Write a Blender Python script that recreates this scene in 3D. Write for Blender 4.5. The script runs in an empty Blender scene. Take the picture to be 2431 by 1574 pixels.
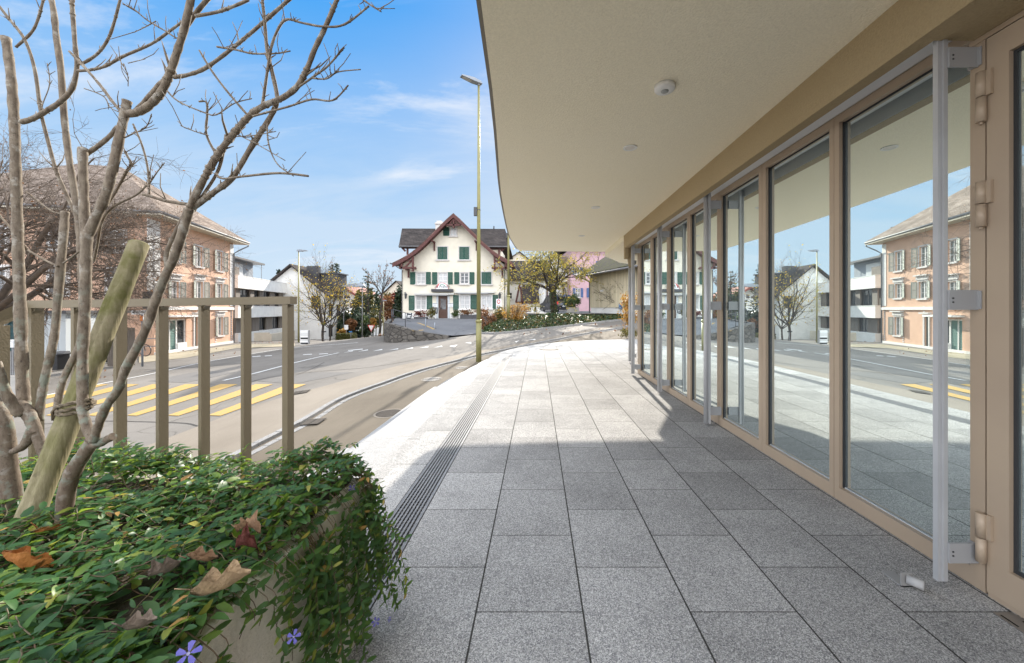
import bpy, bmesh, math, random
import numpy as np
from math import radians, sin, cos, tan, pi, sqrt, atan2
from mathutils import Vector, Matrix
from mathutils.geometry import tessellate_polygon

# ------------------------------------------------------------------ camera, sky, sun, exposure
SC = bpy.context.scene
COL = SC.collection
EYE = 1.2                      # camera height above the terrace paving (m)
FP, CX, CY = 900.0, 1276.0, 735.5   # lens calibration of the 2431 x 1574 photograph
cam = bpy.data.cameras.new('camera')
cam.sensor_width = 36.0
cam.lens = FP / 2431 * 36.0
cam.shift_x = -(CX - 1215.5) / 2431
cam.shift_y = -(787.0 - CY) / 2431
cam.clip_start, cam.clip_end = 0.05, 4000
camo = bpy.data.objects.new('camera', cam)
camo.location = (0, 0, EYE)
camo.rotation_euler = (radians(90), 0, 0)
COL.objects.link(camo)
SC.camera = camo

SUN_EL, SUN_AZ = radians(24.5), radians(4.8)     # azimuth measured from +Y towards +X
sd = Vector((sin(SUN_AZ) * cos(SUN_EL), cos(SUN_AZ) * cos(SUN_EL), sin(SUN_EL)))
sun = bpy.data.lights.new('sun', 'SUN')
sun.energy, sun.angle, sun.color = 2.45, radians(0.53), (1.0, 0.93, 0.82)
suno = bpy.data.objects.new('sun', sun)
suno.rotation_euler = sd.to_track_quat('Z', 'Y').to_euler()
COL.objects.link(suno)

SC.view_settings.view_transform = 'Standard'
SC.view_settings.look = 'None'
SC.view_settings.exposure = 2.06
SC.view_settings.gamma = 1.0
SC.cycles.max_bounces = 8
SC.cycles.diffuse_bounces = 4
SC.cycles.glossy_bounces = 4
SC.cycles.transparent_max_bounces = 12
SC.cycles.caustics_reflective = False
SC.cycles.caustics_refractive = False
SC.cycles.use_denoising = True

W = bpy.data.worlds.new('World')
SC.world = W
W.use_nodes = True
wt = W.node_tree
wt.nodes.clear()
wo = wt.nodes.new('ShaderNodeOutputWorld')
bg = wt.nodes.new('ShaderNodeBackground')
sky = wt.nodes.new('ShaderNodeTexSky')
sky.sky_type = 'NISHITA'
sky.sun_disc = False
sky.sun_elevation = SUN_EL
sky.sun_rotation = SUN_AZ
sky.altitude = 500
sky.air_density, sky.dust_density, sky.ozone_density = 1.0, 0.35, 2.2
bg.inputs['Strength'].default_value = 0.085
wt.links.new(bg.outputs[0], wo.inputs[0])

class NT:
    """small helper to write node trees as expressions"""
    def __init__(self, tree):
        self.t = tree
    def node(self, typ, **kw):
        n = self.t.nodes.new(typ)
        for k, v in kw.items():
            setattr(n, k, v)
        return n
    def put(self, sock, v):
        if isinstance(v, bpy.types.NodeSocket):
            self.t.links.new(v, sock)
        elif v is not None:
            if sock.type == 'RGBA' and len(v) == 3:
                v = (*v, 1)
            sock.default_value = v
    def math(self, op, a, b=None, c=None, clamp=False):
        n = self.node('ShaderNodeMath', operation=op, use_clamp=clamp)
        self.put(n.inputs[0], a)
        if b is not None: self.put(n.inputs[1], b)
        if c is not None: self.put(n.inputs[2], c)
        return n.outputs[0]
    def mix(self, fac, a, b, blend='MIX'):
        n = self.node('ShaderNodeMix', data_type='RGBA', blend_type=blend)
        self.put(n.inputs['Factor'], fac)
        self.put(n.inputs[6], a)
        self.put(n.inputs[7], b)
        return n.outputs[2]
    def noise(self, vec, scale, detail=3, rough=0.55, dist=0.0):
        n = self.node('ShaderNodeTexNoise')
        if vec is not None: self.put(n.inputs['Vector'], vec)
        n.inputs['Scale'].default_value = scale
        n.inputs['Detail'].default_value = detail
        n.inputs['Roughness'].default_value = rough
        n.inputs['Distortion'].default_value = dist
        return n.outputs['Fac']
    def voro(self, vec, scale, out='Distance'):
        n = self.node('ShaderNodeTexVoronoi')
        if vec is not None: self.put(n.inputs['Vector'], vec)
        n.inputs['Scale'].default_value = scale
        return n.outputs[out]
    def ramp(self, fac, lo, hi, a=0.0, b=1.0):
        n = self.node('ShaderNodeMapRange')
        self.put(n.inputs[0], fac)
        n.inputs[1].default_value, n.inputs[2].default_value = lo, hi
        n.inputs[3].default_value, n.inputs[4].default_value = a, b
        return n.outputs[0]
    def coord(self, kind='Object'):
        return self.node('ShaderNodeTexCoord').outputs[kind]
    def geo(self, k):
        return self.node('ShaderNodeNewGeometry').outputs[k]
    def sep(self, v):
        n = self.node('ShaderNodeSeparateXYZ')
        self.put(n.inputs[0], v)
        return n.outputs
    def comb(self, x, y, z):
        n = self.node('ShaderNodeCombineXYZ')
        for i, v in enumerate((x, y, z)): self.put(n.inputs[i], v)
        return n.outputs[0]
    def scale(self, v, s):
        n = self.node('ShaderNodeVectorMath', operation='MULTIPLY')
        self.put(n.inputs[0], v)
        n.inputs[1].default_value = s
        return n.outputs[0]
    def bump(self, h, strength, dist):
        n = self.node('ShaderNodeBump')
        n.inputs['Strength'].default_value = strength
        n.inputs['Distance'].default_value = dist
        self.put(n.inputs['Height'], h)
        return n.outputs[0]

# sky colour: Nishita + thin streaky cirrus mixed in by direction
w = NT(wt)
d = w.coord('Generated')
dx, dy, dz = w.sep(d)
hz = w.math('MAXIMUM', dz, 0.02)
den = w.math('ADD', hz, 0.22)
p = w.comb(w.math('DIVIDE', dx, den), w.math('DIVIDE', dy, den), 0.0)
p1 = w.node('ShaderNodeMapping')
w.put(p1.inputs[0], p)
p1.inputs['Location'].default_value = (7.4, 3.9, 0)
p1.inputs['Rotation'].default_value = (0, 0, radians(-24))
p1.inputs['Scale'].default_value = (0.55, 1.7, 1)
n1 = w.noise(p1.outputs[0], 2.1, 7, 0.62, 0.35)
n2 = w.noise(p1.outputs[0], 0.8, 3, 0.5, 0.2)
cl = w.ramp(n1, 0.48, 0.66)
cl = w.math('MULTIPLY', cl, w.ramp(n2, 0.46, 0.56), clamp=True)
low = w.ramp(dz, 0.06, 0.60, 1.6, 0.0)             # thicker veil low down
veil = w.math('MULTIPLY', low, w.ramp(n1, 0.30, 0.70, 0.60, 1.0), clamp=True)
hs = w.node('ShaderNodeHueSaturation')
hs.inputs['Saturation'].default_value = 1.45
hs.inputs['Hue'].default_value = 0.493
w.put(hs.inputs['Color'], sky.outputs[0])
r_, g_, b_ = (lambda n: (w.put(n.inputs[0], hs.outputs[0]), n.outputs)[1])(w.node('ShaderNodeSeparateColor'))
mxc = w.math('MAXIMUM', w.math('MAXIMUM', r_, g_), b_)
fac = w.math('MULTIPLY', 0.66, w.math('DIVIDE', 4.0, w.math('MAXIMUM', mxc, 4.0)))
capn = w.node('ShaderNodeVectorMath', operation='SCALE')
w.put(capn.inputs[0], hs.outputs[0]); w.put(capn.inputs['Scale'], fac)
skyc = w.mix(w.math('MULTIPLY', veil, 0.88), capn.outputs[0], (1.84, 2.22, 2.68))
skyc = w.mix(w.math('MULTIPLY', cl, 0.70), skyc, (2.5, 2.64, 2.86))
# bright cloud bank added out of view, overhead and behind the camera, to lift shade
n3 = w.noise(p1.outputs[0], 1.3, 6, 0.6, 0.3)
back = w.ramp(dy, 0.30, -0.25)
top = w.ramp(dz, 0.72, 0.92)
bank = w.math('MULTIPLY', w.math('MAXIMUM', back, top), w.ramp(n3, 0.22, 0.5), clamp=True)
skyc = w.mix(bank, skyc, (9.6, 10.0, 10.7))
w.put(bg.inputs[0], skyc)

# ------------------------------------------------------------------ calibration of the photograph
def P(x, y, Y):
    """world point that the photograph shows at pixel (x, y), Y metres ahead"""
    return Vector(((x - CX) / FP * Y, Y, EYE - (y - CY) / FP * Y))
def G(x, y, z):
    Y = (EYE - z) * FP / (y - CY)
    return Vector(((x - CX) / FP * Y, Y, z))

# ------------------------------------------------------------------ mesh helpers
class MB:
    def __init__(self):
        self.v, self.f, self.m, self.s = [], [], [], []
    def add(self, vs, fs, mi=0, smooth=False):
        o = len(self.v)
        self.v += [tuple(q) for q in vs]
        for f in fs:
            self.f.append([o + i for i in f]); self.m.append(mi); self.s.append(smooth)
        return self
    def box(self, x0, x1, y0, y1, z0, z1, mi=0):
        vs = [(x, y, z) for x in (x0, x1) for y in (y0, y1) for z in (z0, z1)]
        return self.add(vs, [(0, 1, 3, 2), (4, 6, 7, 5), (0, 4, 5, 1), (2, 3, 7, 6), (0, 2, 6, 4), (1, 5, 7, 3)], mi)
    def hexa(self, a, b, mi=0):
        """a, b: two quads (4 pts each), same winding"""
        n = len(a)
        fs = [tuple(range(n - 1, -1, -1)), tuple(range(n, 2 * n))]
        for i in range(n):
            j = (i + 1) % n
            fs.append((i, j, n + j, n + i))
        return self.add(list(a) + list(b), fs, mi)
    def beam(self, p0, p1, w, h, up=(0, 0, 1), mi=0):
        p0, p1 = Vector(p0), Vector(p1)
        d = (p1 - p0).normalized()
        u = Vector(up)
        s = d.cross(u)
        if s.length < 1e-4: s = d.cross(Vector((1, 0, 0)))
        s.normalize(); u = s.cross(d)
        s *= w / 2; u = u * (h / 2)
        q = lambda c: [c - s - u, c + s - u, c + s + u, c - s + u]
        return self.hexa(q(p0), q(p1), mi)
    def tube(self, pts, rad, n=8, mi=0, smooth=True, caps=True):
        pts = [Vector(q) for q in pts]
        if not hasattr(rad, '__len__'): rad = [rad] * len(pts)
        o = len(self.v)
        ref = None
        for i, q in enumerate(pts):
            d = (pts[min(i + 1, len(pts) - 1)] - pts[max(i - 1, 0)])
            if d.length < 1e-9: d = Vector((0, 0, 1))
            d.normalize()
            if ref is None:
                ref = d.orthogonal().normalized()
            ref = (ref - d * ref.dot(d))
            if ref.length < 1e-6: ref = d.orthogonal()
            ref.normalize()
            b = d.cross(ref)
            for k in range(n):
                a = 2 * pi * k / n
                self.v.append(tuple(q + (ref * cos(a) + b * sin(a)) * rad[i]))
        for i in range(len(pts) - 1):
            for k in range(n):
                k2 = (k + 1) % n
                self.f.append([o + i * n + k, o + i * n + k2, o + (i + 1) * n + k2, o + (i + 1) * n + k])
                self.m.append(mi); self.s.append(smooth)
        if caps:
            self.f.append([o + k for k in range(n - 1, -1, -1)]); self.m.append(mi); self.s.append(False)
            e = o + (len(pts) - 1) * n
            self.f.append([e + k for k in range(n)]); self.m.append(mi); self.s.append(False)
        return self
    def lathe(self, c, prof, n=24, mi=0, smooth=True):
        """prof: (r, z) pairs round a vertical axis at c"""
        o = len(self.v)
        for r, z in prof:
            for k in range(n):
                a = 2 * pi * k / n
                self.v.append((c[0] + r * cos(a), c[1] + r * sin(a), c[2] + z))
        for i in range(len(prof) - 1):
            for k in range(n):
                k2 = (k + 1) % n
                self.f.append([o + i * n + k, o + i * n + k2, o + (i + 1) * n + k2, o + (i + 1) * n + k])
                self.m.append(mi); self.s.append(smooth)
        self.f.append([o + k for k in range(n - 1, -1, -1)]); self.m.append(mi); self.s.append(False)
        e = o + (len(prof) - 1) * n
        self.f.append([e + k for k in range(n)]); self.m.append(mi); self.s.append(False)
        return self
    def poly(self, loops, to3d, mi=0, flip=False):
        """filled flat polygon with holes; loops of 2-D points, to3d maps them"""
        pl = [[Vector((a, b, 0)) for a, b in l] for l in loops]
        flat = [q for l in loops for q in l]
        tri = tessellate_polygon(pl)
        return self.add([to3d(a, b) for a, b in flat], [t[::-1] if flip else t for t in tri], mi)
    def prism(self, poly, z0, z1, mi=0, mis=None):
        self.poly([poly], lambda a, b: (a, b, z1), mi)
        self.poly([poly], lambda a, b: (a, b, z0), mi)
        n = len(poly)
        for i in range(n):
            a, b = poly[i], poly[(i + 1) % n]
            self.add([(*a, z0), (*b, z0), (*b, z1), (*a, z1)], [(0, 1, 2, 3)], mi if mis is None else mis)
        return self
    def build(self, name, mats, parent=None, fix=False):
        me = bpy.data.meshes.new(name)
        me.from_pydata(self.v, [], self.f)
        if not isinstance(mats, (list, tuple)): mats = [mats]
        for mm in mats: me.materials.append(mm)
        me.polygons.foreach_set('material_index', self.m)
        me.polygons.foreach_set('use_smooth', self.s)
        if fix:
            bm = bmesh.new(); bm.from_mesh(me)
            bmesh.ops.recalc_face_normals(bm, faces=bm.faces)
            bm.to_mesh(me); bm.free()
        me.update()
        o = bpy.data.objects.new(name, me)
        COL.objects.link(o)
        if parent is not None: attach(o, parent)
        return o

WM = {}
def attach(o, parent):
    """parent a mesh that is written in world coordinates"""
    o.parent = parent
    o.matrix_parent_inverse = Matrix.Translation(WM.get(parent.name, Vector((0, 0, 0)))).inverted()

def thing(name, label, cat, loc=(0, 0, 0), group=None):
    o = bpy.data.objects.new(name, None)
    o.empty_display_size = 0.1
    o.location = loc
    COL.objects.link(o)
    WM[o.name] = Vector(loc)
    return tag(o, label, cat, group)
def tag(o, label, cat, group=None, kind=None):
    o['label'] = label; o['category'] = cat
    if group: o['group'] = group
    if kind: o['kind'] = kind
    return o
def struct(o):
    o['kind'] = 'structure'
    return o
def children(o):
    return [c for c in bpy.data.objects if c.parent is o]
def copy_tree(o, parent=None):
    c = o.copy()
    COL.objects.link(c)
    c.parent = parent
    for ch in children(o): copy_tree(ch, c)
    return c

class Wall:
    """vertical plane: u along, d outward, z up"""
    def __init__(self, p, dirv, flip=False):
        self.p = Vector((p[0], p[1])); self.d = Vector(dirv[:2]).normalized()
        self.n = Vector((self.d.y, -self.d.x))
        if flip: self.n = -self.n
    def w(self, u, z, d=0.0):
        q = self.p + self.d * u + self.n * d
        return Vector((q.x, q.y, z))
    def px(self, x, y):
        """the photograph's pixel -> (u, z) on this plane"""
        t = (x - CX) / FP
        # (t*Y, Y) = p + u*d
        a = self.d.x - t * self.d.y
        u = (t * self.p.y - self.p.x) / a
        Y = self.p.y + u * self.d.y
        return u, EYE - (y - CY) / FP * Y
    def rect(self, x0, y0, x1, y1):
        u0, z0 = self.px(x0, y1); u1, z1 = self.px(x1, y0)
        ua, za = self.px(x0, y0); ub, zb = self.px(x1, y1)
        return min(u0, u1), max(u0, u1), (z0 + zb) / 2, (z1 + za) / 2
    def box(self, mb, u0, u1, d0, d1, z0, z1, mi=0):
        a = [self.w(u0, z0, d0), self.w(u1, z0, d0), self.w(u1, z1, d0), self.w(u0, z1, d0)]
        b = [self.w(u0, z0, d1), self.w(u1, z0, d1), self.w(u1, z1, d1), self.w(u0, z1, d1)]
        return mb.hexa(a, b, mi)

# ------------------------------------------------------------------ materials
def new_mat(name):
    m = bpy.data.materials.new(name)
    m.use_nodes = True
    t = m.node_tree
    t.nodes.clear()
    out = t.nodes.new('ShaderNodeOutputMaterial')
    b = t.nodes.new('ShaderNodeBsdfPrincipled')
    t.links.new(b.outputs[0], out.inputs[0])
    return m, NT(t), b, out
def S(r, g, b):
    """sRGB 0-255 -> linear"""
    f = lambda c: (c / 255 / 12.92) if c / 255 <= 0.04045 else ((c / 255 + 0.055) / 1.055) ** 2.4
    return (f(r), f(g), f(b))
def mul(c, k):
    return tuple(q * k for q in c)
def pmat(name, c1, c2=None, scale=6, rough=0.7, bump=0.0, bscale=60, metal=0.0, detail=4, spec=0.4,
         c3=None, s3=1.2, f3=0.5, coord='Object', trans=0.0, stretch=None):
    m, t, b, out = new_mat(name)
    co = t.coord(coord)
    if stretch: co = t.scale(co, stretch)
    col = c1
    if c2 is not None:
        col = t.mix(t.ramp(t.noise(co, scale, detail), 0.35, 0.65), c1, c2)
    if c3 is not None:
        col = t.mix(t.math('MULTIPLY', t.ramp(t.noise(co, s3, 4), 0.50, 0.68), f3), col, c3)
    t.put(b.inputs['Base Color'], col)
    b.inputs['Roughness'].default_value = rough
    b.inputs['Metallic'].default_value = metal
    b.inputs['Specular IOR Level'].default_value = spec
    if bump:
        t.put(b.inputs['Normal'], t.bump(t.noise(co, bscale, 3), bump, 0.02))
    if trans:
        tr = t.node('ShaderNodeBsdfTranslucent')
        t.put(tr.inputs[0], col)
        mx = t.node('ShaderNodeMixShader')
        mx.inputs[0].default_value = trans
        t.t.links.new(b.outputs[0], mx.inputs[1])
        t.t.links.new(tr.outputs[0], mx.inputs[2])
        t.t.links.new(mx.outputs[0], out.inputs[0])
    return m
def leafmat(name, cols, rough=0.5, trans=0.35, spec=0.4):
    """leaves: one colour of the list per leaf"""
    m, t, b, out = new_mat(name)
    r = t.geo('Random Per Island')
    n = t.node('ShaderNodeValToRGB')
    n.color_ramp.interpolation = 'LINEAR'
    e = n.color_ramp.elements
    for i, (pos, c) in enumerate(cols):
        q = e[i] if i < 2 else e.new(pos)
        q.position = pos; q.color = (*c, 1)
    t.put(n.inputs[0], r)
    t.put(b.inputs['Base Color'], n.outputs[0])
    b.inputs['Roughness'].default_value = rough
    b.inputs['Specular IOR Level'].default_value = spec
    tr = t.node('ShaderNodeBsdfTranslucent')
    t.put(tr.inputs[0], n.outputs[0])
    mx = t.node('ShaderNodeMixShader')
    mx.inputs[0].default_value = trans
    t.t.links.new(b.outputs[0], mx.inputs[1])
    t.t.links.new(tr.outputs[0], mx.inputs[2])
    t.t.links.new(mx.outputs[0], out.inputs[0])
    return m
# ------------------------------------------------------------------ the lie of the land
CTRL = [(-3, 2, -1.14), (-3, 7, -.93), (-3, 10.7, -.77), (-2.2, 14.4, -.61), (-4.6, 6, -1.0), (-1.96, 15.2, -.58),
        (-.42, 16.3, -.36), (1, 17.2, -.12), (2.3, 17.5, .06), (4.1, 19, .26), (5.0, 23, .55), (3.1, 22.5, .31), (.93, 21.5, .09), (3, 14.5, -.14), (6, 15.5, -.06), (8, 19, .35), (-4.2, 22.7, -.3), (-8.8, 22.6, -.72), (-2.2, 20.5, -.11), (-8.4, 8.6, -1.2), (-10.2, 12.2, -1.2), (-12, 4, -1.5), (-16, 14, -1.5), (-25, 26, -1.9), (-29, 36, -1.95),
        (-30, 45, -2.4), (-13.5, 29, -1.0), (-16, 45, -1.9), (-20, 44, -2.4), (-22, 70, -3.4), (-35, 60, -3.3), (-6, 34, -.3),
        (3, 5, -.9), (10, 5, -.6), (3, 12, -.7), (8, 14, -.35), (10, 22, .55), (20, 30, 1.0), (3, 40, .2), (30, 10, .2), (-3, -8, -1.5),
        (-20, 0, -1.9), (-35, 12, -2.4), (-50, 40, -3.2), (10, 60, 1.0), (-60, 90, -5), (40, 60, 3), (-10, 100, -4), (60, 10, 2), (-40, -20, -3)]
CP = np.array(CTRL, float)
def _phi(r):
    return np.where(r > 1e-9, r * r * np.log(np.maximum(r, 1e-9)), 0.0)
_n = len(CP)
_d = np.linalg.norm(CP[:, None, :2] - CP[None, :, :2], axis=2)
_A = np.zeros((_n + 3, _n + 3))
_A[:_n, :_n] = _phi(_d) + np.eye(_n) * 1.5       # slightly smoothed
_A[:_n, _n] = 1; _A[:_n, _n + 1:] = CP[:, :2]
_A[_n, :_n] = 1; _A[_n + 1:, :_n] = CP[:, :2].T
_wt = np.linalg.solve(_A, np.concatenate([CP[:, 2], [0, 0, 0]]))
def gz_arr(X, Y):
    X = np.asarray(X, float); Y = np.asarray(Y, float)
    r = np.hypot(X[..., None] - CP[:, 0], Y[..., None] - CP[:, 1])
    z = _phi(r) @ _wt[:_n] + _wt[_n] + _wt[_n + 1] * X + _wt[_n + 2] * Y
    far = np.clip((np.hypot(X, Y - 20) - 90) / 120, 0, 1)
    return np.clip(z, -6, 4) * (1 - far) + far * -3.0
def gz(x, y):
    return float(gz_arr(np.array([x]), np.array([y]))[0])
def GT(x, y):
    """photograph pixel -> point of the terrain"""
    t, s = (x - CX) / FP, (y - CY) / FP
    Y = 2.0
    prev = None
    while Y < 150:
        f = EYE - s * Y - gz(t * Y, Y)
        if f < 0: break
        prev = Y; Y *= 1.03
    lo, hi = prev or 1.0, Y
    for _ in range(30):
        mid = (lo + hi) / 2
        if EYE - s * mid - gz(t * mid, mid) > 0: lo = mid
        else: hi = mid
    return Vector((t * lo, lo, gz(t * lo, lo)))
def catmull(pts, n=6):
    pts = [Vector(q) for q in pts]
    out = []
    for i in range(len(pts) - 1):
        a, b, c, e = pts[max(i - 1, 0)], pts[i], pts[i + 1], pts[min(i + 2, len(pts) - 1)]
        for k in range(n):
            t = k / n
            out.append(0.5 * ((2 * b) + (c - a) * t + (2 * a - 5 * b + 4 * c - e) * t * t + (3 * b - a - 3 * c + e) * t ** 3))
    out.append(pts[-1])
    return out
def offset2(pts, dist):
    """offset a plan polyline to its left"""
    r = []
    for i, q in enumerate(pts):
        t = pts[min(i + 1, len(pts) - 1)] - pts[max(i - 1, 0)]
        n = Vector((-t.y, t.x)).normalized()
        r.append(Vector((q.x + n.x * dist, q.y + n.y * dist)))
    return r
def drape(mb, pa, pb, lift, mi=0, div=1, lift2=None):
    """a ribbon lying on the terrain between two plan polylines of equal length"""
    if lift2 is None: lift2 = lift
    o = len(mb.v)
    for a, b in zip(pa, pb):
        for k in range(div + 1):
            t = k / div
            x, y = a.x * (1 - t) + b.x * t, a.y * (1 - t) + b.y * t
            mb.v.append((x, y, gz(x, y) + lift * (1 - t) + lift2 * t))
    w_ = div + 1
    for i in range(len(pa) - 1):
        for k in range(div):
            mb.f.append([o + i * w_ + k, o + i * w_ + k + 1, o + (i + 1) * w_ + k + 1, o + (i + 1) * w_ + k])
            mb.m.append(mi); mb.s.append(True)

# ---- ground materials
def ground_mat(name, c1, c2, grit=0.25, crack=True):
    m, t, b, out = new_mat(name)
    co = t.coord()
    big = t.ramp(t.noise(co, 0.35, 5, 0.6), 0.35, 0.65)
    col = t.mix(big, c1, c2)
    g = t.noise(co, 90, 2, 0.7)
    col = t.mix(t.ramp(g, 0.35, 0.7, 0, grit), col, mul(c1, 0.45))
    g2 = t.noise(co, 140, 2, 0.7)
    col = t.mix(t.ramp(g2, 0.55, 0.75, 0, grit), col, mul(c2, 1.7))
    st = t.ramp(t.noise(t.scale(co, (1.6, 0.35, 1)), 0.9, 5, 0.65), 0.52, 0.70, 0, 0.4)
    col = t.mix(st, col, mul(c1, 0.72))
    if crack:
        v = t.node('ShaderNodeTexVoronoi', feature='DISTANCE_TO_EDGE')
        wv = t.node('ShaderNodeVectorMath', operation='ADD')
        nz = t.node('ShaderNodeTexNoise'); nz.inputs['Scale'].default_value = 0.9
        t.put(nz.inputs['Vector'], co)
        t.put(wv.inputs[0], co); t.put(wv.inputs[1], nz.outputs['Color'])
        t.put(v.inputs['Vector'], wv.outputs[0]); v.inputs['Scale'].default_value = 0.22
        col = t.mix(t.ramp(v.outputs['Distance'], 0.0, 0.006, 0.5, 0.0), col, mul(c1, 0.35))
    t.put(b.inputs['Base Color'], col)
    pv = t.node('ShaderNodeTexVoronoi'); pv.inputs['Scale'].default_value = 0.16
    t.put(pv.inputs['Vector'], t.scale(co, (1.0, 0.45, 1)))
    tone = t.ramp(t.sep(pv.outputs['Color'])[0], 0, 1, 0.86, 1.10)
    pn = t.node('ShaderNodeVectorMath', operation='SCALE')
    t.put(pn.inputs[0], col); t.put(pn.inputs['Scale'], tone)
    t.put(b.inputs['Base Color'], pn.outputs[0] if crack else col)
    b.inputs['Roughness'].default_value = 0.9
    b.inputs['Specular IOR Level'].default_value = 0.12
    t.put(b.inputs['Normal'], t.bump(g, 0.5, 0.008))
    return m
M_ROAD = ground_mat('asphalt', (.152, .138, .122), (.20, .183, .163))
M_FORE = ground_mat('forecourt_asphalt', (.118, .098, .074), (.158, .133, .102), crack=False)
M_SIDE = ground_mat('pavement_asphalt', (.185, .157, .125), (.235, .203, .165), crack=False)
M_LOT = ground_mat('lot_asphalt', (.12, .122, .128), (.155, .155, .16))
M_YEL = pmat('yellow_road_paint', (.41, .25, .05), (.34, .215, .06), 14, 0.7, c3=(.20, .18, .15), s3=22, f3=0.75)
M_WHITE_LINE = pmat('white_road_paint', (.62, .61, .58), (.48, .47, .45), 10, 0.7, c3=(.22, .21, .2), s3=30, f3=0.6)

def granite_nodes(t, co, base=1.0):
    s1 = t.noise(co, 150, 3, 0.8)
    s3 = t.noise(co, 1.3, 4, 0.6)
    v = t.sep(t.voro(co, 320, 'Color'))[0]
    v2 = t.sep(t.voro(co, 150, 'Color'))[1]
    col = t.mix(t.ramp(s3, 0.35, 0.65), mul((.345, .335, .32), base), mul((.40, .388, .37), base))
    col = t.mix(t.ramp(v, 0.26, 0.20, 0, .68), col, mul((.10, .10, .11), base))
    col = t.mix(t.ramp(v, 0.76, 0.82, 0, .68), col, mul((.70, .685, .66), base))
    col = t.mix(t.ramp(v2, 0.20, 0.12, 0, .45), col, mul((.17, .17, .18), base))
    return col, s1
def granite_mat(name, base=1.0, rough=0.6):
    m, t, b, out = new_mat(name)
    co = t.coord()
    col, s1 = granite_nodes(t, co, base)
    t.put(b.inputs['Base Color'], col)
    b.inputs['Roughness'].default_value = .9
    b.inputs['Specular IOR Level'].default_value = .05
    t.put(b.inputs['Normal'], t.bump(s1, 0.12, 0.002))
    return m
M_GRAN = granite_mat('granite', .86)
M_KERB = granite_mat('kerb_granite', .66)

def paving_mat():
    """terrace slabs 425 x 512 mm in half bond, worked out in metres of the terrace"""
    m, t, b, out = new_mat('granite_paving')
    co = t.coord()
    X, Y, Z = t.sep(co)
    left = t.math('LESS_THAN', X, -0.765)
    u = t.math('DIVIDE', t.math('ADD', X, 0.669), 0.425)
    col_i = t.math('FLOOR', u)
    fu = t.math('FRACT', u)
    par = t.math('MODULO', t.math('ADD', col_i, 40.0), 2.0)
    off = t.math('ADD', 0.232, t.math('MULTIPLY', par, 0.250))
    L = t.math('ADD', 0.512, t.math('MULTIPLY', left, 0.310))
    v = t.math('DIVIDE', t.math('SUBTRACT', Y, off), L)
    row_i = t.math('FLOOR', v)
    fv = t.math('FRACT', v)
    wu, wv = 0.0036 / 0.425, 0.003 / 0.512
    ju = t.math('MAXIMUM', t.math('LESS_THAN', fu, wu), t.math('GREATER_THAN', fu, 1 - wu))
    ju = t.math('MULTIPLY', ju, t.math('SUBTRACT', 1.0, left))
    jv = t.math('MAXIMUM', t.math('LESS_THAN', fv, wv), t.math('GREATER_THAN', fv, 1 - wv))
    joint = t.math('MAXIMUM', ju, t.math('MULTIPLY', jv, 0.72))
    col, s1 = granite_nodes(t, co)
    wn = t.node('ShaderNodeTexWhiteNoise', noise_dimensions='2D')
    t.put(wn.inputs['Vector'], t.comb(col_i, row_i, 0.0))
    tone = t.ramp(wn.outputs['Value'], 0, 1, 0.84, 1.08)
    st = t.math('MULTIPLY', t.ramp(t.noise(co, 2.3, 6, 0.65), 0.45, 0.72, 1.0, 0.80), t.ramp(t.noise(co, 11, 4, 0.7), 0.62, 0.72, 1.0, 0.82))
    tone = t.math('MULTIPLY', tone, st)
    n = t.node('ShaderNodeVectorMath', operation='SCALE')
    t.put(n.inputs[0], col); t.put(n.inputs['Scale'], tone)
    c = t.mix(t.math('MULTIPLY', joint, 0.92), n.outputs[0], (.030, .028, .024))
    t.put(b.inputs['Base Color'], c)
    t.put(b.inputs['Roughness'], t.ramp(s1, 0.3, 0.7, 0.8, 0.95))
    b.inputs['Specular IOR Level'].default_value = 0.03
    h = t.math('SUBTRACT', t.math('MULTIPLY', s1, 0.03), joint)
    t.put(b.inputs['Normal'], t.bump(h, 0.45, 0.006))
    return m
M_PAVE = paving_mat()

# ---- ground sheet
def axis(a, b, fine, lo, hi):
    r = [a]
    x = a
    while x < b:
        if lo < x < hi: s = fine
        else:
            dd = max(lo - x, x - hi, 0)
            s = fine + dd * 0.16
        x = x + s
        r.append(min(x, b))
    return r
gxs = axis(-900, 900, 0.6, -32, 10)
gys = axis(-300, 1500, 0.6, 0, 46)
mb = MB()
XX, YY = np.meshgrid(gxs, gys, indexing='ij')
ZZ = gz_arr(XX, YY)
nx, ny = XX.shape
mb.v = [(float(XX[i, j]), float(YY[i, j]), float(ZZ[i, j])) for i in range(nx) for j in range(ny)]
for i in range(nx - 1):
    for j in range(ny - 1):
        mb.f.append([i * ny + j, (i + 1) * ny + j, (i + 1) * ny + j + 1, i * ny + j + 1]); mb.m.append(0); mb.s.append(True)
struct(mb.build('road', M_ROAD))

def plan(pxs):
    return [Vector((q.x, q.y)) for q in (GT(*a) for a in pxs)]
KERB_PX = [(300, 1240), (400, 1178), (547, 1096), (649, 1042), (724.6, 1003), (820.6, 946), (925, 907.4), (970, 891), (1022, 875), (1078, 860.5),
           (1132, 846), (1160, 840), (1206, 831), (1253, 821), (1292, 813.5), (1347, 802.5), (1409, 790.5), (1479, 779)]
SEAM_PX = [(60, 1176), (125, 1147), (296, 1079), (436, 1026), (592, 967), (667, 945), (729, 927), (788, 912), (869, 888), (933, 871.5), (990, 859.5),
           (1057, 848), (1127, 834), (1180, 825.5), (1225, 817), (1290, 804), (1380, 786), (1470, 770)]
KERB = catmull([(-4.35, -9, 0), (-4.3, -2, 0)] + [(*q, 0) for q in plan(KERB_PX)], 5)
SEAM = catmull([(-6.6, -9, 0), (-6.5, -2, 0)] + [(*q, 0) for q in plan(SEAM_PX)], 5)
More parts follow.
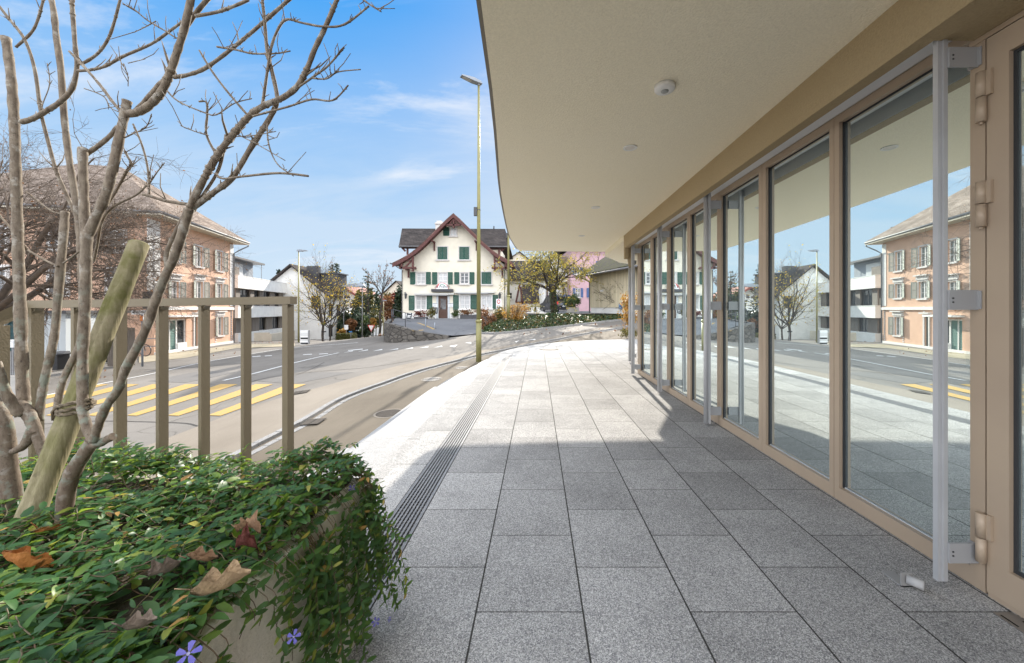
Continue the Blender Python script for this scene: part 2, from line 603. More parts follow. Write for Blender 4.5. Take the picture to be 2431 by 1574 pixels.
KERB = [Vector(q[:2]) for q in KERB]; SEAM = [Vector(q[:2]) for q in SEAM]
kin = offset2(KERB, -0.05)
def resample(pts, n):
    L = [0]
    for a, b in zip(pts, pts[1:]): L.append(L[-1] + (b - a).length)
    out = []
    j = 0
    for k in range(n):
        s = L[-1] * k / (n - 1)
        while j < len(L) - 2 and L[j + 1] < s: j += 1
        t = (s - L[j]) / max(L[j + 1] - L[j], 1e-9)
        out.append(pts[j].lerp(pts[j + 1], min(t, 1)))
    return out
N_ = 110
K = resample(KERB, N_); SM = resample(SEAM, N_)
mb = MB()
drape(mb, offset2(K, 0.10), SM, 0.058, 0, 4, 0.006)
struct(mb.build('pavement', M_SIDE))
# upper kerb stones with their face towards the forecourt, lower row of setts and the dark gutter between
def stone_row(name, pts, d0, d1, top, drop, length, gap=0.012, mat=M_KERB):
    mb = MB()
    L = 0
    seg = [0]
    for a, b in zip(pts, pts[1:]): seg.append(seg[-1] + (b - a).length)
    n = int(seg[-1] / length)
    fine = resample(pts, n * 2 + 1)
    o0, o1 = offset2(fine, d0), offset2(fine, d1)
    for i in range(n):
        a0, a1 = o0[2 * i], o0[2 * i + 2]
        b0, b1 = o1[2 * i], o1[2 * i + 2]
        g = gap / length
        jit = random.Random(i * 7 + 3).uniform(-.004, .004)
        q = [a0.lerp(a1, g), a0.lerp(a1, 1 - g), b0.lerp(b1, 1 - g), b0.lerp(b1, g)]
        zz = [gz(v.x, v.y) for v in q]
        mb.hexa([(v.x, v.y, z - drop) for v, z in zip(q, zz)], [(v.x, v.y, z + top + jit) for v, z in zip(q, zz)])
    return struct(mb.build(name, mat, fix=True))
stone_row('kerb', K, 0.0, 0.115, 0.064, 0.1, 0.5, 0.007)
stone_row('kerb_gutter', K, -0.17, -0.055, 0.014, 0.1, 0.25, 0.008)

# forecourt asphalt between the steps and the kerb
mb = MB()
inner = []
for q in K:
    inner.append(q)
EDGE = [Vector(q) for q in [(-1.21, -3), (-1.21, 2), (-1.21, 6), (-1.21, 9.0), (-1.12, 10.2), (-.78, 11.6), (-.3, 12.6), (.30, 13.5), (.9, 14.1), (1.95, 14.9), (3.0, 15.25), (3.9, 15.4), (6, 15.5), (9, 15.5)]]
EDGE = [Vector(q[:2]) for q in catmull([(*q, 0) for q in EDGE], 6)]
ER = resample(EDGE, N_)
drape(mb, offset2(ER, -0.5), offset2(K, 0.02), 0.006, 0, 8)
struct(mb.build('forecourt', M_FORE))

# ---- road markings
mb = MB()
def mark(px, mi, lift=0.012):
    pts = [GT(*q) for q in px]
    n = len(pts)
    if n == 4:                                    # follow the ground between the corners
        a, b, c, e = pts
        k = 6
        for i in range(k):
            q = [a.lerp(e, i / k), b.lerp(c, i / k), b.lerp(c, (i + 1) / k), a.lerp(e, (i + 1) / k)]
            mb.add([(v.x, v.y, gz(v.x, v.y) + lift) for v in q], [(0, 1, 2, 3)], mi)
    else:
        mb.add([(v.x, v.y, gz(v.x, v.y) + lift) for v in pts], [tuple(range(n))], mi)
for bl, br, tr, tl in [(493.5, 523.6, 727, 686), (398.5, 424, 648, 607), (301, 324, 565, 523.6), (205, 228, 480, 440), (108, 131, 404, 363), (10, 35, 330, 290), (-88, -62, 258, 219)]:
    k = 0
    mark([(bl, 987), (br, 988), (tr, 913), (tl, 912.5)], 0)
def line(pxs, w, mi=1, lift=0.012):
    c = resample([Vector(q[:2]) for q in catmull([(*q, 0) for q in plan(pxs)], 5)], 40)
    drape(mb, offset2(c, w / 2), offset2(c, -w / 2), lift, mi)
line([(-40, 968), (31, 954), (112, 938.6), (237, 912), (371, 885.6), (467, 864), (570, 845), (667, 829.5), (720, 824), (792, 818), (850, 814)], 0.16)
line([(530, 904), (600, 888), (668, 870), (735, 853), (804, 838)], 0.15)
for q in [[(815, 838), (838, 832.5), (838, 834.3)], [(850, 835.5), (873, 830), (874, 832)], [(885, 834), (907, 829), (908, 831.3)], [(922.5, 832), (945, 827.5), (946, 829.5)],
          [(958.5, 830), (980, 825.3), (981, 827.5)], [(995, 827), (1016, 822.8), (1018, 825)], [(1029.5, 826), (1049.5, 821), (1050, 823.6)], [(1066, 822.3), (1087, 818.6), (1078, 825)],
          [(1104, 814.5), (1118, 812.5), (1119, 816)], [(1222, 812), (1233, 808.5), (1226, 813.5)], [(1254, 808), (1270, 805), (1272, 807)]]:
    mark(q, 1)
for q in [[(826, 832), (861, 828.3), (861, 830), (827, 833.2)], [(719, 842), (740, 840.6), (741, 842), (720, 843.2)], [(757, 840.6), (778, 839.4), (779, 840.6), (758, 841.8)],
          [(628, 845), (645, 844), (646, 845.3), (629, 846.3)], [(598, 847), (618, 845), (619, 846.4), (599, 848.4)]]:
    mark(q, 1)
struct(mb.build('road_markings', [M_YEL, M_WHITE_LINE]))
mb = MB()
M_TAR = pmat('tar_seam', (.05, .047, .044), (.075, .07, .066), 9, .9, spec=.1)
line([(560, 918), (640, 896), (760, 882), (880, 872), (1000, 852)], .035, 0, .008)
line([(330, 878), (470, 872), (600, 860), (700, 850)], .03, 0, .008)
line([(60, 1010), (230, 1000), (420, 1004), (470, 1012)], .03, 0, .008)
line([(700, 892), (740, 876), (770, 860)], .03, 0, .008)
mark([(610, 905), (745, 884), (840, 884), (700, 912)], 1, .006)
mark([(350, 905), (480, 880), (560, 884), (440, 909)], 1, .006)
struct(mb.build('road_patches', [M_TAR, ground_mat('patched_asphalt', (.135, .127, .118), (.16, .15, .14), .3, False)]))

# ------------------------------------------------------------------ terrace, steps, drain
DR0, DR1, DRE = -0.86, -0.669, 9.95
mb = MB()
ring = [(q.x, q.y) for q in EDGE] + [(9, -3), (DR1, -3), (DR1, DRE), (DR0, DRE), (DR0, -3)]
mb.poly([ring], lambda a, b: (a, b, 0))
for a, b in zip(EDGE, EDGE[1:]):
    mb.add([(a.x, a.y, 0), (b.x, b.y, 0), (b.x, b.y, -.17), (a.x, a.y, -.17)], [(0, 1, 2, 3)])
for x in (DR0, DR1):
    mb.add([(x, -3, 0), (x, DRE, 0), (x, DRE, -.09), (x, -3, -.09)], [(0, 1, 2, 3)])
mb.add([(DR0, DRE, 0), (DR1, DRE, 0), (DR1, DRE, -.09), (DR0, DRE, -.09)], [(0, 1, 2, 3)])
struct(mb.build('terrace', M_PAVE, fix=True))
# curved border band round the far end
mb = MB()
bi = [i for i, q in enumerate(EDGE) if q.y > 10.4 or q.x > 0]
be = [EDGE[i] for i in bi]
bin_ = offset2(be, -0.42)
mb.add([(q.x, q.y, 0.004) for q in be] + [(q.x, q.y, 0.004) for q in bin_], [(i, i + 1, len(be) + i + 1, len(be) + i) for i in range(len(be) - 1)])
struct(mb.build('terrace_border', M_GRAN))
# granite steps down to the forecourt
mb = MB()
def edge_from(i0, off):
    return offset2(EDGE, off)
for k in range(1, 7):
    a, b = offset2(EDGE, 0.3 * (k - 1)), offset2(EDGE, 0.3 * k)
    z = -.16 * k
    n = 0
    for i in range(len(EDGE) - 1):
        if gz(a[i].x, a[i].y) > z + .04 and gz(b[i].x, b[i].y) > z + .04: continue
        mb.add([(a[i].x, a[i].y, z), (a[i + 1].x, a[i + 1].y, z), (b[i + 1].x, b[i + 1].y, z), (b[i].x, b[i].y, z)], [(0, 1, 2, 3)])
        mb.add([(b[i].x, b[i].y, z), (b[i + 1].x, b[i + 1].y, z), (b[i + 1].x, b[i + 1].y, z - .165), (b[i].x, b[i].y, z - .165)], [(0, 1, 2, 3)])
def steps_mat():
    m, t, b, out = new_mat('granite_steps')
    co = t.coord()
    X, Y, Z = t.sep(co)
    col, s1 = granite_nodes(t, co, .74)
    v = t.math('FRACT', t.math('DIVIDE', t.math('ADD', Y, t.math('MULTIPLY', t.math('ROUND', t.math('DIVIDE', Z, .16)), 0.41)), 1.22))
    j = t.math('LESS_THAN', v, 0.006)
    t.put(b.inputs['Base Color'], t.mix(t.math('MULTIPLY', j, .8), col, (.05, .045, .04)))
    b.inputs['Roughness'].default_value = 0.6
    t.put(b.inputs['Normal'], t.bump(s1, 0.12, 0.002))
    return m
struct(mb.build('steps', steps_mat(), fix=True))

M_GALV = pmat('galvanised_steel', (.27, .27, .275), (.21, .21, .215), 30, 0.6, spec=.15)
M_DARK = pmat('dark_void', (.008, .008, .008), rough=1.0, spec=0.0)
mb = MB()
mb.box(DR0, DR1, -2, DRE, -.09, -.075, 1)
wd = DR1 - DR0
for x in (DR0 + .004, DR1 - .010):
    mb.box(x, x + .006, -2, DRE, -.03, -.001, 0)
nb = 8
for i in range(nb):
    x = DR0 + .016 + (wd - .032) * i / (nb - 1)
    mb.box(x - .0056, x + .0056, -2, DRE, -.026, -.002, 0)
y = -2
while y < DRE:
    mb.box(DR0 + .011, DR1 - .011, y, y + .005, -.016, -.008, 0)
    y += .0333
tag(mb.build('drain_grate', [M_GALV, M_DARK]), 'long slotted steel drain channel running up the granite terrace', 'drain')
# ------------------------------------------------------------------ the shop building on the right
def plaster(name, c1, c2, bump=0.6):
    m, t, b, out = new_mat(name)
    co = t.coord()
    n = t.noise(co, 95, 3, 0.7)
    big = t.noise(co, 0.7, 4, 0.6)
    col = t.mix(t.ramp(big, 0.35, 0.65), c1, c2)
    col = t.mix(t.ramp(n, 0.35, 0.65, 0.22, 0), col, mul(c1, 0.55))
    t.put(b.inputs['Base Color'], col)
    b.inputs['Roughness'].default_value = 0.9
    b.inputs['Specular IOR Level'].default_value = 0.2
    t.put(b.inputs['Normal'], t.bump(n, bump, 0.012))
    return m
M_SOFF = plaster('soffit_plaster', (.93, .85, .655), (.94, .865, .68))
M_FASC = plaster('fascia_plaster', (.42, .325, .19), (.45, .35, .21))
M_BRON = pmat('bronze_frame', (.46, .355, .255), (.43, .33, .24), 3, 0.45, metal=0.1, spec=0.4)
M_ALU = pmat('aluminium', (.50, .50, .505), (.46, .46, .465), 5, 0.42, metal=0.2)
M_ALU_L = pmat('light_grey_metal', (.40, .40, .405), rough=0.5, metal=0.15)
M_GASK = pmat('black_gasket', (.035, .036, .038), rough=0.6)
M_SPAC = pmat('glass_spacer', (.62, .66, .68), rough=0.4, metal=0.3)
M_FLOOR_IN = pmat('interior_floor', (.70, .69, .66), (.64, .63, .60), 2, 0.5)
M_WALL_IN = pmat('interior_wall', (.86, .85, .82), rough=0.8)
M_WHITE = pmat('white_plastic', (.74, .73, .70), rough=0.45)

def shop_glass():
    m, t, b, out = new_mat('shop_glass')
    t.t.nodes.remove(b)
    g = t.node('ShaderNodeBsdfGlossy')
    g.inputs['Color'].default_value = (.88, .97, .95, 1)
    g.inputs['Roughness'].default_value = 0.0
    tr = t.node('ShaderNodeBsdfTransparent')
    tr.inputs['Color'].default_value = (.82, .90, .89, 1)
    fr = t.node('ShaderNodeFresnel'); fr.inputs[0].default_value = 1.5
    fac = t.math('ADD', t.math('MULTIPLY', fr.outputs[0], 0.60), 0.42, clamp=True)
    mx = t.node('ShaderNodeMixShader')
    t.put(mx.inputs[0], fac)
    t.t.links.new(tr.outputs[0], mx.inputs[1]); t.t.links.new(g.outputs[0], mx.inputs[2])
    df = t.node('ShaderNodeBsdfDiffuse'); df.inputs[0].default_value = (.70, .82, .86, 1)
    m2x = t.node('ShaderNodeMixShader'); m2x.inputs[0].default_value = .08      # pale bluish diffuse veil put in to lighten the dark panes
    t.t.links.new(mx.outputs[0], m2x.inputs[1]); t.t.links.new(df.outputs[0], m2x.inputs[2])
    t.t.links.new(m2x.outputs[0], out.inputs[0])
    return m
M_SHOPG = shop_glass()

ZC, ZF = 2.607, 2.364          # soffit and fascia undersides
XF, XW = 1.64, 1.89            # fascia face, window frame face
shop = thing('shop_building', 'modern shop building with glazed front under a deep plastered canopy', 'building', (3, 3, 0))

# canopy slab: rounded outline
cano = [Vector(q) for q in [(-.20, -3), (-.258, 1.72), (-.44, 4.59), (-.53, 7.0), (-.51, 7.9), (-.485, 8.5), (-.455, 8.84), (-.36, 9.0), (-.15, 9.06), (.527, 9.12), (1.0, 9.16), (1.63, 9.18)]]
cano = [Vector(q[:2]) for q in catmull([(*q, 0) for q in cano], 5)]
mb = MB()
mb.prism([(q.x, q.y) for q in cano] + [(1.63, 7.25), (XF, 7.2), (XF, -3)], ZC, ZC + .34)
mb.build('canopy', M_SOFF, shop, fix=True)
mb = MB()
mb.prism([(1.632, 9.178), (2.27, 10.45), (2.57, 10.72), (2.83, 10.9), (4.5, 11.4), (9, 11.9), (9, 9.4), (4.4, 9.2), (2.4, 9.0), (1.95, 7.2), (1.632, 7.2)], 2.50, ZC + .34)
mb.build('canopy', M_SOFF, shop, fix=True)
# thin dark drip line along the canopy's edge
mb = MB()
eo = offset2(cano, 0.012)
for a, b in zip(eo, eo[1:]):
    mb.beam((a.x, a.y, ZC + .03), (b.x, b.y, ZC + .03), .02, .045)
mb.build('edge_trim', pmat('edge_trim', (.19, .17, .14), rough=0.7), shop)
# fascia beam
mb = MB()
mb.box(XF, XF + .075, -3, 7.2, ZF, ZC + .3)
mb.box(XF + .075, 2.1, -3, 1.64, ZF, ZF + .2)
mb.box(XF, XF + .07, 7.12, 7.2, 2.16, ZF - .002)
mb.build('fascia', M_FASC, shop)
mb = MB()
mb.hexa([(1.72, 7.25, 2.16), (2.2, 9.1, 2.16), (2.28, 9.08, 2.16), (1.80, 7.23, 2.16)], [(1.72, 7.25, 2.498), (2.2, 9.1, 2.498), (2.28, 9.08, 2.498), (1.80, 7.23, 2.498)])
mb.build('fascia', M_FASC, shop, fix=True)
# recess with the roller-blind box above the windows
mb = MB()
mb.box(XF + .075, 2.2, 1.64, 7.2, 2.60, 2.66)
mb.box(1.99, 2.05, 1.64, 7.2, 2.43, 2.60)
mb.box(XF + .0755, XF + .079, 1.64, 7.19, ZF + .002, 2.60)  # white lining added on the fascia's back to brighten the glass reflections
mb.build('recess', M_WALL_IN, shop)
mb = MB()
mb.box(1.775, 1.885, 1.66, 7.1, 2.425, 2.52)
mb.box(1.755, 1.775, 1.66, 7.1, 2.46, 2.50)
mb.box(1.725, 1.752, 1.66, 7.1, 2.54, 2.575)
mb.box(1.772, 1.7752, 1.66, 7.1, 2.433, 2.438, 1)
for y in (2.05, 2.9, 3.7, 4.5, 5.3, 6.1, 6.7):
    mb.box(1.735, 1.77, y, y + .018, 2.50, 2.545, 2)
mb.build('blind_box', [pmat('blind_box_white', (.74, .74, .74), rough=.5), M_WHITE, M_GASK], shop)

# window bays
fw = Wall((XW, 0), (0, 1), flip=True)            # u = Y, d towards the street
MUL = [(1.60, 1.656), (2.376, 2.455), (3.14, 3.24), (3.91, 3.99), (4.69, 4.79), (5.43, 5.54), (6.23, 6.35), (6.97, 7.15)]
for i in range(len(MUL) - 1):
    u0, u1 = MUL[i][1], MUL[i + 1][0]
    lo = MUL[i][0] if i == 0 else (MUL[i][0] + MUL[i][1]) / 2 + .003
    hi = (MUL[i + 1][0] + MUL[i + 1][1]) / 2 - .001
    if i == 6: hi = 7.15
    mb = MB()
    fw.box(mb, lo, u0, -.07, 0, 0.004, 2.425)
    fw.box(mb, u1, hi, -.07, 0, 0.004, 2.425)
    fw.box(mb, u0, u1, -.07, -.0005, 0.004, .085)
    fw.box(mb, u0, u1, -.07, -.0005, 2.375, 2.425)
    f = mb.build('shop_window', M_BRON, shop)
    mb = MB()
    g = .006
    for k, (a, b, c, e) in enumerate(((u0, u0 + g, .085, 2.375), (u1 - g, u1, .085, 2.375), (u0 + g, u1 - g, .085, .085 + g), (u0 + g, u1 - g, 2.375 - g, 2.375))):
        fw.box(mb, a, b, -.044, -.022 if k == 1 else -.031, c, e, 1 if k == 2 else 0)  # bottom strip coloured pale to stand for the rail and spacer's reflection
    mb.build('gasket', [M_GASK, M_SPAC], f)
    m2 = MB()
    m2.add([fw.w(u0 + g, .097, -.036), fw.w(u1 - g, .097, -.036), fw.w(u1 - g, 2.363, -.036), fw.w(u0 + g, 2.363, -.036)], [(0, 1, 2, 3)])
    m2.build('pane', M_SHOPG, f)
    mb = MB()
    for a, b, c, e in ((u0 + g, u0 + .03, .097, 2.363), (u1 - .03, u1 - g, .097, 2.363), (u0 + .03, u1 - .03, .097, .118), (u0 + .03, u1 - .03, 2.342, 2.363)):
        fw.box(mb, a, b, -.058, -.040, c, e)
    mb.build('spacer', M_SPAC, f)
# corner glazing that bends away behind
pts = [(1.90, 7.19), (2.4, 9.1), (4.2, 10.6), (9, 11.2)]
for (a, b) in zip(pts, pts[1:]):
    wl = Wall(a, (b[0] - a[0], b[1] - a[1]), flip=True)
    L = (Vector(b) - Vector(a)).length
    n = max(1, round(L / .95))
    for k in range(n):
        u0, u1 = L * k / n + .002, L * (k + 1) / n - .002
        mb = MB()
        wl.box(mb, u0, u0 + .045, -.07, 0, .004, 2.42); wl.box(mb, u1 - .045, u1, -.07, 0, .004, 2.42)
        wl.box(mb, u0 + .045, u1 - .045, -.07, 0, .004, .085); wl.box(mb, u0 + .045, u1 - .045, -.07, 0, 2.375, 2.42)
        f = mb.build('shop_window', M_BRON, shop)
        m2 = MB()
        m2.add([wl.w(u0 + .045, .085, -.036), wl.w(u1 - .045, .085, -.036), wl.w(u1 - .045, 2.375, -.036), wl.w(u0 + .045, 2.375, -.036)], [(0, 1, 2, 3)])
        m2.build('pane', M_SHOPG, f)
# guide rails of the blinds with their brackets
RAILS = [1.64, 3.92, 5.44, 6.965]
ry = [(1.745, y, XW) for y in RAILS] + [(2.10, 8.64, 2.25)]
for i, (x, y, xw) in enumerate(ry):
    mb = MB()
    if i == 0:
        mb.box(x - .012, x + .028, y - .0, y + .022, .025, 2.43)
        mb.box(x + .004, x + .022, y - .008, y - .0005, .03, 2.43)
    else:
        mb.tube([(x, y, .03), (x, y, 2.43)], .026, 14)
        mb.box(x + .012, x + .034, y - .030, y - .012, .03, 2.43)
    r = mb.build('guide_rail', M_ALU, shop)
    for z0, z1 in ((.115, .20), (1.20, 1.285), (2.24, 2.325)):
        mb = MB()
        mb.box(x + .018, xw - .003, y - .018, y - .0095, z0, z1)
        mb.box(xw - .007, xw - .002, y - .03, y + .02, z0 + .004, z1 - .004)
        for zz in (.35, .55):
            mb.box(x + .03, x + .036, y - .0205, y - .018, z0 + (z1 - z0) * zz, z0 + (z1 - z0) * zz + .006, 1)
        mb.build('bracket', [M_ALU_L, M_GASK], r)
# glazed door close to the camera
mb = MB()
mb.box(XW - .006, XW + .05, 1.515, 1.590, .02, 2.335)
mb.box(XW - .006, XW + .05, .62, .70, .02, 2.335)
mb.box(XW - .006, XW + .05, .70, 1.515, .02, .15)
mb.box(XW - .006, XW + .05, .70, 1.515, 2.235, 2.335)
door = mb.build('door', M_BRON, shop)
m2 = MB()
m2.add([(XW + .02, .712, .162), (XW + .02, 1.503, .162), (XW + .02, 1.503, 2.223), (XW + .02, .712, 2.223)], [(0, 1, 2, 3)])
m2.build('pane', M_SHOPG, door)
mb = MB()
mb.box(XW + .012, XW + .03, 1.503, 1.515, .15, 2.235); mb.box(XW + .012, XW + .03, .70, 1.503, .15, .162); mb.box(XW + .012, XW + .03, .70, 1.503, 2.223, 2.235)
mb.build('gasket', M_GASK, door)
mb = MB()
mb.box(XW + .035, XW + .045, 1.478, 1.500, .162, 2.223); mb.box(XW + .035, XW + .045, .72, 1.478, .162, .185)
mb.build('spacer', M_SPAC, door)
for z0, z1 in ((1.99, 2.20), (1.55, 1.74), (.14, .345)):
    mb = MB()
    zm = (z0 + z1) / 2
    for a, b in ((z0, zm - .002), (zm + .002, z1)):
        mb.tube([(XW - .022, 1.597, a), (XW - .022, 1.597, b)], .0165, 14)
    mb.tube([(XW - .022, 1.597, z0 - .01), (XW - .022, 1.597, z0)], .006, 8)
    mb.box(XW - .02, XW - .0065, 1.565, 1.59, zm, z1)
    mb.build('hinge', M_BRON, door)
mb = MB()
mb.box(XW - .006, XW + .07, .5, 1.656, 2.340, 2.362)
mb.box(XW + .02, XW + .07, 1.592, 1.598, .004, 2.34, 1)
mb.box(XW, XW + .07, -3, .60, .0, 2.362)
mb.box(XW + .0, XW + .07, .60, 1.59, .0, .016)
mb.build('door_frame', [M_BRON, M_GASK], shop)
# room behind the glass
mb = MB()
mb.poly([[(1.96, -3), (1.96, 7.2), (2.46, 9.05), (4.25, 10.5), (9, 11.1), (9, -3)]], lambda a, b: (a, b, .006))
mb.build('floor', M_FLOOR_IN, shop)
mb = MB()
mb.box(7.4, 7.5, -3, 10.4, .01, 2.5)
mb.box(1.97, 7.4, -2.9, -2.8, .01, 2.5)
mb.box(3.1, 3.2, 1.2, 3.1, .01, 2.42)
mb.box(4.6, 5.2, 4.6, 5.2, .01, 2.5)
mb.box(2.36, 2.41, 1.66, 2.52, .01, 2.45)
mb.build('partition', M_WALL_IN, shop)
mb = MB()
mb.poly([[(2.06, -3), (2.06, 7.2), (2.5, 9.0), (4.25, 10.4), (9, 11), (9, -3)]], lambda a, b: (a, b, 2.50))
mb.poly([[(1.97, -3), (1.97, 1.6), (2.06, 1.6), (2.06, -3)]], lambda a, b: (a, b, 2.37))
mb.build('ceiling', M_WALL_IN, shop)
mb = MB()
mb.tube([(2.31, 1.70, .29), (2.31, 2.36, .29)], .012, 10)
for y in (1.78, 2.33): mb.tube([(2.31, y, .29), (2.36, y, .29)], .007, 8)
mb.build('interior_bar', M_ALU, shop)
# storey above the canopy
mb = MB()
mb.box(1.9, 9, -3, 9.0, ZC + .36, 6.2)
mb.build('upper_wall', M_SOFF, shop)

# lights and sensor in the canopy, door stop, threshold drain
def downlight(px, py, i):
    Y = (ZC - EYE) * FP / (CY - py)
    x = (px - CX) / FP * Y
    mb = MB()
    mb.lathe((x, Y, ZC), [(.060, -.0005), (.060, -.007), (.044, -.007), (.0405, -.002)], 28, 0, False)
    r = mb.build('downlight', M_WHITE)
    m2 = MB()
    m2.lathe((x, Y, ZC - .004), [(.0405, -.001), (.039, .001)], 24, 0, False)
    attach(m2.build('reflector', pmat('reflector', (.66, .62, .56), rough=0.6)), r)
    return r
DL = ['round recessed downlight in the canopy beside the motion sensor, nearest of the row', 'second downlight of the row along the canopy soffit, between nearest and third',
      'small third downlight far along the canopy soffit, towards the street end', 'tiny last downlight at the street end of the canopy soffit']
for i, q in enumerate([(1496, 350), (1414, 492), (1381, 559.5), (1364, 597)]):
    if i == 3: q = (1363.5, 596.8)
    Yq = (ZC - EYE) * FP / (CY - q[1])
    if Yq > 8.95: continue
    tag(downlight(*q, i), DL[i], 'ceiling light', 'recessed downlights in the canopy')
Y = (ZC - EYE) * FP / (CY - 203)
c = ((1578 - CX) / FP * Y, Y, ZC)
mb = MB()
mb.lathe(c, [(.064, .0), (.064, -.022), (.058, -.031), (.03, -.036)], 36)
sen = mb.build('motion_sensor', M_WHITE)
tag(sen, 'white round motion sensor fixed to the canopy soffit', 'sensor')
m2 = MB()
m2.lathe((c[0], c[1], c[2] - .034), [(.025, .0), (.022, -.007), (.012, -.011)], 20)
m2.build('lens', pmat('sensor_lens', (.30, .31, .30), rough=0.3), sen)

s0 = G(2148, 1392, 0)
mb = MB()
mb.box(s0.x - .02, s0.x + .03, s0.y - .005, s0.y + .09, .001, .006, 0)
mb.box(s0.x - .02, s0.x + .03, s0.y - .005, s0.y + .001, .001, .062, 0)
st = mb.build('door_stop', pmat('dull_steel', (.30, .29, .28), rough=.5))
tag(st, 'small steel door stop with rubber buffer on the granite paving', 'door stop')
m2 = MB()
a = Vector((s0.x + .004, s0.y - .005, .036)); dv = Vector((.62, -.78, 0)).normalized()
m2.tube([a, a + dv * .052, a + dv * .054], [.019, .019, .016], 20)
m2.tube([a + dv * .0541, a + dv * .0545], [.008, .007], 12)
m2.build('buffer', pmat('grey_rubber', (.42, .41, .40), rough=0.6), st)
mb = MB()
mb.box(1.80, 1.879, .4, 1.50, .001, .004)
td = mb.build('threshold_drain', pmat('steel_plate', (.33, .32, .31), rough=0.35, metal=0.8))
tag(td, 'slotted steel threshold drain in front of the glass door', 'drain')
m2 = MB()
for r in range(3):
    y = .44 + r * .03
    while y < 1.45:
        m2.box(1.812 + r * .024, 1.818 + r * .024, y, y + .055, .0042, .0048)
        y += .09
m2.build('slot', M_DARK, td)
# ------------------------------------------------------------------ houses
def render_mat(name, c, dirt=0.25):
    return pmat(name, c, mul(c, .90), 1.6, 0.88, bump=0.25, bscale=18, c3=mul(c, .68), s3=0.9, f3=dirt, spec=0.2)
def tile_mat(name, c1, c2, sx=3.2, sy=0.0, moss=None):
    """roof tiles: rows by height, columns along the roof"""
    m, t, b, out = new_mat(name)
    co = t.coord()
    X, Y, Z = t.sep(co)
    r = t.math('DIVIDE', Z, 0.17)
    fr = t.math('FRACT', r)
    q = t.math('ADD', t.math('MULTIPLY', t.math('ADD', X, Y), sx), t.math('MULTIPLY', t.math('FLOOR', r), .5))
    fq = t.math('FRACT', q)
    wn = t.node('ShaderNodeTexWhiteNoise', noise_dimensions='2D')
    t.put(wn.inputs['Vector'], t.comb(t.math('FLOOR', q), t.math('FLOOR', r), 0))
    col = t.mix(wn.outputs['Value'], c1, c2)
    col = t.mix(t.ramp(t.noise(co, 0.8, 5), .4, .65, 0, .6), col, mul(c1, .5))
    if moss: col = t.mix(t.ramp(t.noise(co, 3.0, 6, 0.7), .42, .58), col, moss)
    e = t.math('MAXIMUM', t.math('LESS_THAN', fr, .16), t.math('LESS_THAN', fq, .08))
    t.put(b.inputs['Base Color'], t.mix(t.math('MULTIPLY', e, .6), col, mul(c1, .35)))
    b.inputs['Roughness'].default_value = 0.9
    b.inputs['Specular IOR Level'].default_value = 0.06
    t.put(b.inputs['Normal'], t.bump(t.math('ADD', fr, t.math('MULTIPLY', fq, .3)), 0.6, 0.05))
    return m
def pane_mat(name, base, rough=0.04):
    return pmat(name, base, mul(base, .75), 1.1, rough, spec=0.9)
M_CREAM = render_mat('cream_render', (.73, .675, .56), 0.14)
M_ORANGE = render_mat('salmon_render', (.60, .385, .275), .15)
M_WHITEW = render_mat('white_render', (.74, .73, .70), 0.15)
M_BEIGE = render_mat('beige_render', (.60, .54, .44), 0.15)
M_STONE_TRIM = pmat('stone_trim', (.58, .55, .52), (.50, .47, .45), 8, 0.8)
M_PINK = render_mat('pink_render', (.55, .36, .39), 0.2)
M_GREEN = pmat('green_shutter_paint', (.016, .085, .058), (.013, .068, .048), 9, 0.55)
M_BLUE = pmat('blue_shutter_paint', (.06, .13, .30), (.05, .11, .25), 9, 0.55)
M_GREYSH = pmat('grey_green_shutter_paint', (.27, .29, .25), (.20, .22, .19), 9, 0.6)
M_WFRAME = pmat('white_window_frame', (.72, .70, .68), rough=0.5)
M_PANE = pane_mat('window_pane', (.035, .040, .045))
M_CURT = pmat('curtained_pane', (.48, .48, .47), (.36, .36, .36), 5, 0.12, spec=0.9, stretch=(6, 6, .6))
M_REDW = pmat('oxblood_timber', (.105, .034, .030), (.075, .026, .023), 7, 0.65)
M_SLATE = tile_mat('dark_roof_tiles', (.050, .044, .042), (.085, .072, .066))
M_REDT = tile_mat('red_roof_tiles', (.15, .085, .070), (.23, .135, .115))
M_BROWNT = tile_mat('brown_roof_tiles', (.20, .155, .125), (.29, .235, .195))
M_MOSST = tile_mat('mossy_roof_tiles', (.026, .024, .023), (.04, .036, .032), moss=(.040, .046, .014))
M_DKMET = pmat('dark_grey_metal', (.055, .055, .06), (.07, .07, .075), 6, 0.5, metal=0.3)
M_GUTT = pmat('zinc_gutter', (.13, .13, .135), rough=0.6)
M_WOODD = pmat('weathered_wood', (.155, .125, .10), (.09, .075, .062), 3, 0.8, stretch=(9, 9, .5))
M_CONC = pmat('concrete', (.40, .38, .35), (.33, .32, .30), 4, 0.85, bump=.3, bscale=40)
M_BLACK = pmat('black_plastic', (.018, .018, .02), rough=0.45)
M_CHALK = pmat('blackboard', (.022, .03, .036), rough=0.7)
M_CHALKW = pmat('chalk', (.62, .62, .62), rough=0.9)
M_SIGNW = pmat('white_sign', (.72, .72, .72), rough=0.4)
M_SIGNR = pmat('red_sign', (.55, .03, .025), rough=0.4)
M_SIGNB = pmat('blue_sign', (.03, .17, .42), rough=0.4)
M_OLIVE = pmat('olive_lamp_paint', (.235, .215, .085), (.20, .185, .075), 3, 0.45)
M_LAMPH = pmat('lamp_grey', (.22, .24, .27), rough=0.45, metal=0.4)
M_PLANTER = pmat('anthracite_planter', (.075, .073, .078), rough=0.6)
M_DOORB = pmat('brown_door', (.105, .055, .038), (.08, .042, .03), 4, 0.5, stretch=(3, 3, 14))

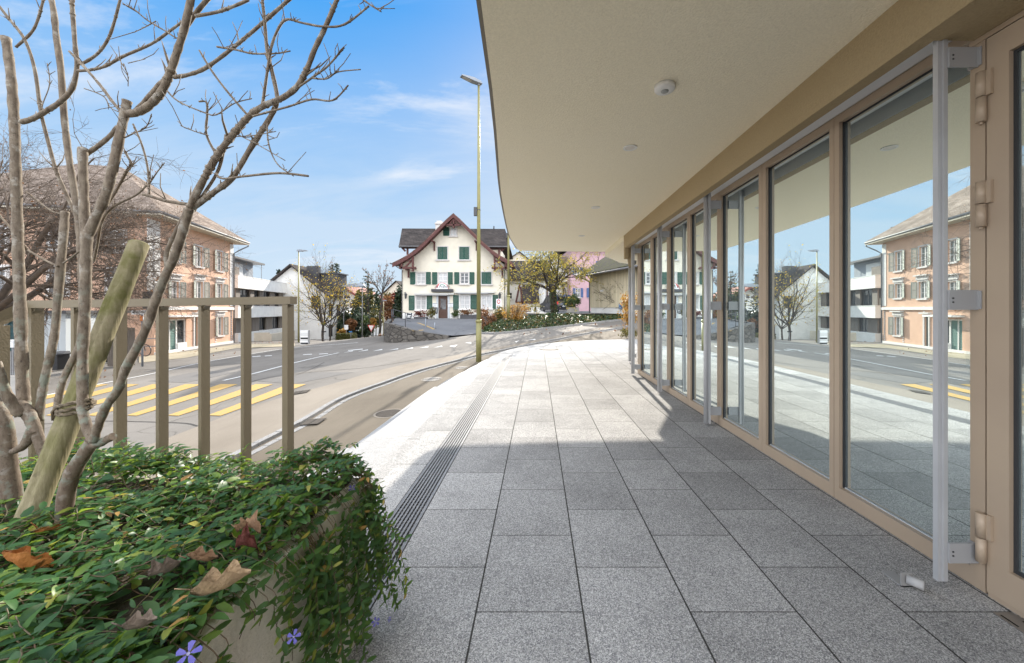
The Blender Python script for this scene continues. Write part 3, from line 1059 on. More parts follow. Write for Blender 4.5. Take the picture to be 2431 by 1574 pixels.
def face(mb, wall, loop, holes=(), reveal=.14, mi=0):
    """wall surface with window openings and their reveals"""
    loops = [list(loop)] + [[(a, c), (b, c), (b, e), (a, e)] for a, b, c, e in holes]
    mb.poly(loops, lambda u, z: wall.w(u, z), mi)
    for a, b, c, e in holes:
        r = [(a, c), (b, c), (b, e), (a, e)]
        for i in range(4):
            p, q = r[i], r[(i + 1) % 4]
            mb.add([wall.w(*p), wall.w(*q), wall.w(*q, -reveal), wall.w(*p, -reveal)], [(0, 1, 2, 3)], mi)
def window(parent, wall, R, pane=None, frame=None, cols=2, rows=3, d=-.09, bar=.035, rim=.06, sill=None, trim=None, tw=.11):
    u0, u1, z0, z1 = R
    mb = MB()
    F = lambda a, b, c, e, k=.04: wall.box(mb, a, b, d, d + k, c, e)
    F(u0, u0 + rim, z0, z1); F(u1 - rim, u1, z0, z1); F(u0 + rim, u1 - rim, z0, z0 + rim); F(u0 + rim, u1 - rim, z1 - rim, z1)
    for i in range(1, cols):
        c = u0 + (u1 - u0) * i / cols
        F(c - bar * .9, c + bar * .9, z0 + rim, z1 - rim, .05)
    for i in range(1, rows):
        c = z0 + (z1 - z0) * i / rows
        F(u0 + rim, u1 - rim, c - bar * .4, c + bar * .4, .03)
    o = mb.build('window', frame or M_WFRAME, parent)
    m2 = MB()
    m2.add([wall.w(u0 + .01, z0 + .01, d + .008), wall.w(u1 - .01, z0 + .01, d + .008), wall.w(u1 - .01, z1 - .01, d + .008), wall.w(u0 + .01, z1 - .01, d + .008)], [(0, 1, 2, 3)])
    m2.build('pane', pane or M_PANE, o)
    if sill:
        m3 = MB()
        wall.box(m3, u0 - .14, u1 + .14, .002, .12, z0 - .13, z0 - .005)
        m3.build('sill', sill, o)
    if trim:
        m4 = MB()
        wall.box(m4, u0 - tw, u0, .002, .035, z0, z1 + tw); wall.box(m4, u1, u1 + tw, .002, .035, z0, z1 + tw); wall.box(m4, u0, u1, .002, .035, z1, z1 + tw)
        m4.build('surround', trim, o)
    return o
def shutter(parent, wall, R, mat, d0=.03, n=11, open_deg=0, hinge=0):
    u0, u1, z0, z1 = R
    mb = MB()
    r = min(.055, (u1 - u0) * .16)
    wl, s = wall, 1
    if open_deg:
        uh = u0 if hinge == 0 else u1
        a = radians(open_deg)
        base = wall.d if hinge == 0 else -wall.d
        dirv = base * cos(a) + wall.n * sin(a)
        p = wall.p + wall.d * uh + wall.n * d0
        wl = Wall(p, dirv, flip=(hinge == 1))
        u1, u0, d0 = u1 - u0, 0.0, 0.0
    wl.box(mb, u0, u0 + r, d0, d0 + .04, z0, z1); wl.box(mb, u1 - r, u1, d0, d0 + .04, z0, z1)
    for a, b in ((z0, z0 + r * 1.2), (z1 - r * 1.2, z1), ((z0 + z1) / 2 - r * .5, (z0 + z1) / 2 + r * .5)):
        wl.box(mb, u0 + r, u1 - r, d0, d0 + .04, a, b)
    for i in range(n):
        z = z0 + r * 1.2 + (z1 - z0 - 2.4 * r) * (i + .5) / n
        h = (z1 - z0) / n * .36
        q = [(u0 + r, z - h, d0 + .036), (u1 - r, z - h, d0 + .036), (u1 - r, z + h * .7, d0 + .004), (u0 + r, z + h * .7, d0 + .004)]
        A = [wl.w(a, b, c) for a, b, c in q]
        B = [wl.w(a, b + .012, c) for a, b, c in q]
        mb.hexa(A, B)
    return mb.build('shutter', mat, parent)
def body(mb, wall, L, depth, z0, z1, mi=0, front=False):
    """side and back walls of a house standing behind a facade"""
    q = [(0, 0), (L, 0), (L, -depth), (0, -depth)]
    for i in range(4):
        if i == 0 and not front: continue
        a, b = q[i], q[(i + 1) % 4]
        mb.add([wall.w(a[0], z0, a[1]), wall.w(b[0], z0, b[1]), wall.w(b[0], z1, b[1]), wall.w(a[0], z1, a[1])], [(0, 1, 2, 3)], mi)
def gable_roof(mb, wall, u0, u1, zr, ze, d0, d1, th=.2, over=.0, mi=0):
    """ridge runs in depth; the gable shows in the facade plane"""
    um = (u0 + u1) / 2
    for a, b in ((u0, um), (u1, um)):
        A = [wall.w(a, ze, d0), wall.w(b, zr, d0), wall.w(b, zr + th, d0), wall.w(a, ze + th, d0)]
        B = [wall.w(a, ze, d1), wall.w(b, zr, d1), wall.w(b, zr + th, d1), wall.w(a, ze + th, d1)]
        mb.hexa(A, B, mi)
def side_roof(mb, wall, u0, u1, ze, zr, d_eave, d_ridge, d_back, th=.2, mi=0):
    """ridge runs along the facade"""
    for a, b in ((d_eave, d_ridge), (d_back, d_ridge)):
        A = [wall.w(u0, ze, a), wall.w(u0, zr, b), wall.w(u0, zr + th, b), wall.w(u0, ze + th, a)]
        B = [wall.w(u1, ze, a), wall.w(u1, zr, b), wall.w(u1, zr + th, b), wall.w(u1, ze + th, a)]
        mb.hexa(A, B, mi)

# ---- the inn across the road (pixel helper: enlarged crop of the photo, 4.815 px per pixel)
YR = 36.8
cpx = lambda x, y: (900 + x / 4.815, 480 + y / 4.815)
c0 = P(*cpx(265, 1365), YR)
RW = Wall((c0.x, YR), (1, 0))
RF = Wall((c0.x, YR - 1.05), (1, 0))        # plane of the overhanging verge
ru = lambda x, y: RW.px(*cpx(x, y))
rr = lambda x0, y0, x1, y1: RW.rect(*cpx(x0, y0), *cpx(x1, y1))
zlot = .36
inn = thing('village_inn', 'cream village inn with steep gable, red timber verges and green shutters', 'house', (c0.x + 5, YR + 4, zlot))
uR, _ = ru(1430, 1335)
WH = [rr(812, 292, 884, 386), rr(428, 806, 528, 936), rr(678, 806, 780, 936), rr(928, 806, 1023, 933), rr(420, 1070, 536, 1228), rr(922, 1068, 1036, 1218), rr(1172, 1066, 1288, 1214), rr(678, 1068, 785, 1328)]
loop = [(0, zlot - .5), (uR, zlot - .5)] + [ru(x, y) for x, y in [(1430, 712), (1320, 632), (1200, 505), (1100, 392), (1000, 280), (900, 180), (848, 138), (796, 180), (696, 280), (596, 392), (496, 505), (376, 632), (265, 712)]]
mb = MB()
face(mb, RW, loop, WH, .16)
_, zw = ru(265, 640)
body(mb, RW, uR, 6.5, zlot - .5, zw)
b0, b1 = ru(340, 520)[1], ru(340, 480)[1]
RW.box(mb, .55, uR - .45, -6, -1.6, zw - .02, b0 + .05)
mb.build('wall', M_CREAM, inn)
mb = MB()
RW.box(mb, -.015, WH[7][0] - .2, .004, .03, zlot - .5, ru(0, 1268)[1]); RW.box(mb, WH[7][1] + .2, uR + .015, .004, .03, zlot - .5, ru(0, 1268)[1])
mb.build('plinth', M_WHITEW, inn)
# gable roof with swept eaves
prof = [(150, 692), (240, 648), (330, 598), (420, 532), (510, 452), (600, 362), (690, 272), (770, 192), (848, 124)]
def roofline(pr, mirror=False):
    r = []
    for x, y in pr:
        if mirror: x = 1696 - x - (12 if x < 200 else 0)
        u, z = RF.px(*cpx(x, y))
        r.append((u, z))
    return r
mb = MB(); mr = MB()
for mir in (False, True):
    pl = roofline(prof, mir)
    for (a, b) in zip(pl, pl[1:]):
        th = .17
        A = [RW.w(a[0], a[1] - th, 1.05), RW.w(b[0], b[1] - th, 1.05), RW.w(b[0], b[1], 1.05), RW.w(a[0], a[1], 1.05)]
        B = [RW.w(a[0], a[1] - th, -6.5), RW.w(b[0], b[1] - th, -6.5), RW.w(b[0], b[1], -6.5), RW.w(a[0], a[1], -6.5)]
        mb.hexa(A, B)
        mr.hexa([RW.w(a[0], a[1] - .42, .98), RW.w(b[0], b[1] - .42, .98), RW.w(b[0], b[1] - .13, .98), RW.w(a[0], a[1] - .13, .98)],
                [RW.w(a[0], a[1] - .42, 1.065), RW.w(b[0], b[1] - .42, 1.065), RW.w(b[0], b[1] - .13, 1.065), RW.w(a[0], a[1] - .13, 1.065)])
        mr.hexa([RW.w(a[0], a[1] - .23, .0), RW.w(b[0], b[1] - .23, .0), RW.w(b[0], b[1] - .175, .0), RW.w(a[0], a[1] - .175, .0)],
                [RW.w(a[0], a[1] - .23, .97), RW.w(b[0], b[1] - .23, .97), RW.w(b[0], b[1] - .175, .97), RW.w(a[0], a[1] - .175, .97)])
mb.build('gable_roof', M_REDT, inn, fix=True)
mr.build('bargeboard', M_REDW, inn, fix=True)
# main roof across
mb = MB()
def pw(x, y, Y): return P(*cpx(x, y), Y)
e0, e1, r0, r1 = pw(225, 498, 38.0), pw(1468, 502, 38.0), pw(262, 300, 42.3), pw(1440, 305, 42.3)
k0, k1 = e0.copy(), e1.copy(); k0.y = k1.y = 46.6
up = Vector((0, 0, -.2))
mb.hexa([e0, e1, r1, r0], [v + up for v in (e0, e1, r1, r0)]); mb.hexa([k0, k1, r1, r0], [v + up for v in (k0, k1, r1, r0)])
mb.build('main_roof', M_SLATE, inn, fix=True)
mb = MB()
mb.beam(e0 + Vector((0, -.06, -.05)), e1 + Vector((0, -.06, -.05)), .12, .1)
for x in (150, 1534):
    q = pw(x, 700, YR - .5)
    mb.tube([(q.x, YR + d, q.z - .05) for d in (-1.0, 5.5)], .07, 8)
s = 1 if True else 0
q0, q1, q2 = pw(165, 712, YR - .7), pw(220, 750, YR - .3), pw(262, 775, YR - .05)
mb.tube([q0, q1, q2, (q2.x, q2.y, zlot)], .04, 6)
q0, q1, q2 = pw(1520, 712, YR - .7), pw(1470, 750, YR - .3), pw(1436, 775, YR - .05)
mb.tube([q0, q1, q2, (q2.x, q2.y, zlot)], .04, 6)
mb.build('gutter', M_GUTT, inn)
# timber brackets
mb = MB()
def tb(x0, y0, x1, y1, d=.85, w=.17, thick=.16):
    a, b = RF.px(*cpx(x0, y0)), RF.px(*cpx(x1, y1))
    mb.beam(RW.w(*a, d), RW.w(*b, d), thick, w, up=(0, 0, 1) if abs(x1 - x0) > abs(y1 - y0) else (1, 0, 0))
for mir in (False, True):
    M_ = (lambda x: 1696 - x) if mir else (lambda x: x)
    mb = MB()
    for x0, y0, x1, y1, d, w in [(222, 748, 412, 748, .85, .19), (249, 665, 249, 760, .85, .14), (378, 610, 378, 790, .85, .17), (290, 738, 376, 655, .84, .14), (262, 668, 372, 668, .84, .10), (298, 745, 298, 852, .12, .13)]:
        tb(M_(x0), y0, M_(x1), y1, d, w)
    for x, y in ((298, 765), (378, 745)):
        a = RF.px(*cpx(M_(x), y))
        mb.beam(RW.w(*a, 0), RW.w(*a, .95), .14, .14)
    mb.build('timber_bracket', M_REDW, inn)
    mb = MB()
    tb(M_(602), 432, M_(602), 536, .12, .12)
    a = RF.px(*cpx(M_(602), 440)); mb.beam(RW.w(*a, 0), RW.w(*a, .95), .14, .14)
    mb.build('timber_bracket', M_REDW, inn)
    mb = MB()
    for x0, y0, x1, y1 in [(262, 522, 470, 522), (325, 520, 325, 600), (262, 520, 300, 560)]:
        a, b = pw(M_(x0), y0, 38.3), pw(M_(x1), y1, 38.3)
        mb.beam(a, b, .14, .17, up=(0, 0, 1) if abs(x1 - x0) > abs(y1 - y0) else (1, 0, 0))
    mb.build('timber_bracket', M_REDW, inn)
mb = MB()
tb(752, 256, 928, 256, .85, .15); tb(848, 165, 848, 288, .85, .15); tb(800, 250, 848, 180, .84, .1); tb(896, 250, 848, 180, .84, .1)
mb.build('timber_bracket', M_REDW, inn)
mb = MB()
a, b = pw(655, 296, 41.0), pw(735, 225, 41.0)
mb.box(a.x, b.x - .1, 40.6, 41.4, a.z - .8, b.z - .1, 0); mb.box(a.x - .08, b.x, 40.5, 41.5, b.z - .32, b.z - .24, 0); mb.box(a.x + .1, b.x - .15, 40.7, 41.3, b.z - .1, b.z + .06, 0)
mb.build('chimney', M_STONE_TRIM, inn)
mb = MB()
q = pw(1312, 300, 42.3); mb.tube([(q.x, 42.3, q.z - .2), (q.x, 42.3, q.z + .25)], .07, 8)
mb.build('flue_pipe', M_DKMET, inn)
kw = dict(sill=M_STONE_TRIM, trim=M_STONE_TRIM)
window(inn, RW, WH[0], M_CURT, rows=2, **kw)
for i in (1, 2): window(inn, RW, WH[i], M_CURT, **kw)
window(inn, RW, WH[3], M_PANE, **kw)
for i in (4, 5, 6): window(inn, RW, WH[i], M_CURT, rows=3, trim=M_WFRAME, tw=.09, sill=M_WFRAME)
for R in [(735, 287, 804, 384), (357, 800, 415, 940), (538, 798, 592, 938), (608, 800, 666, 940), (789, 800, 842, 938), (861, 800, 916, 937), (1036, 800, 1090, 937),
          (342, 1068, 406, 1235), (546, 1064, 608, 1222), (848, 1063, 912, 1231), (1046, 1060, 1118, 1222), (1299, 1060, 1360, 1220)]:
    shutter(inn, RW, rr(*R), M_GREEN, .035)
for x0, x1, y0, y1 in [(670, 780, 512, 655), (918, 1028, 512, 655), (1172, 1282, 800, 936)]:
    R = rr(x0, y0, x1, y1)
    m5 = MB()
    RW.box(m5, R[0] - .1, R[0], .002, .035, R[2], R[3] + .1); RW.box(m5, R[1], R[1] + .1, .002, .035, R[2], R[3] + .1); RW.box(m5, R[0], R[1], .002, .035, R[3], R[3] + .1)
    RW.box(m5, R[0] - .18, R[1] + .18, .002, .13, R[2] - .14, R[2] - .004); RW.box(m5, R[0], R[1], .002, .006, R[2], R[3])
    m5.build('blind_window', M_STONE_TRIM, inn)
    um = (R[0] + R[1]) / 2
    shutter(inn, RW, (R[0], um - .005, R[2], R[3]), M_GREEN, .012); shutter(inn, RW, (um + .005, R[1], R[2], R[3]), M_GREEN, .012)
R = WH[7]
mb = MB()
RW.box(mb, R[0], R[1], -.12, -.06, R[2], R[3])
for k in range(9):
    z = R[2] + .08 + k * (R[3] - R[2] - .1) / 9
    RW.box(mb, R[0] + .08, R[1] - .08, -.06, -.045, z, z + .18)
dr = mb.build('door', M_DOORB, inn)
mb = MB()
um = (R[0] + R[1]) / 2
a0, a1 = ru(705, 1225)[1], ru(705, 1105)[1]
RW.box(mb, um - .26, um + .26, -.044, -.035, a0, a1, 0)
for k in range(6):
    t0 = k / 6
    mb.beam(RW.w(um - .26, a0 + (a1 - a0) * t0, -.03), RW.w(um + .26, min(a1, a0 + (a1 - a0) * t0 + .45), -.03), .02, .05, up=(0, -1, 0), mi=1)
mb.build('pane', [M_PANE, M_DOORB], dr)
mb = MB()
mb.tube([RW.w(R[0] + .09, ru(0, 1210)[1], -.02), RW.w(R[0] + .09, ru(0, 1240)[1], -.02)], .02, 6)
mb.build('handle', M_GALV, dr)
mb = MB()
RW.box(mb, R[0] - .19, R[0], .003, .05, zlot, R[3] + .12); RW.box(mb, R[1], R[1] + .19, .003, .05, zlot, R[3] + .12); RW.box(mb, R[0], R[1], .003, .05, R[3], R[3] + .12)
RW.box(mb, R[0] - .1, R[1] + .1, -.1, .45, zlot - .2, R[2])
mb.build('door_surround', pmat('pale_blue_trim', (.50, .53, .55), rough=0.8), inn)
for x0, x1, y0, y1 in [(412, 862, 1040, 1058), (872, 1326, 1022, 1040)]:
    R = rr(x0, y0, x1, y1)
    mb = MB()
    RW.box(mb, R[0], R[1], .004, .30, R[2], R[3], 0)
    RW.box(mb, R[0] + .3, R[1] - .6, .30, .36, R[2] - .10, R[2] - .02, 1)
    for uu in (R[0] + .5, R[1] - .7): mb.beam(RW.w(uu, R[2], .1), RW.w(uu + .3, R[2] - .05, .32), .05, .05, mi=1)
    mb.build('awning', [pmat('awning_white', (.55, .54, .50), rough=0.6), M_GALV], inn)
R = rr(608, 995, 850, 1025)
mb = MB()
RW.box(mb, R[0], R[1], .004, .42, R[2], R[3])
sg0 = mb.build('entrance_canopy', M_DKMET, inn)
# sign board: half disc with arcs and lettering
cu, cz = ru(731, 996); rad = ru(802, 996)[0] - cu
hh = ru(731, 926)[1] - cz
mb = MB()
arc = [(cu + rad * cos(a), cz + hh * sin(a)) for a in [pi * k / 20 for k in range(21)]]
mb.poly([arc], lambda u, z: RW.w(u, z, .40)); mb.poly([arc], lambda u, z: RW.w(u, z, .36))
for a, b in zip(arc, arc[1:] + arc[:1]): mb.add([RW.w(*a, .40), RW.w(*b, .40), RW.w(*b, .36), RW.w(*a, .36)], [(0, 1, 2, 3)])
sgn = mb.build('sign_board', M_SIGNW, inn)
mb = MB()
def arcband(r0, r1, a0, a1, mi, sx=1.0):
    n = 12
    for k in range(n):
        t0, t1 = a0 + (a1 - a0) * k / n, a0 + (a1 - a0) * (k + 1) / n
        f = lambda r, t: RW.w(cu + rad * r * sx * cos(t), cz + hh * r * sin(t), .404)
        mb.add([f(r0, t0), f(r1, t0), f(r1, t1), f(r0, t1)], [(0, 1, 2, 3)], mi)
arcband(.96, 1.03, 0, pi, 1)
arcband(.80, .93, radians(122), radians(165), 1)
arcband(.66, .76, radians(48), radians(122), 0)
mb.build('emblem', [pmat('sign_green', (.02, .16, .06), rough=0.5), M_SIGNR], sgn)
def text(name, body_, size, loc, rot, mat, parent=None, ext=.003, shear=0.0, align='CENTER'):
    c = bpy.data.curves.new(name, 'FONT')
    c.body = body_; c.size = size; c.extrude = ext; c.align_x = align; c.align_y = 'BOTTOM'; c.shear = shear
    o = bpy.data.objects.new(name, c)
    COL.objects.link(o)
    dg = bpy.context.evaluated_depsgraph_get()
    me = bpy.data.meshes.new_from_object(o.evaluated_get(dg))
    bpy.data.objects.remove(o)
    me.materials.clear(); me.materials.append(mat)
    me.transform(Matrix.LocRotScale(Vector(loc), rot, None))
    r = bpy.data.objects.new(name, me)
    COL.objects.link(r)
    if parent is not None: attach(r, parent)
    return r
from mathutils import Euler
FRONT = Euler((radians(90), 0, 0))
text('lettering', 'da Franco', .36, RW.w(cu, cz + .05, .405), FRONT, pmat('sign_ink', (.03, .03, .05), rough=0.6), sgn, shear=.2)
for x0, x1, y0, y1, dark in [(613, 668, 1150, 1200, 0), (795, 848, 1150, 1200, 0), (615, 670, 1205, 1270, 1)]:
    R = rr(x0, y0, x1, y1)
    mb = MB()
    RW.box(mb, R[0], R[1], .004, .07, R[2], R[3], dark)
    if not dark:
        RW.box(mb, R[0], R[1], .07, .075, R[3] - .09, R[3] - .03, 2)
        for k in range(4): RW.box(mb, R[0] + .05, R[1] - .1, .07, .073, R[2] + .06 + k * .06, R[2] + .075 + k * .06, 2)
    else:
        for r in range(3):
            for c in range(3): RW.box(mb, R[0] + .05 + c * .13, R[0] + .13 + c * .13, .07, .074, R[2] + .08 + r * .14, R[2] + .16 + r * .14, 3)
    mb.build('menu_box', [M_SIGNW, M_BLACK, M_GALV, M_CHALKW], inn)
for x in (318, 1383):
    u, z = ru(x, 1072)
    mb = MB()
    c = RW.w(u, z, .35)
    mb.lathe((c.x, c.y, c.z), [(.05, -.28), (.09, -.24), (.12, .1), (.17, .13), (.06, .26), (.02, .34)], 6, smooth=False)
    sx = -1 if x < 800 else 1
    e = RW.w(u + sx * .22, z + .2, .0)
    mb.tube([e, RW.w(u + sx * .2, z + .32, .2), RW.w(u, z + .36, .34), RW.w(u, z + .3, .35)], .022, 6)
    mb.build('lantern', pmat('iron_lantern', (.05, .055, .06), rough=0.5), inn)

# ---- parking area in front of the inn, with its rubble retaining wall
lot_px = [(927, 767), (1000, 784), (1058, 797), (1110, 795), (1180, 791), (1205, 789)]
LA = P(925, 770, 22.6); 
lotp = [(-8.85, 23.0), (-7.0, 21.9), (-5.3, 21.6), (-3.9, 22.0), (-2.6, 22.6), (-2.0, 25.5), (-1.6, 30), (.4, 37.5), (-14.0, 37.5), (-12.6, 33), (-10.8, 28.5), (-9.6, 25)]
def lotz(x, y):
    t = max(0, min(1, (y - 21.6) / 9))
    s = max(0, min(1, (-4.5 - x) / 4.0))
    low = gz(x, y) + .02
    return low * (1 - t) * (1 - s) + zlot * (1 - (1 - t) * (1 - s))
mb = MB()
n = 26
xs = [-14 + 15 * i / n for i in range(n + 1)]
pts_in = []
from mathutils.geometry import intersect_point_tri_2d
ctr = (-6, 29)
rings = [[(ctr[0] + (a - ctr[0]) * f, ctr[1] + (b - ctr[1]) * f) for a, b in [tuple(v) for v in resample([Vector(q) for q in lotp + [lotp[0]]], 49)[:-1]]] for f in (1, .85, .7, .5, .3, .1)]
for rg in rings: mb.v += [(a, b, lotz(a, b)) for a, b in rg]
m_ = 48
for i in range(len(rings) - 1):
    for k in range(m_):
        k2 = (k + 1) % m_
        mb.f.append([i * m_ + k, i * m_ + k2, (i + 1) * m_ + k2, (i + 1) * m_ + k]); mb.m.append(0); mb.s.append(True)
mb.f.append([(len(rings) - 1) * m_ + k for k in range(m_)]); mb.m.append(0); mb.s.append(True)
struct(mb.build('parking_area', M_LOT, fix=True))
def rubble(name, c1, c2):
    m, t, b, out = new_mat(name)
    co = t.scale(t.coord(), (1.6, 1.6, 3.0))
    v = t.node('ShaderNodeTexVoronoi', feature='F1'); v.inputs['Scale'].default_value = 1.5
    t.put(v.inputs['Vector'], co)
    e = t.node('ShaderNodeTexVoronoi', feature='DISTANCE_TO_EDGE'); e.inputs['Scale'].default_value = 1.5
    t.put(e.inputs['Vector'], co)
    r = t.sep(v.outputs['Color'])[0]
    col = t.mix(r, c1, c2)
    col = t.mix(t.ramp(t.noise(co, 8, 4), .4, .7, 0, .5), col, mul(c1, .5))
    t.put(b.inputs['Base Color'], t.mix(t.ramp(e.outputs['Distance'], 0, .07, .9, 0), col, mul(c1, .25)))
    b.inputs['Roughness'].default_value = .9
    t.put(b.inputs['Normal'], t.bump(t.ramp(e.outputs['Distance'], 0, .12), 0.8, .05))
    return m
M_RUB = rubble('rubble_stone', (.075, .066, .057), (.145, .13, .114))
wallp = resample([Vector(q) for q in [(-12.9, 33.5), (-10.95, 28.5), (-9.75, 25), (-9.0, 23.0), (-8.3, 22.2), (-7.2, 21.75), (-5.9, 21.5), (-5.0, 21.45)]], 40)
wo_ = offset2(wallp, -.32)
mb = MB()
for i in range(len(wallp) - 1):
    def top(q):
        t = max(0, min(1, (q.x + 5.2) / -3.0))
        return lotz(q.x, q.y) * 1 + .05 - .0 * t
    a, b, c, e = wallp[i], wallp[i + 1], wo_[i + 1], wo_[i]
    za, zb = top(a), top(b)
    ga, gb = gz(a.x, a.y) - .3, gz(b.x, b.y) - .3
    mb.hexa([(a.x, a.y, ga), (b.x, b.y, gb), (c.x, c.y, gb), (e.x, e.y, ga)], [(a.x, a.y, za), (b.x, b.y, zb), (c.x, c.y, zb), (e.x, e.y, za)])
rw = mb.build('retaining_wall', M_RUB, fix=True)
tag(rw, 'curved rubble stone retaining wall below the inn parking area', 'wall')
mb = MB()
mr_ = offset2(wallp, .12)
for k in (0, 1):
    z = (.45, .85)[k]
    mb.tube([(q.x, q.y, lotz(q.x, q.y) + z) for q in mr_[:34]], .016 if k == 0 else .022, 6)
for i in range(0, 35, 4):
    q = mr_[i]
    mb.tube([(q.x, q.y, lotz(q.x, q.y)), (q.x, q.y, lotz(q.x, q.y) + .87)], .02, 6)
tag(mb.build('wall_railing', M_DKMET), 'thin dark metal railing along the top of the rubble retaining wall', 'railing')
for (x, y, h, lab) in [(1010.5, 801, 1.15, 'taller of two slim bollards at the roadside corner of the inn car park'), (1032, 799.5, .85, 'shorter metal bollard at the roadside corner of the inn car park')]:
    q = GT(x, y)
    mb = MB()
    mb.tube([(q.x, q.y, q.z - .1), (q.x, q.y, q.z + h), (q.x, q.y, q.z + h + .03)], [.05, .05, .03], 10)
    tag(mb.build('bollard', M_LAMPH), lab, 'bollard', 'bollards of the inn car park')
mb = MB()
def lotmark(px, w):
    pts = []
    for x, y in px:
        t = (x - CX) / FP
        Y = 20
        while EYE - (y - CY) / FP * Y > lotz(t * Y, Y) and Y < 40: Y += .05
        pts.append(Vector((t * Y, Y)))
    pts = resample(pts, 12)
    a, b = offset2(pts, w), offset2(pts, -w)
    mb.add([(q.x, q.y, lotz(q.x, q.y) + .012) for q in a] + [(q.x, q.y, lotz(q.x, q.y) + .012) for q in b], [(i, i + 1, 13 + i, 12 + i) for i in range(11)])
lotmark([cpx(440, 1380), cpx(630, 1455)], .09); lotmark([cpx(380, 1474), cpx(508, 1462)], .07)
struct(mb.build('parking_marking', M_YEL))
# ---- salmon coloured house on the left
apx = lambda x, y: (x / 3.669, 480 + y / 3.669)
bpx = lambda x, y: (500 + x / 4.958, 560 + y / 4.958)
dpx = lambda x, y: (1180 + x / 5.926, 560 + y / 5.926)
SDIR = (-.262, 1)
OWl = Wall((-26.3, 26.0), SDIR)             # u from the near corner
LO = (Vector((-28.9, 36)) - Vector((-26.3, 26))).length
ou = lambda x, y: OWl.px(*apx(x, y))
orr = lambda x0, y0, x1, y1: OWl.rect(*apx(x0, y0), *apx(x1, y1))
zo = -2.0
zeave = 7.55
oh = thing('salmon_house', 'three storey salmon rendered house with hipped brown tile roof and open shutters', 'house', (-32, 30, zo))
wins = [orr(1700, 385, 1762, 560), orr(1886, 430, 1936, 598), orr(1490, 690, 1556, 845), orr(1706, 690, 1766, 838), orr(1887, 710, 1937, 835), orr(1895, 1000, 1941, 1160)]
wins.insert(0, (wins[2][0], wins[2][1], wins[0][2], wins[0][3]))
shop_o = orr(1450, 1018, 1622, 1290); shop_o = (shop_o[0], shop_o[1], zo + .15, shop_o[3])
do_o = orr(1692, 1000, 1722, 1290); do_o = (do_o[0], do_o[1], zo + .15, do_o[3])
mb = MB()
loop = [(0, zo - .6), (LO, zo - .6), (LO, zeave), (0, zeave)]
face(mb, OWl, loop, wins + [shop_o, do_o], .2)
body(mb, OWl, LO, 13, zo - .6, zeave)
mb.build('wall', M_ORANGE, oh)
mb = MB()
for u0, u1 in ((-.02, .55), (LO - .55, LO + .02)):
    OWl.box(mb, u0, u1, .003, .04, zo + 3.55, zeave - .2)
OWl.box(mb, -.6, -.0, -.03, .0, zo + 3.55, zeave - .2)
zb = ou(1740, 925)[1]
OWl.box(mb, -.05, LO + .06, .003, .14, zb - .12, zb + .12)
OWl.box(mb, 0, LO + .03, .003, .10, zo - .6, zo + .28)
mb.build('stone_band', pmat('pale_stone_band', (.62, .60, .57), rough=.85), oh)
# quoin zig-zag of the ground floor
mb = MB()
for u in (.12, LO * .47, LO * .71, LO - .42):
    for k in range(17):
        z = zo + .35 + k * .19
        OWl.box(mb, u + (.05 if k % 2 else 0), u + .17 + (.05 if k % 2 else 0), .003, .03, z, z + .10)
o_q = mb.build('quoins', M_STONE_TRIM, oh); o_q['kind'] = 'stuff'
for R in wins:
    window(oh, OWl, R, pmat('greenish_pane', (.17, .20, .19), rough=.06, spec=.9) if R is wins[0] else bpy.data.materials['greenish_pane'], rows=3, d=-.16, sill=M_STONE_TRIM, trim=M_STONE_TRIM, tw=.12)
    wdt = R[1] - R[0]
    sw = wdt * .52
    shutter(oh, OWl, (R[0] - .13 - sw, R[0] - .13, R[2], R[3]), M_GREYSH, .05, 13, open_deg=14, hinge=1)
    shutter(oh, OWl, (R[1] + .13, R[1] + .13 + sw, R[2], R[3]), M_GREYSH, .05, 13, open_deg=14, hinge=0)
for R in wins[3:]:
    mb = MB()
    OWl.box(mb, R[0] - .2, R[1] + .2, .003, .10, R[3] + .13, R[3] + .45); OWl.box(mb, R[0] - .3, R[1] + .3, .003, .24, R[3] + .45, R[3] + .55)
    mb.build('window_cornice', M_STONE_TRIM, oh)
# shop front with white canopy
u0, u1, z0, z1 = shop_o
mb = MB()
um = u0 + (u1 - u0) * .54
for a, b in ((u0, u0 + .08), (um - .06, um + .06), (u1 - .08, u1), (u0 + (um - u0) * .35, u0 + (um - u0) * .35 + .07)):
    OWl.box(mb, a, b, -.16, -.06, z0, z1)
OWl.box(mb, u0, u1, -.16, -.06, z1 - .1, z1)
OWl.box(mb, um, u1, -.16, .05, z0 - .3, z0 + .55)
sf = mb.build('shop_front', M_WFRAME, oh)
mb = MB(); mb.add([OWl.w(um, z0, -.12), OWl.w(u1, z0, -.12), OWl.w(u1, z1, -.12), OWl.w(um, z1, -.12)], [(0, 1, 2, 3)])
mb.build('pane', M_PANE, sf)
mb = MB()
nn = 24
for k in range(nn):
    z = z0 + (z1 - z0 - .1) * k / nn
    OWl.box(mb, u0 + .08, um - .06, -.15, -.10 - .02 * (k % 2), z, z + (z1 - z0) / nn)
mb.build('roller_shutter', pmat('green_roller', (.10, .18, .16), rough=.5), sf)
mb = MB(); OWl.box(mb, u0 - .2, u1 + .5, .003, .75, z1 + .16, z1 + .30)
mb.build('shop_canopy', M_WHITEW, oh)
u0, u1, z0, z1 = do_o
mb = MB(); OWl.box(mb, u0, u1, -.15, -.1, z0, z1); mb.build('door', pmat('dark_green_door', (.05, .08, .07), rough=.5), oh)
mb = MB(); OWl.box(mb, u0 - .14, u0, .003, .06, z0, z1 + .15); OWl.box(mb, u1, u1 + .14, .003, .06, z0, z1 + .15); OWl.box(mb, u0, u1, .003, .06, z1, z1 + .15); OWl.box(mb, u0 - .3, u1 + .3, .003, .25, z1 + .25, z1 + .37)
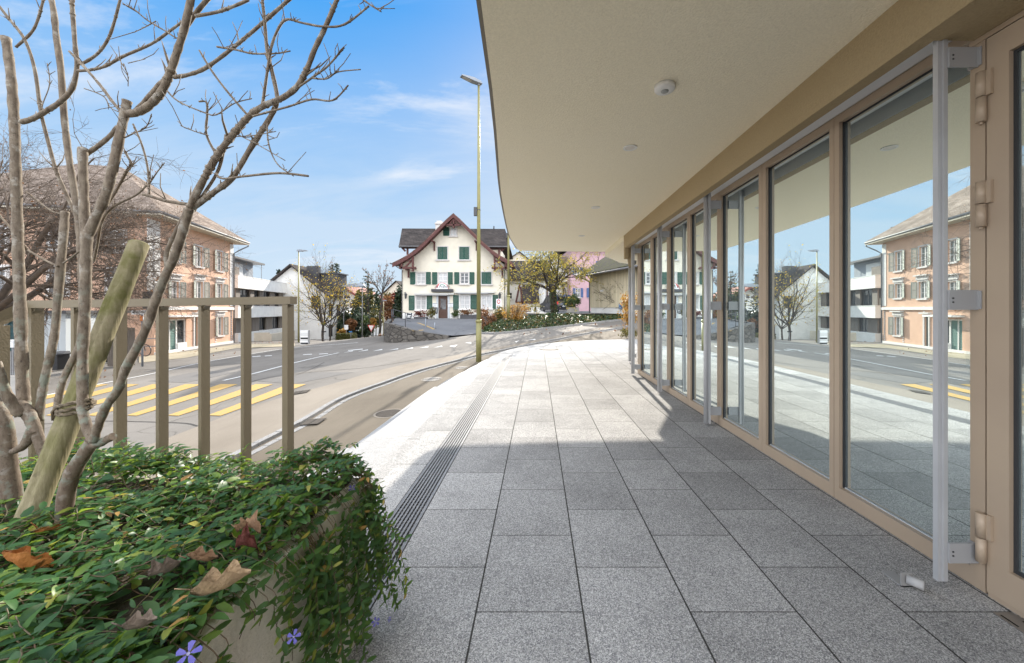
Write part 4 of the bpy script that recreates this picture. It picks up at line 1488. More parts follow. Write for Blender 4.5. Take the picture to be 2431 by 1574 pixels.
mb.build('door_surround', M_STONE_TRIM, oh)
# windows of the shaded side towards the camera
OS = Wall((-26.3, 26.0), (-.967, -.253), flip=True)
for lvl, zz in enumerate((zo + .9, zo + 4.2, zo + 7.1)):
    for u in (1.6, 4.6, 7.6, 10.4):
        if lvl == 0 and u < 5: continue
        R = (u, u + .95, zz, zz + (1.75 if lvl < 2 else 1.4))
        mb = MB(); OS.box(mb, R[0] - .13, R[1] + .13, .002, .05, R[2] - .13, R[3] + .13)
        window(oh, OS, R, M_PANE, rows=3, d=.052, trim=None, sill=M_STONE_TRIM)
        mb.build('surround', M_STONE_TRIM, oh)
# hipped roof with overhanging boxed eaves
ov = .95
dpt = 13
def hip(mb, zz0, rise, th, o):
    c = [OWl.w(-o, zz0, o), OWl.w(LO + o, zz0, o), OWl.w(LO + o, zz0, -dpt - o), OWl.w(-o, zz0, -dpt - o)]
    in_ = LO / 2 + o
    r0, r1 = OWl.w(LO / 2, zz0 + rise, -in_ + o), OWl.w(LO / 2, zz0 + rise, -dpt - o + in_)
    lo = Vector((0, 0, -th))
    for quad in ([c[0], c[1], r0], [c[1], c[2], r1, r0], [c[2], c[3], r1], [c[3], c[0], r0, r1]):
        mb.hexa(quad, [q + lo for q in quad])
mb = MB(); hip(mb, zeave + .28, 4.55, .16, ov); mb.build('roof', M_BROWNT, oh, fix=True)
mb = MB()
cs = [OWl.w(-ov, 0, ov), OWl.w(LO + ov, 0, ov), OWl.w(LO + ov, 0, -dpt - ov), OWl.w(-ov, 0, -dpt - ov)]
mb.hexa([Vector((q.x, q.y, zeave - .02)) for q in cs], [Vector((q.x, q.y, zeave + .08)) for q in cs])
mb.build('eaves', pmat('eaves_boards', (.50, .45, .36), rough=.8), oh, fix=True)
mb = MB()
for a, b in zip(cs, cs[1:] + cs[:1]):
    mb.tube([(a.x, a.y, zeave + .17), (b.x, b.y, zeave + .17)], .085, 8)
e = OWl.w(LO + .85, zeave + .1, .9); f = OWl.w(LO + .35, zeave - .65, .35); g = OWl.w(LO - .02, zeave - 1.0, .1)
mb.tube([e, (e.x, e.y, e.z - .25), f, g, (g.x, g.y, zo)], .055, 8)
mb.build('gutter', M_GUTT, oh)
mb = MB()
q = OWl.w(LO + .2, 0, -.8); mb.tube([(q.x, q.y, zeave + .6), (q.x, q.y, zeave + 1.5)], .09, 8)
mb.build('vent_pipe', M_DKMET, oh)

# ---- white terraced apartment block
BW = Wall((-30.0, 38.0), SDIR)
LB = 19.0
bu = lambda x, y: BW.px(*bpx(x, y))
apt = thing('apartment_block', 'low white apartment block with long white balcony bands and dark timber window strips', 'apartment block', (-34, 47, -2.4))
zb = [bu(330, 1300)[1] - 1.2, -1.18, .37, 1.58, 3.40, 4.65]
mb = MB()
BW.box(mb, 0, LB, -9, 0, zb[0] - 1.5, zb[1]); mb.build('wall', M_WHITEW, apt)
for a, b in ((2, 3), (4, 5)):
    mb = MB(); BW.box(mb, 0, LB, -9, .0, zb[a], zb[b]); BW.box(mb, -.03, LB + .03, -9.03, .03, zb[b], zb[b] + .06)
    mb.build('balcony_band', M_WHITEW, apt)
M_TIMB = pmat('grey_timber', (.19, .165, .14), (.12, .10, .085), 2, 0.8, stretch=(8, 8, .4))
rnd = random.Random(5)
for a, b in ((1, 2), (3, 4)):
    mb = MB(); BW.box(mb, .12, LB - .12, -8.9, -.75, zb[a], zb[b]); mb.build('recessed_wall', M_TIMB, apt)
    u = .3
    k = 0
    while u < LB - 1.4:
        w_ = rnd.choice((.9, 1.3, 1.7))
        if k % 2 == 0:
            mb = MB(); BW.box(mb, u, u + w_, -.5, -.35, zb[a], zb[b]); mb.build('timber_panel', M_TIMB, apt)
        else:
            window(apt, BW, (u, u + w_, zb[a] + .05, zb[b] - .05), M_PANE, M_DKMET, cols=2, rows=1, d=-.6)
        u += w_ + .25
        k += 1
mb = MB(); BW.box(mb, 1.2, 8.5, -7.5, -2.2, zb[5] + .06, zb[5] + 2.0); mb.build('penthouse_wall', M_LAMPH, apt)
mb = MB(); BW.box(mb, 2.4, 5.8, -2.19, -2.1, zb[5] + .2, zb[5] + 1.7)
for k in range(14): BW.box(mb, 2.42, 5.78, -2.1, -2.07, zb[5] + .22 + k * .105, zb[5] + .27 + k * .105)
mb.build('blind', pmat('blind_grey', (.50, .51, .52), rough=.6), apt)
mb = MB(); BW.box(mb, -.4, 9.2, -8, -1.2, zb[5] + 2.0, zb[5] + 2.2); BW.box(mb, -2.5, 2.4, -6, -1.6, zb[5] + 2.3, zb[5] + 2.42)
mb.build('penthouse_roof', M_DKMET, apt)
mb = MB(); BW.box(mb, .3, 3.0, -1.3, -1.2, zb[5] + .06, zb[5] + 1.1)
mb.build('screen', M_WOODD, apt)
mb = MB()
for k, u in enumerate((9.0,)): mb.tube([BW.w(u, zb[5], -1.5), BW.w(u, zb[5] + 2.0, -1.5)], .03, 6)
mb.build('post', M_GALV, apt)
mb = MB()
BW.box(mb, 3.4, 10.5, 1.4, 1.65, -3.2, -1.45); BW.box(mb, 3.4, 3.65, 0, 1.4, -3.2, -1.3)
ramp = mb.build('ramp_wall', M_BEIGE)
tag(ramp, 'low pale ramp wall at the foot of the white apartment block', 'wall')

# ---- white gabled house behind, seen on the gable
YG = 50.0
GWl = Wall((P(*bpx(620, 600), YG).x, YG), (1, 0))
gu = lambda x, y: GWl.px(*bpx(x, y))
zg = -3.4
gh = thing('gabled_house', 'tall white house with plain gable and dark dormered roof behind the roadside trees', 'house', (GWl.w(6, 0).x, YG + 5, zg))
uG, _ = gu(1345, 1280); upk, zpk = gu(962, 356)
ul = 2 * upk - uG
zlft = gu(690, 548)[1]; zrt = gu(1345, 650)[1]
mb = MB()
Rw = [gu(1180, 855) + gu(1290, 705)]
hole = (gu(1180, 855)[0], gu(1290, 855)[0], gu(1180, 855)[1], gu(1180, 705)[1])
zse = zpk - (uG - upk) * .82
face(mb, GWl, [(ul, zg - 1), (uG, zg - 1), (uG, zse), (upk, zpk), (ul, zse)], [hole], .2)
body(mb, GWl, uG, 4.8, zg - 1, zse)
mb.build('wall', M_WHITEW, gh)
window(gh, GWl, hole, M_PANE, M_DKMET, cols=3, rows=1, d=-.15)
mb = MB(); gable_roof(mb, GWl, ul - .7, uG + .7, zpk + .03, zse - .54, .55, -5.3, .22); mb.build('roof', M_SLATE, gh, fix=True)
GS = Wall((GWl.w(uG, 0).x, YG), (0, 1))
for lv in range(3):
    for k in range(2):
        R = (.9 + k * 2.0, 1.8 + k * 2.0, zg + 1.0 + lv * 2.75, zg + 2.6 + lv * 2.75)
        window(gh, GS, R, M_PANE, M_DKMET, cols=2, rows=1, d=.004)
for k in range(1):
    y = YG + 2.4
    x = GWl.w(upk + (uG - upk) * .55, 0).x
    mb = MB()
    zt = zpk - .8
    mb.box(x, x + 2.4, y, y + 2.4, zse + .3, zt); mb.box(x - .1, x + 2.6, y - .12, y + 2.52, zt, zt + .14)
    for q in range(3): mb.box(x + 2.4, x + 2.43, y + .2 + q * .7, y + .75 + q * .7, zse + 1.0, zt - .2)
    mb.build('dormer', [M_DKMET], gh)
c = gu(1098, 400)
mb = MB(); q = GWl.w(c[0], 0, -2.2); mb.box(q.x - .75, q.x + .75, q.y - .4, q.y + .4, zpk - 2.4, gu(1098, 362)[1] * 1.03 + .1); mb.build('chimney', M_DKMET, gh)

# ---- house with red verge further down the street
YH = 78.0
HW = Wall((P(*bpx(1530, 800), YH).x, YH), (1, 0))
hu = lambda x, y: HW.px(*bpx(x, y))
rh = thing('red_roof_house', 'distant white house with low red tiled gable roof beyond the hedges', 'house', (HW.w(6, 0).x, YH + 4, -4))
u1, _ = hu(1795, 900); pk = hu(1590, 618)
ze_ = hu(1800, 748)[1]
u0 = 2 * pk[0] - u1
mb = MB(); face(mb, HW, [(u0, -6), (u1, -6), (u1, ze_), (pk[0], pk[1]), (u0, ze_)]); body(mb, HW, u1, 10, -6, ze_); mb.build('wall', M_WHITEW, rh)
mb = MB(); gable_roof(mb, HW, u0 - 1.3, u1 + 1.3, pk[1] + .05, ze_ - .85, 1.4, -11, .5); mb.build('roof', pmat('red_verge', (.22, .06, .04), (.17, .05, .035), 5, .8), rh, fix=True)
for x0, y0, x1, y1 in [(1575, 690, 1612, 735), (1710, 718, 1726, 752), (1710, 805, 1740, 855), (1640, 790, 1670, 850)]:
    window(rh, HW, HW.rect(*bpx(x0, y0), *bpx(x1, y1)), M_PANE, pmat('brown_frame', (.16, .07, .05), rough=.6) if x0 == 1575 else bpy.data.materials['brown_frame'], cols=2, rows=1, d=.01)

# ---- right hand group: shed, pink house, half timbered house, dark roofed house
DB = Wall((4.17, 30.0), (1.81, -5.1))
dbu = lambda x, y: DB.px(*dpx(x, y))
barn = thing('board_shed', 'pale vertical board shed with mossy roof and white plinth behind the bank', 'shed', (6, 28, .9))
zg0 = dbu(1310, 1075)[1]; z1 = dbu(1310, 1010)[1]; z2 = dbu(1310, 575)[1]
LD = 9.5
mb = MB(); DB.box(mb, .03, LD - .03, -5, -.04, zg0 - 1.2, z1); mb.build('plinth', M_WHITEW, barn)
def board_mat():
    m, t, b, out = new_mat('shed_boards')
    co = t.coord(); X, Y, Z = t.sep(co)
    u = t.math('DIVIDE', t.math('SUBTRACT', X, t.math('MULTIPLY', Y, 2.8)), .56)
    f = t.math('FRACT', u)
    wn = t.node('ShaderNodeTexWhiteNoise', noise_dimensions='1D'); t.put(wn.inputs['W'], t.math('FLOOR', u))
    c = t.mix(wn.outputs['Value'], (.58, .51, .36), (.70, .62, .46))
    c = t.mix(t.ramp(t.noise(t.scale(co, (6, 6, .4)), 2, 4), .4, .7, 0, .35), c, (.42, .37, .26))
    t.put(b.inputs['Base Color'], t.mix(t.math('MULTIPLY', t.math('LESS_THAN', f, .16), .9), c, (.09, .075, .05)))
    b.inputs['Roughness'].default_value = .85
    return m
mb = MB(); DB.box(mb, 0, LD, -5.05, 0, z1, z2 + .40)
for k in range(0, int(LD / .185)): DB.box(mb, k * .185 + .01, k * .185 + .055, 0, .02, z1, z2 + .38)
mb.build('board_wall', board_mat(), barn)
mb = MB(); side_roof(mb, DB, -.75, LD + .5, z2 - .02, z2 + 2.1, .75, -2.5, -5.9, .16); mb.build('roof', M_MOSST, barn, fix=True)
mb = MB(); mb.tube([DB.w(-.75, z2 - .0, .80), DB.w(LD + .5, z2 - .0, .80)], .07, 8); mb.tube([DB.w(-.3, z2 - .02, .75), DB.w(-.02, z2 - .35, .05), DB.w(-.02, zg0 - .3, .05)], .045, 6); mb.build('gutter', M_GUTT, barn)
mb = MB(); R = DB.rect(*dpx(1455, 760), *dpx(1500, 785)); DB.box(mb, R[0], R[1], .022, .03, R[2], R[3]); mb.build('notice', M_SIGNW, barn)
R = DB.rect(*dpx(1722, 950), *dpx(1762, 1025))
mb = MB(); DB.box(mb, R[0], R[1], .03, .05, R[2], R[3]); bs = mb.build('blue_sign', M_SIGNB)
tag(bs, 'blue pedestrian sign on the pale board shed beside the yellow bush', 'sign')
mb = MB()
um, zz0, zz1 = (R[0] + R[1]) / 2, R[2], R[3]
for a, b, c_, e in ((.35, .62, .3, .92), (.5, .35, .18, .05), (.5, .35, .82, .05)):
    mb.beam(DB.w(R[0] + (R[1] - R[0]) * a, zz0 + (zz1 - zz0) * b, .053), DB.w(R[0] + (R[1] - R[0]) * c_, zz0 + (zz1 - zz0) * e, .053), .008, .05, up=tuple(DB.n) + (0,))
mb.build('pictogram', M_SIGNW, bs)

def simple_house(name, label, wall, L, depth, zb_, ze_, zr_, mat, roofm, wins_, shm=None, gable=True, over=.5, frame=None):
    t = thing(name, label, 'house', (wall.w(L / 2, 0, -depth / 2).x, wall.w(L / 2, 0, -depth / 2).y, zb_))
    mb = MB()
    lp = [(0, zb_), (L, zb_), (L, ze_), (L / 2, zr_), (0, ze_)] if gable else [(0, zb_), (L, zb_), (L, ze_), (0, ze_)]
    face(mb, wall, lp, wins_, .15); body(mb, wall, L, depth, zb_, ze_)
    mb.build('wall', mat, t)
    mb = MB()
    if gable: gable_roof(mb, wall, -over, L + over, zr_ + .03, ze_ - over * (zr_ - ze_) / (L / 2), .5, -depth - .5, .2)
    else: side_roof(mb, wall, -.5, L + .5, ze_ - .1, zr_, .6, -depth / 2, -depth - .6, .2)
    mb.build('roof', roofm, t, fix=True)
    for R in wins_:
        window(t, wall, R, M_PANE, frame or M_WFRAME, rows=2, d=-.1, sill=M_STONE_TRIM)
        if shm:
            sw = (R[1] - R[0]) * .5
            shutter(t, wall, (R[0] - sw - .04, R[0] - .04, R[2], R[3]), shm, .03, 9); shutter(t, wall, (R[1] + .04, R[1] + .04 + sw, R[2], R[3]), shm, .03, 9)
    return t
PK = Wall((P(*dpx(1035, 900), 46).x, 46), (1, 0.12))
pk_r = lambda *a: PK.rect(*dpx(a[0], a[1]), *dpx(a[2], a[3]))
simple_house('pink_house', 'pink rendered house with blue shutters between the tree and the board shed', PK, 9.5, 9, .3, 8.6, 11.5, M_PINK, M_SLATE,
             [pk_r(1105, 735, 1172, 865), pk_r(1085, 440, 1165, 540), pk_r(1425, 355, 1480, 450), pk_r(1300, 735, 1370, 865)], M_BLUE, gable=False)
HT = Wall((P(*dpx(585, 900), 48).x, 48), (1, 0))
ht_r = lambda *a: HT.rect(*dpx(a[0], a[1]), *dpx(a[2], a[3]))
ht = simple_house('half_timbered_house', 'white half timbered house with dark red beams behind the yellow leaved tree', HT, 4.2, 7, .2, 4.6, 8.6, M_WHITEW, M_SLATE,
                  [ht_r(935, 670, 985, 725), ht_r(760, 500, 810, 560), ht_r(640, 860, 690, 940)], M_GREEN)
mb = MB()
for z in (1.4, 2.7, 4.5): HT.box(mb, 0, 4.2, .003, .06, z, z + .18)
for u in (0, 1.0, 2.05, 3.1, 4.04): HT.box(mb, u, u + .16, .062, .07, 1.58, 4.5)
for u in (.1, 1.2, 2.2, 3.2): mb.beam(HT.w(u, 2.9, .07), HT.w(u + .8, 4.4, .07), .02, .13, up=(0, -1, 0))
mb.build('timber_frame', M_REDW, ht)
mb = MB(); HT.box(mb, -.1, 4.3, .3, 1.2, 1.75, 1.85)
for k in range(22): HT.box(mb, -.05 + k * .2, .07 + k * .2, 1.14, 1.19, 1.85, 2.6)
mb.build('balcony', M_WHITEW, ht)
DK = Wall((P(*dpx(100, 900), 45).x, 45), (1, 0))
dk_r = lambda *a: DK.rect(*dpx(a[0], a[1]), *dpx(a[2], a[3]))
dkh = simple_house('dark_roof_house', 'white house with very large dark roof right behind the village inn', DK, 4.9, 8, .2, DK.px(*dpx(300, 625))[1], DK.px(*dpx(300, 372))[1] + .5, M_WHITEW, M_SLATE,
                   [dk_r(108, 795, 215, 890)], None, gable=False)
mb = MB()
lw = Wall((P(*dpx(270, 900), 43).x, 43), (1, 0))
a = [lw.px(*dpx(x, y)) for x, y in ((345, 668), (575, 668), (600, 935), (345, 935))]
A = [lw.w(u, z, d) for (u, z), d in zip(a, (-1.6, -1.6, .4, .4))]
mb.hexa(A, [q + Vector((0, .12, -.12)) for q in A])
mb.build('porch_roof', M_SLATE, dkh, fix=True)
mb = MB()
for x0, y0, x1, y1 in ((325, 670, 268, 940), (335, 720, 352, 960), (270, 935, 600, 940)):
    p, q = lw.px(*dpx(x0, y0)), lw.px(*dpx(x1, y1))
    mb.beam(lw.w(*p, .3), lw.w(*q, .3), .16, .2, up=(0, 0, 1) if abs(x1 - x0) > 200 else (1, 0, 0))
mb.build('porch_frame', M_REDW, dkh)
mb = MB(); p = lw.px(*dpx(345, 1000)); q = lw.px(*dpx(600, 930)); lw.box(mb, p[0], q[0], -1.5, .2, .0, q[1]); mb.build('porch_wall', M_CREAM, dkh)
for (x, y, w_, h_, Yf, lab) in [(92, 262, 5.5, 4.5, 95, 'small pale far house peeping over the village inn eaves'), (318, 222, 8, 6, 92, 'far slate roofed house above the crown of the yellow tree')]:
    p = P(*dpx(x, y), Yf)
    wl = Wall((p.x - w_ / 2, Yf), (1, .3))
    t = simple_house('far_house', lab, wl, w_, 8, -1, p.z - 3.0, p.z, M_BEIGE, M_SLATE, [(w_ * .3, w_ * .5, p.z - 5.2, p.z - 3.8)], None)
p = P(*bpx(2215, 565), 95)
wl = Wall((p.x - 6, 95), (1, -.2))
simple_house('far_house', 'far dark slate house rising behind the left corner of the village inn', wl, 12, 9, -2, p.z - 4.5, p.z + .5, M_BEIGE, M_SLATE, [(8, 9.2, p.z - 8, p.z - 6.4)], None)

# ---- low garage building at far left
GA = Wall((-33.6, 17.8), (1, .25))
ga = thing('garage', 'low white garage with dark teal doors behind the railing at far left', 'garage', (-29, 20, -2.2))
zt = -2.2
LG = 9.0
z3 = GA.px(120, 744)[1]
mb = MB(); holes = []
for x0, x1, yt in ((-90, -20, 762), (12, 42, 762), (137, 165, 762)):
    a = GA.rect(x0, yt, x1, 838); holes.append((a[0], min(a[1], LG - .3), zt, a[3]))
face(mb, GA, [(0, zt - .8), (LG, zt - .8), (LG, z3), (0, z3)], holes, .25); body(mb, GA, LG, 4, zt - .8, z3); mb.build('wall', pmat('pale_blue_render', (.50, .53, .54), rough=.85), ga)
mb = MB(); GA.box(mb, -.2, LG + .2, -4.2, .25, z3, z3 + .15); mb.build('roof', M_DKMET, ga)
for a, b, c_, e in holes:
    mb = MB()
    for k in range(18): GA.box(mb, a, b, -.2, -.14 - .02 * (k % 2), c_ + (e - c_) * k / 18, c_ + (e - c_) * (k + 1) / 18)
    mb.build('garage_door', pmat('teal_door', (.03, .085, .095), rough=.5) if 'teal_door' not in bpy.data.materials else bpy.data.materials['teal_door'], ga)

# ---- street furniture
def lamp(px, pyb, pyt, Y, label, mat, head_dir, head_len=.62, r0=.075, r1=.04, collar=None, group='street lamps', box=None, arm=False):
    b, t = P(px, pyb, Y), P(px, pyt, Y)
    o = thing('street_lamp', label, 'street lamp', (b.x, b.y, b.z), group)
    mb = MB()
    zc = collar if collar else None
    if zc:
        mb.tube([(b.x, b.y, b.z - .2), (b.x, b.y, b.z + zc)], r0 * 1.35, 14)
        mb.lathe((b.x, b.y, b.z + zc), [(r0 * 1.35, -.02), (r0 * 1.6, .0), (r0 * 1.6, .05), (r0 * 1.15, .09)], 14)
        mb.tube([(b.x, b.y, b.z + zc + .05), (b.x, b.y, t.z)], [r0 * 1.1, r1], 14)
    else:
        mb.tube([(b.x, b.y, b.z - .2), (b.x, b.y, t.z)], [r0, r1], 12)
    mb.build('pole', mat, o)
    hd = Vector(head_dir).normalized()
    sd_ = hd.cross(Vector((0, 0, 1))).normalized()
    mb = MB()
    T = Vector((b.x, b.y, t.z))
    L, wd_ = head_len, head_len * .27
    q = lambda f, s, z: T + hd * (L * f) + sd_ * (wd_ * s) + Vector((0, 0, z))
    if arm:
        mb.tube([T, T + hd * L * .35 + Vector((0, 0, .25)), T + hd * L + Vector((0, 0, .45))], .035, 8)
        T = T + hd * L + Vector((0, 0, .45)); L, wd_ = .7, .14
    k = L * .14
    mb.hexa([q(-.16, -.5, k * .2), q(.30, -.62, -k * .1), q(1.0, -.5, k * .1), q(1.0, .5, k * .1), q(.30, .62, -k * .1), q(-.16, .5, k * .2)],
            [q(-.10, -.35, k * 1.2), q(.30, -.5, k * 1.3), q(.98, -.45, k * .5), q(.98, .45, k * .5), q(.30, .5, k * 1.3), q(-.10, .35, k * 1.2)])
    mb.tube([T - Vector((0, 0, .06)), T + Vector((0, 0, k * .6))], r1 * 1.3, 10)
    h = mb.build('lamp_head', M_LAMPH, o, fix=True)
    mb = MB()
    A = [q(.42, -.42, -k * .04 - .004), q(.92, -.36, k * .06 - .004), q(.92, .36, k * .06 - .004), q(.42, .42, -k * .04 - .004)]
    mb.hexa(A, [v - Vector((0, 0, .006)) for v in A])
    mb.build('lens', pmat('lamp_lens', (.30, .30, .29), rough=.15) if 'lamp_lens' not in bpy.data.materials else bpy.data.materials['lamp_lens'], h)
    if box:
        z = b.z + box
        mb = MB(); mb.box(b.x - .17, b.x - .055, b.y - .06, b.y + .06, z, z + .30); mb.box(b.x - .06, b.x + .062, b.y - .062, b.y + .062, z + .2, z + .22)
        mb.build('control_box', M_DKMET, o)
    return o
ml = lamp(1136.5, 849, 200, 13.5, 'tall olive street lamp on the pavement beside the granite steps', M_OLIVE, (-.8, -.55, .06), .68, .072, .036, collar=1.27, box=5.05)
q = P(1183, 752, 24.5)
lamp(1207, 748, 441, 24.5, 'olive street lamp partly hidden behind the canopy edge, in the ivy bank', M_OLIVE, (-.8, -.5, .03), .7, .08, .04, collar=1.2, box=5.0)
lamp(709, 818, 597, 36, 'street lamp in front of the white apartment block', M_OLIVE, (1, -.2, .02), .95, .085, .045)
lamp(860, 797, 681, 46, 'distant curved arm street lamp in front of the dark hedge', M_GALV, (-1, -.1, 0), 2.2, .06, .035, arm=False)
lamp(816, 792, 690, 52, 'thin lamp post with long arm beside the red roofed house', M_GALV, (1, .2, .35), 3.4, .06, .035, arm=True)
lamp(910.5, 800, 715, 44, 'slim post with orange sticker beside the retaining wall', M_OLIVE, (.8, -.5, .03), .6, .06, .035)

def post_sign(name, label, cat, base, h, w_, sh, mat, post=M_GALV, deco=None, rpost=.03, thick=.03):
    o = thing(name, label, cat, tuple(base))
    mb = MB(); mb.tube([(base.x, base.y + .05, base.z - .2), (base.x, base.y + .05, base.z + h)], rpost, 8); mb.build('post', post, o)
    mb = MB(); mb.box(base.x - w_ / 2, base.x + w_ / 2, base.y - thick, base.y, base.z + h - sh, base.z + h)
    pn = mb.build('panel', mat, o)
    return o, pn
b = GT(*cpx(1368, 1290)); Yb = 33.0
base = P(*cpx(1368, 1310), Yb)
o, pn = post_sign('traffic_sign', 'white no vehicles sign with red ring in front of the inn corner', 'sign', base, (1310 - 1105) / 4.815 / FP * Yb, 60 / 4.815 / FP * Yb, 115 / 4.815 / FP * Yb, M_SIGNW)
c = P(*cpx(1367, 1137), Yb)
mb = MB()
n = 24
ri, ro = 14 / 4.815 / FP * Yb, 22 / 4.815 / FP * Yb
for k in range(n):
    a0, a1 = 2 * pi * k / n, 2 * pi * (k + 1) / n
    f = lambda r, a: (c.x + r * .85 * cos(a), Yb - .034, c.z + r * 1.15 * sin(a))
    mb.add([f(ri, a0), f(ro, a0), f(ro, a1), f(ri, a1)], [(0, 1, 2, 3)])
mb.build('red_ring', M_SIGNR, pn)
mb = MB()
for k in range(4): mb.box(c.x - .16, c.x + .14 - .04 * (k % 2), Yb - .036, Yb - .031, c.z - .36 - k * .07, c.z - .335 - k * .07)
mb.build('small_print', M_GALV, pn)
base = P(*apx(1240, 1375), 17.5)
o = thing('direction_sign', 'small white arrow direction sign on a post beside the salmon house', 'sign', tuple(base))
mb = MB(); mb.tube([(base.x, base.y, base.z - .3), (base.x, base.y, P(*apx(1240, 955), 17.5).z)], .04, 10); mb.build('post', M_LAMPH, o)
a, b = P(*apx(1160, 978), 17.5), P(*apx(1330, 942), 17.5)
mb = MB(); mb.box(a.x, b.x, 17.42, 17.46, a.z, b.z); pn = mb.build('panel', M_SIGNW, o)
mb = MB(); zc = (a.z + b.z) / 2; mb.add([(a.x + .03, 17.417, zc), (a.x + .15, 17.417, zc + .07), (a.x + .15, 17.417, zc - .07)], [(0, 1, 2)]); mb.build('arrow', M_BLACK, pn)
text('lettering', 'SCHIMM', .15, (a.x + .19, 17.418, zc - .055), FRONT, M_BLACK, pn, align='LEFT')
a, b = P(*apx(1232, 1035), 17.5), P(*apx(1252, 990), 17.5)
mb = MB(); mb.box(a.x, b.x, 17.43, 17.45, a.z, b.z); mb.build('sticker', pmat('orange_sticker', (.75, .22, .04), rough=.5), o)
a, b = P(*apx(1240, 930), 17.5), P(*apx(1322, 780), 17.5)
mb = MB(); mb.box(a.x, b.x, 17.5, 17.62, a.z, b.z); mb.tube([(a.x + .15, 17.56, a.z - .2), (a.x + .15, 17.56, a.z)], .03, 8)
tag(mb.build('signal_box', M_DKMET), 'dark box sign above the small arrow direction sign', 'sign')
b = GT(*bpx(1105, 1278))
k = b.y / FP / 4.958
o = thing('info_board', 'white and grey slatted information board at the foot of the apartment block', 'info board', tuple(b))
mb = MB(); mb.box(b.x - 50 * k, b.x + 50 * k, b.y, b.y + .12, b.z - .1, b.z + 165 * k, 0); mb.box(b.x + 43 * k, b.x + 52 * k, b.y - .03, b.y + .14, b.z - .1, b.z + 166 * k, 1); mb.build('panel', [M_SIGNW, M_GALV], o)
mb = MB()
for y0, y1, m_ in ((62, 82, 0), (4, 22, 0), (132, 134, 1), (120, 122, 1), (106, 108, 1), (45, 47, 1)): mb.box(b.x - 45 * k, b.x + 40 * k, b.y - .012, b.y - .001, b.z + y0 * k, b.z + y1 * k, m_)
mb.build('print', [M_BLACK, M_GALV], o)
for x, y, yt, w_, sh, Y, mat, lab in [(1890, 1150, 1050, 40, 45, 46, None, 'white triangular give way sign by the dark hedge'), (1648, 1190, 1122, 36, 12, 40, M_SIGNB, 'low blue street name sign beside the clipped hedge'),
                                (1597, 1160, 1048, 45, 55, 40, M_SIGNW, 'plain pale square sign on the pole behind the clipped hedge'), (1332, 1280, 1120, 56, 14, 38, M_BLACK, 'small dark name plate between the two roadside trees')]:
    base = P(*bpx(x, y), Y); kk = Y / FP / 4.958
    if mat is None:
        o = thing('give_way_sign', lab, 'sign', tuple(base))
        mb = MB(); mb.tube([(base.x, Y + .05, base.z - 1), (base.x, Y + .05, base.z + (y - yt) * kk)], .03, 8); mb.build('post', M_GALV, o)
        zt = base.z + (y - yt) * kk
        for nm, mt, s_, dy in (('panel', M_SIGNR, 1.0, 0), ('face', M_SIGNW, .72, -.012)):
            mb = MB(); mb.hexa([(base.x - .45 * s_, Y + dy, zt - .1 * (1 - s_) * 2), (base.x + .45 * s_, Y + dy, zt - .1 * (1 - s_) * 2), (base.x, Y + dy, zt - .8 * (.5 + s_ / 2))],
                               [(base.x - .45 * s_, Y + dy - .01, zt - .1 * (1 - s_) * 2), (base.x + .45 * s_, Y + dy - .01, zt - .1 * (1 - s_) * 2), (base.x, Y + dy - .01, zt - .8 * (.5 + s_ / 2))]); mb.build(nm, mt, o, fix=True)
    else:
        post_sign('street_sign', lab, 'sign', Vector((base.x, base.y, base.z)), (y - yt) * kk, w_ * kk, sh * kk, mat)

# covers and gratings in the ground
M_RINGC = pmat('cover_frame', (.21, .185, .155), rough=.95, spec=.05)
def cover(px, py, dia, label, light, lift=.011, z=None):
    c = GT(px, py) if z is None else G(px, py, z)
    zf = (lambda x, y: gz(x, y)) if z is None else (lambda x, y: z)
    mb = MB()
    n = 32; r = dia / 2
    ring = lambda rr_, k, l: (c.x + rr_ * cos(2 * pi * k / n), c.y + rr_ * sin(2 * pi * k / n), zf(c.x + rr_ * cos(2 * pi * k / n), c.y + rr_ * sin(2 * pi * k / n)) + l)
    for k in range(n): mb.add([ring(r, k, lift), ring(r, k + 1, lift), ring(r * .86, k + 1, lift), ring(r * .86, k, lift)], [(0, 1, 2, 3)], 0)
    mb.add([ring(r * .86, k, lift - .002) for k in range(n)], [tuple(range(n))], 1)
    nb = 15
    for i in range(nb):
        x = -r * .8 + 1.6 * r * (i + .5) / nb
        hh = sqrt(max((r * .84) ** 2 - x * x, 0))
        wv = r * .033
        if light: seg = [(-hh, -.03), (.03, hh)]
        else:
            m_ = 13; seg = []
            for j in range(m_):
                y0 = -r * .84 + 1.68 * r * j / m_
                if abs(y0) < hh and abs(y0 + 1.0 * r / m_) < hh: seg.append((y0, y0 + 1.0 * r / m_))
        for y0, y1 in seg:
            q = [(c.x + x - wv, c.y + y0), (c.x + x + wv, c.y + y0), (c.x + x + wv, c.y + y1), (c.x + x - wv, c.y + y1)]
            mb.add([(a, b_, zf(a, b_) + lift + .002) for a, b_ in q], [(0, 1, 2, 3)], 2)
    mats = [M_RINGC, M_DARK, pmat('cover_metal', (.42, .39, .35), rough=.8, spec=.1)] if light else [M_RINGC, pmat('cover_iron', (.045, .040, .036), rough=.95, spec=.05), pmat('cover_stud', (.13, .115, .10), rough=.9, spec=.05)]
    tag(mb.build('manhole_cover', mats), label, 'manhole cover')
cover(1025, 900.7, .60, 'pale slotted round drain cover in the brown forecourt asphalt', True)
cover(924, 982, .60, 'dark studded round manhole cover half hidden by the granite steps', False)
cover(1095, 873.5, .46, 'small pale round cover beside the foot of the street lamp', True)
cover(1304, 829.5, .60, 'slotted round cover set in the granite paving at the far end', True, .003, 0.0)
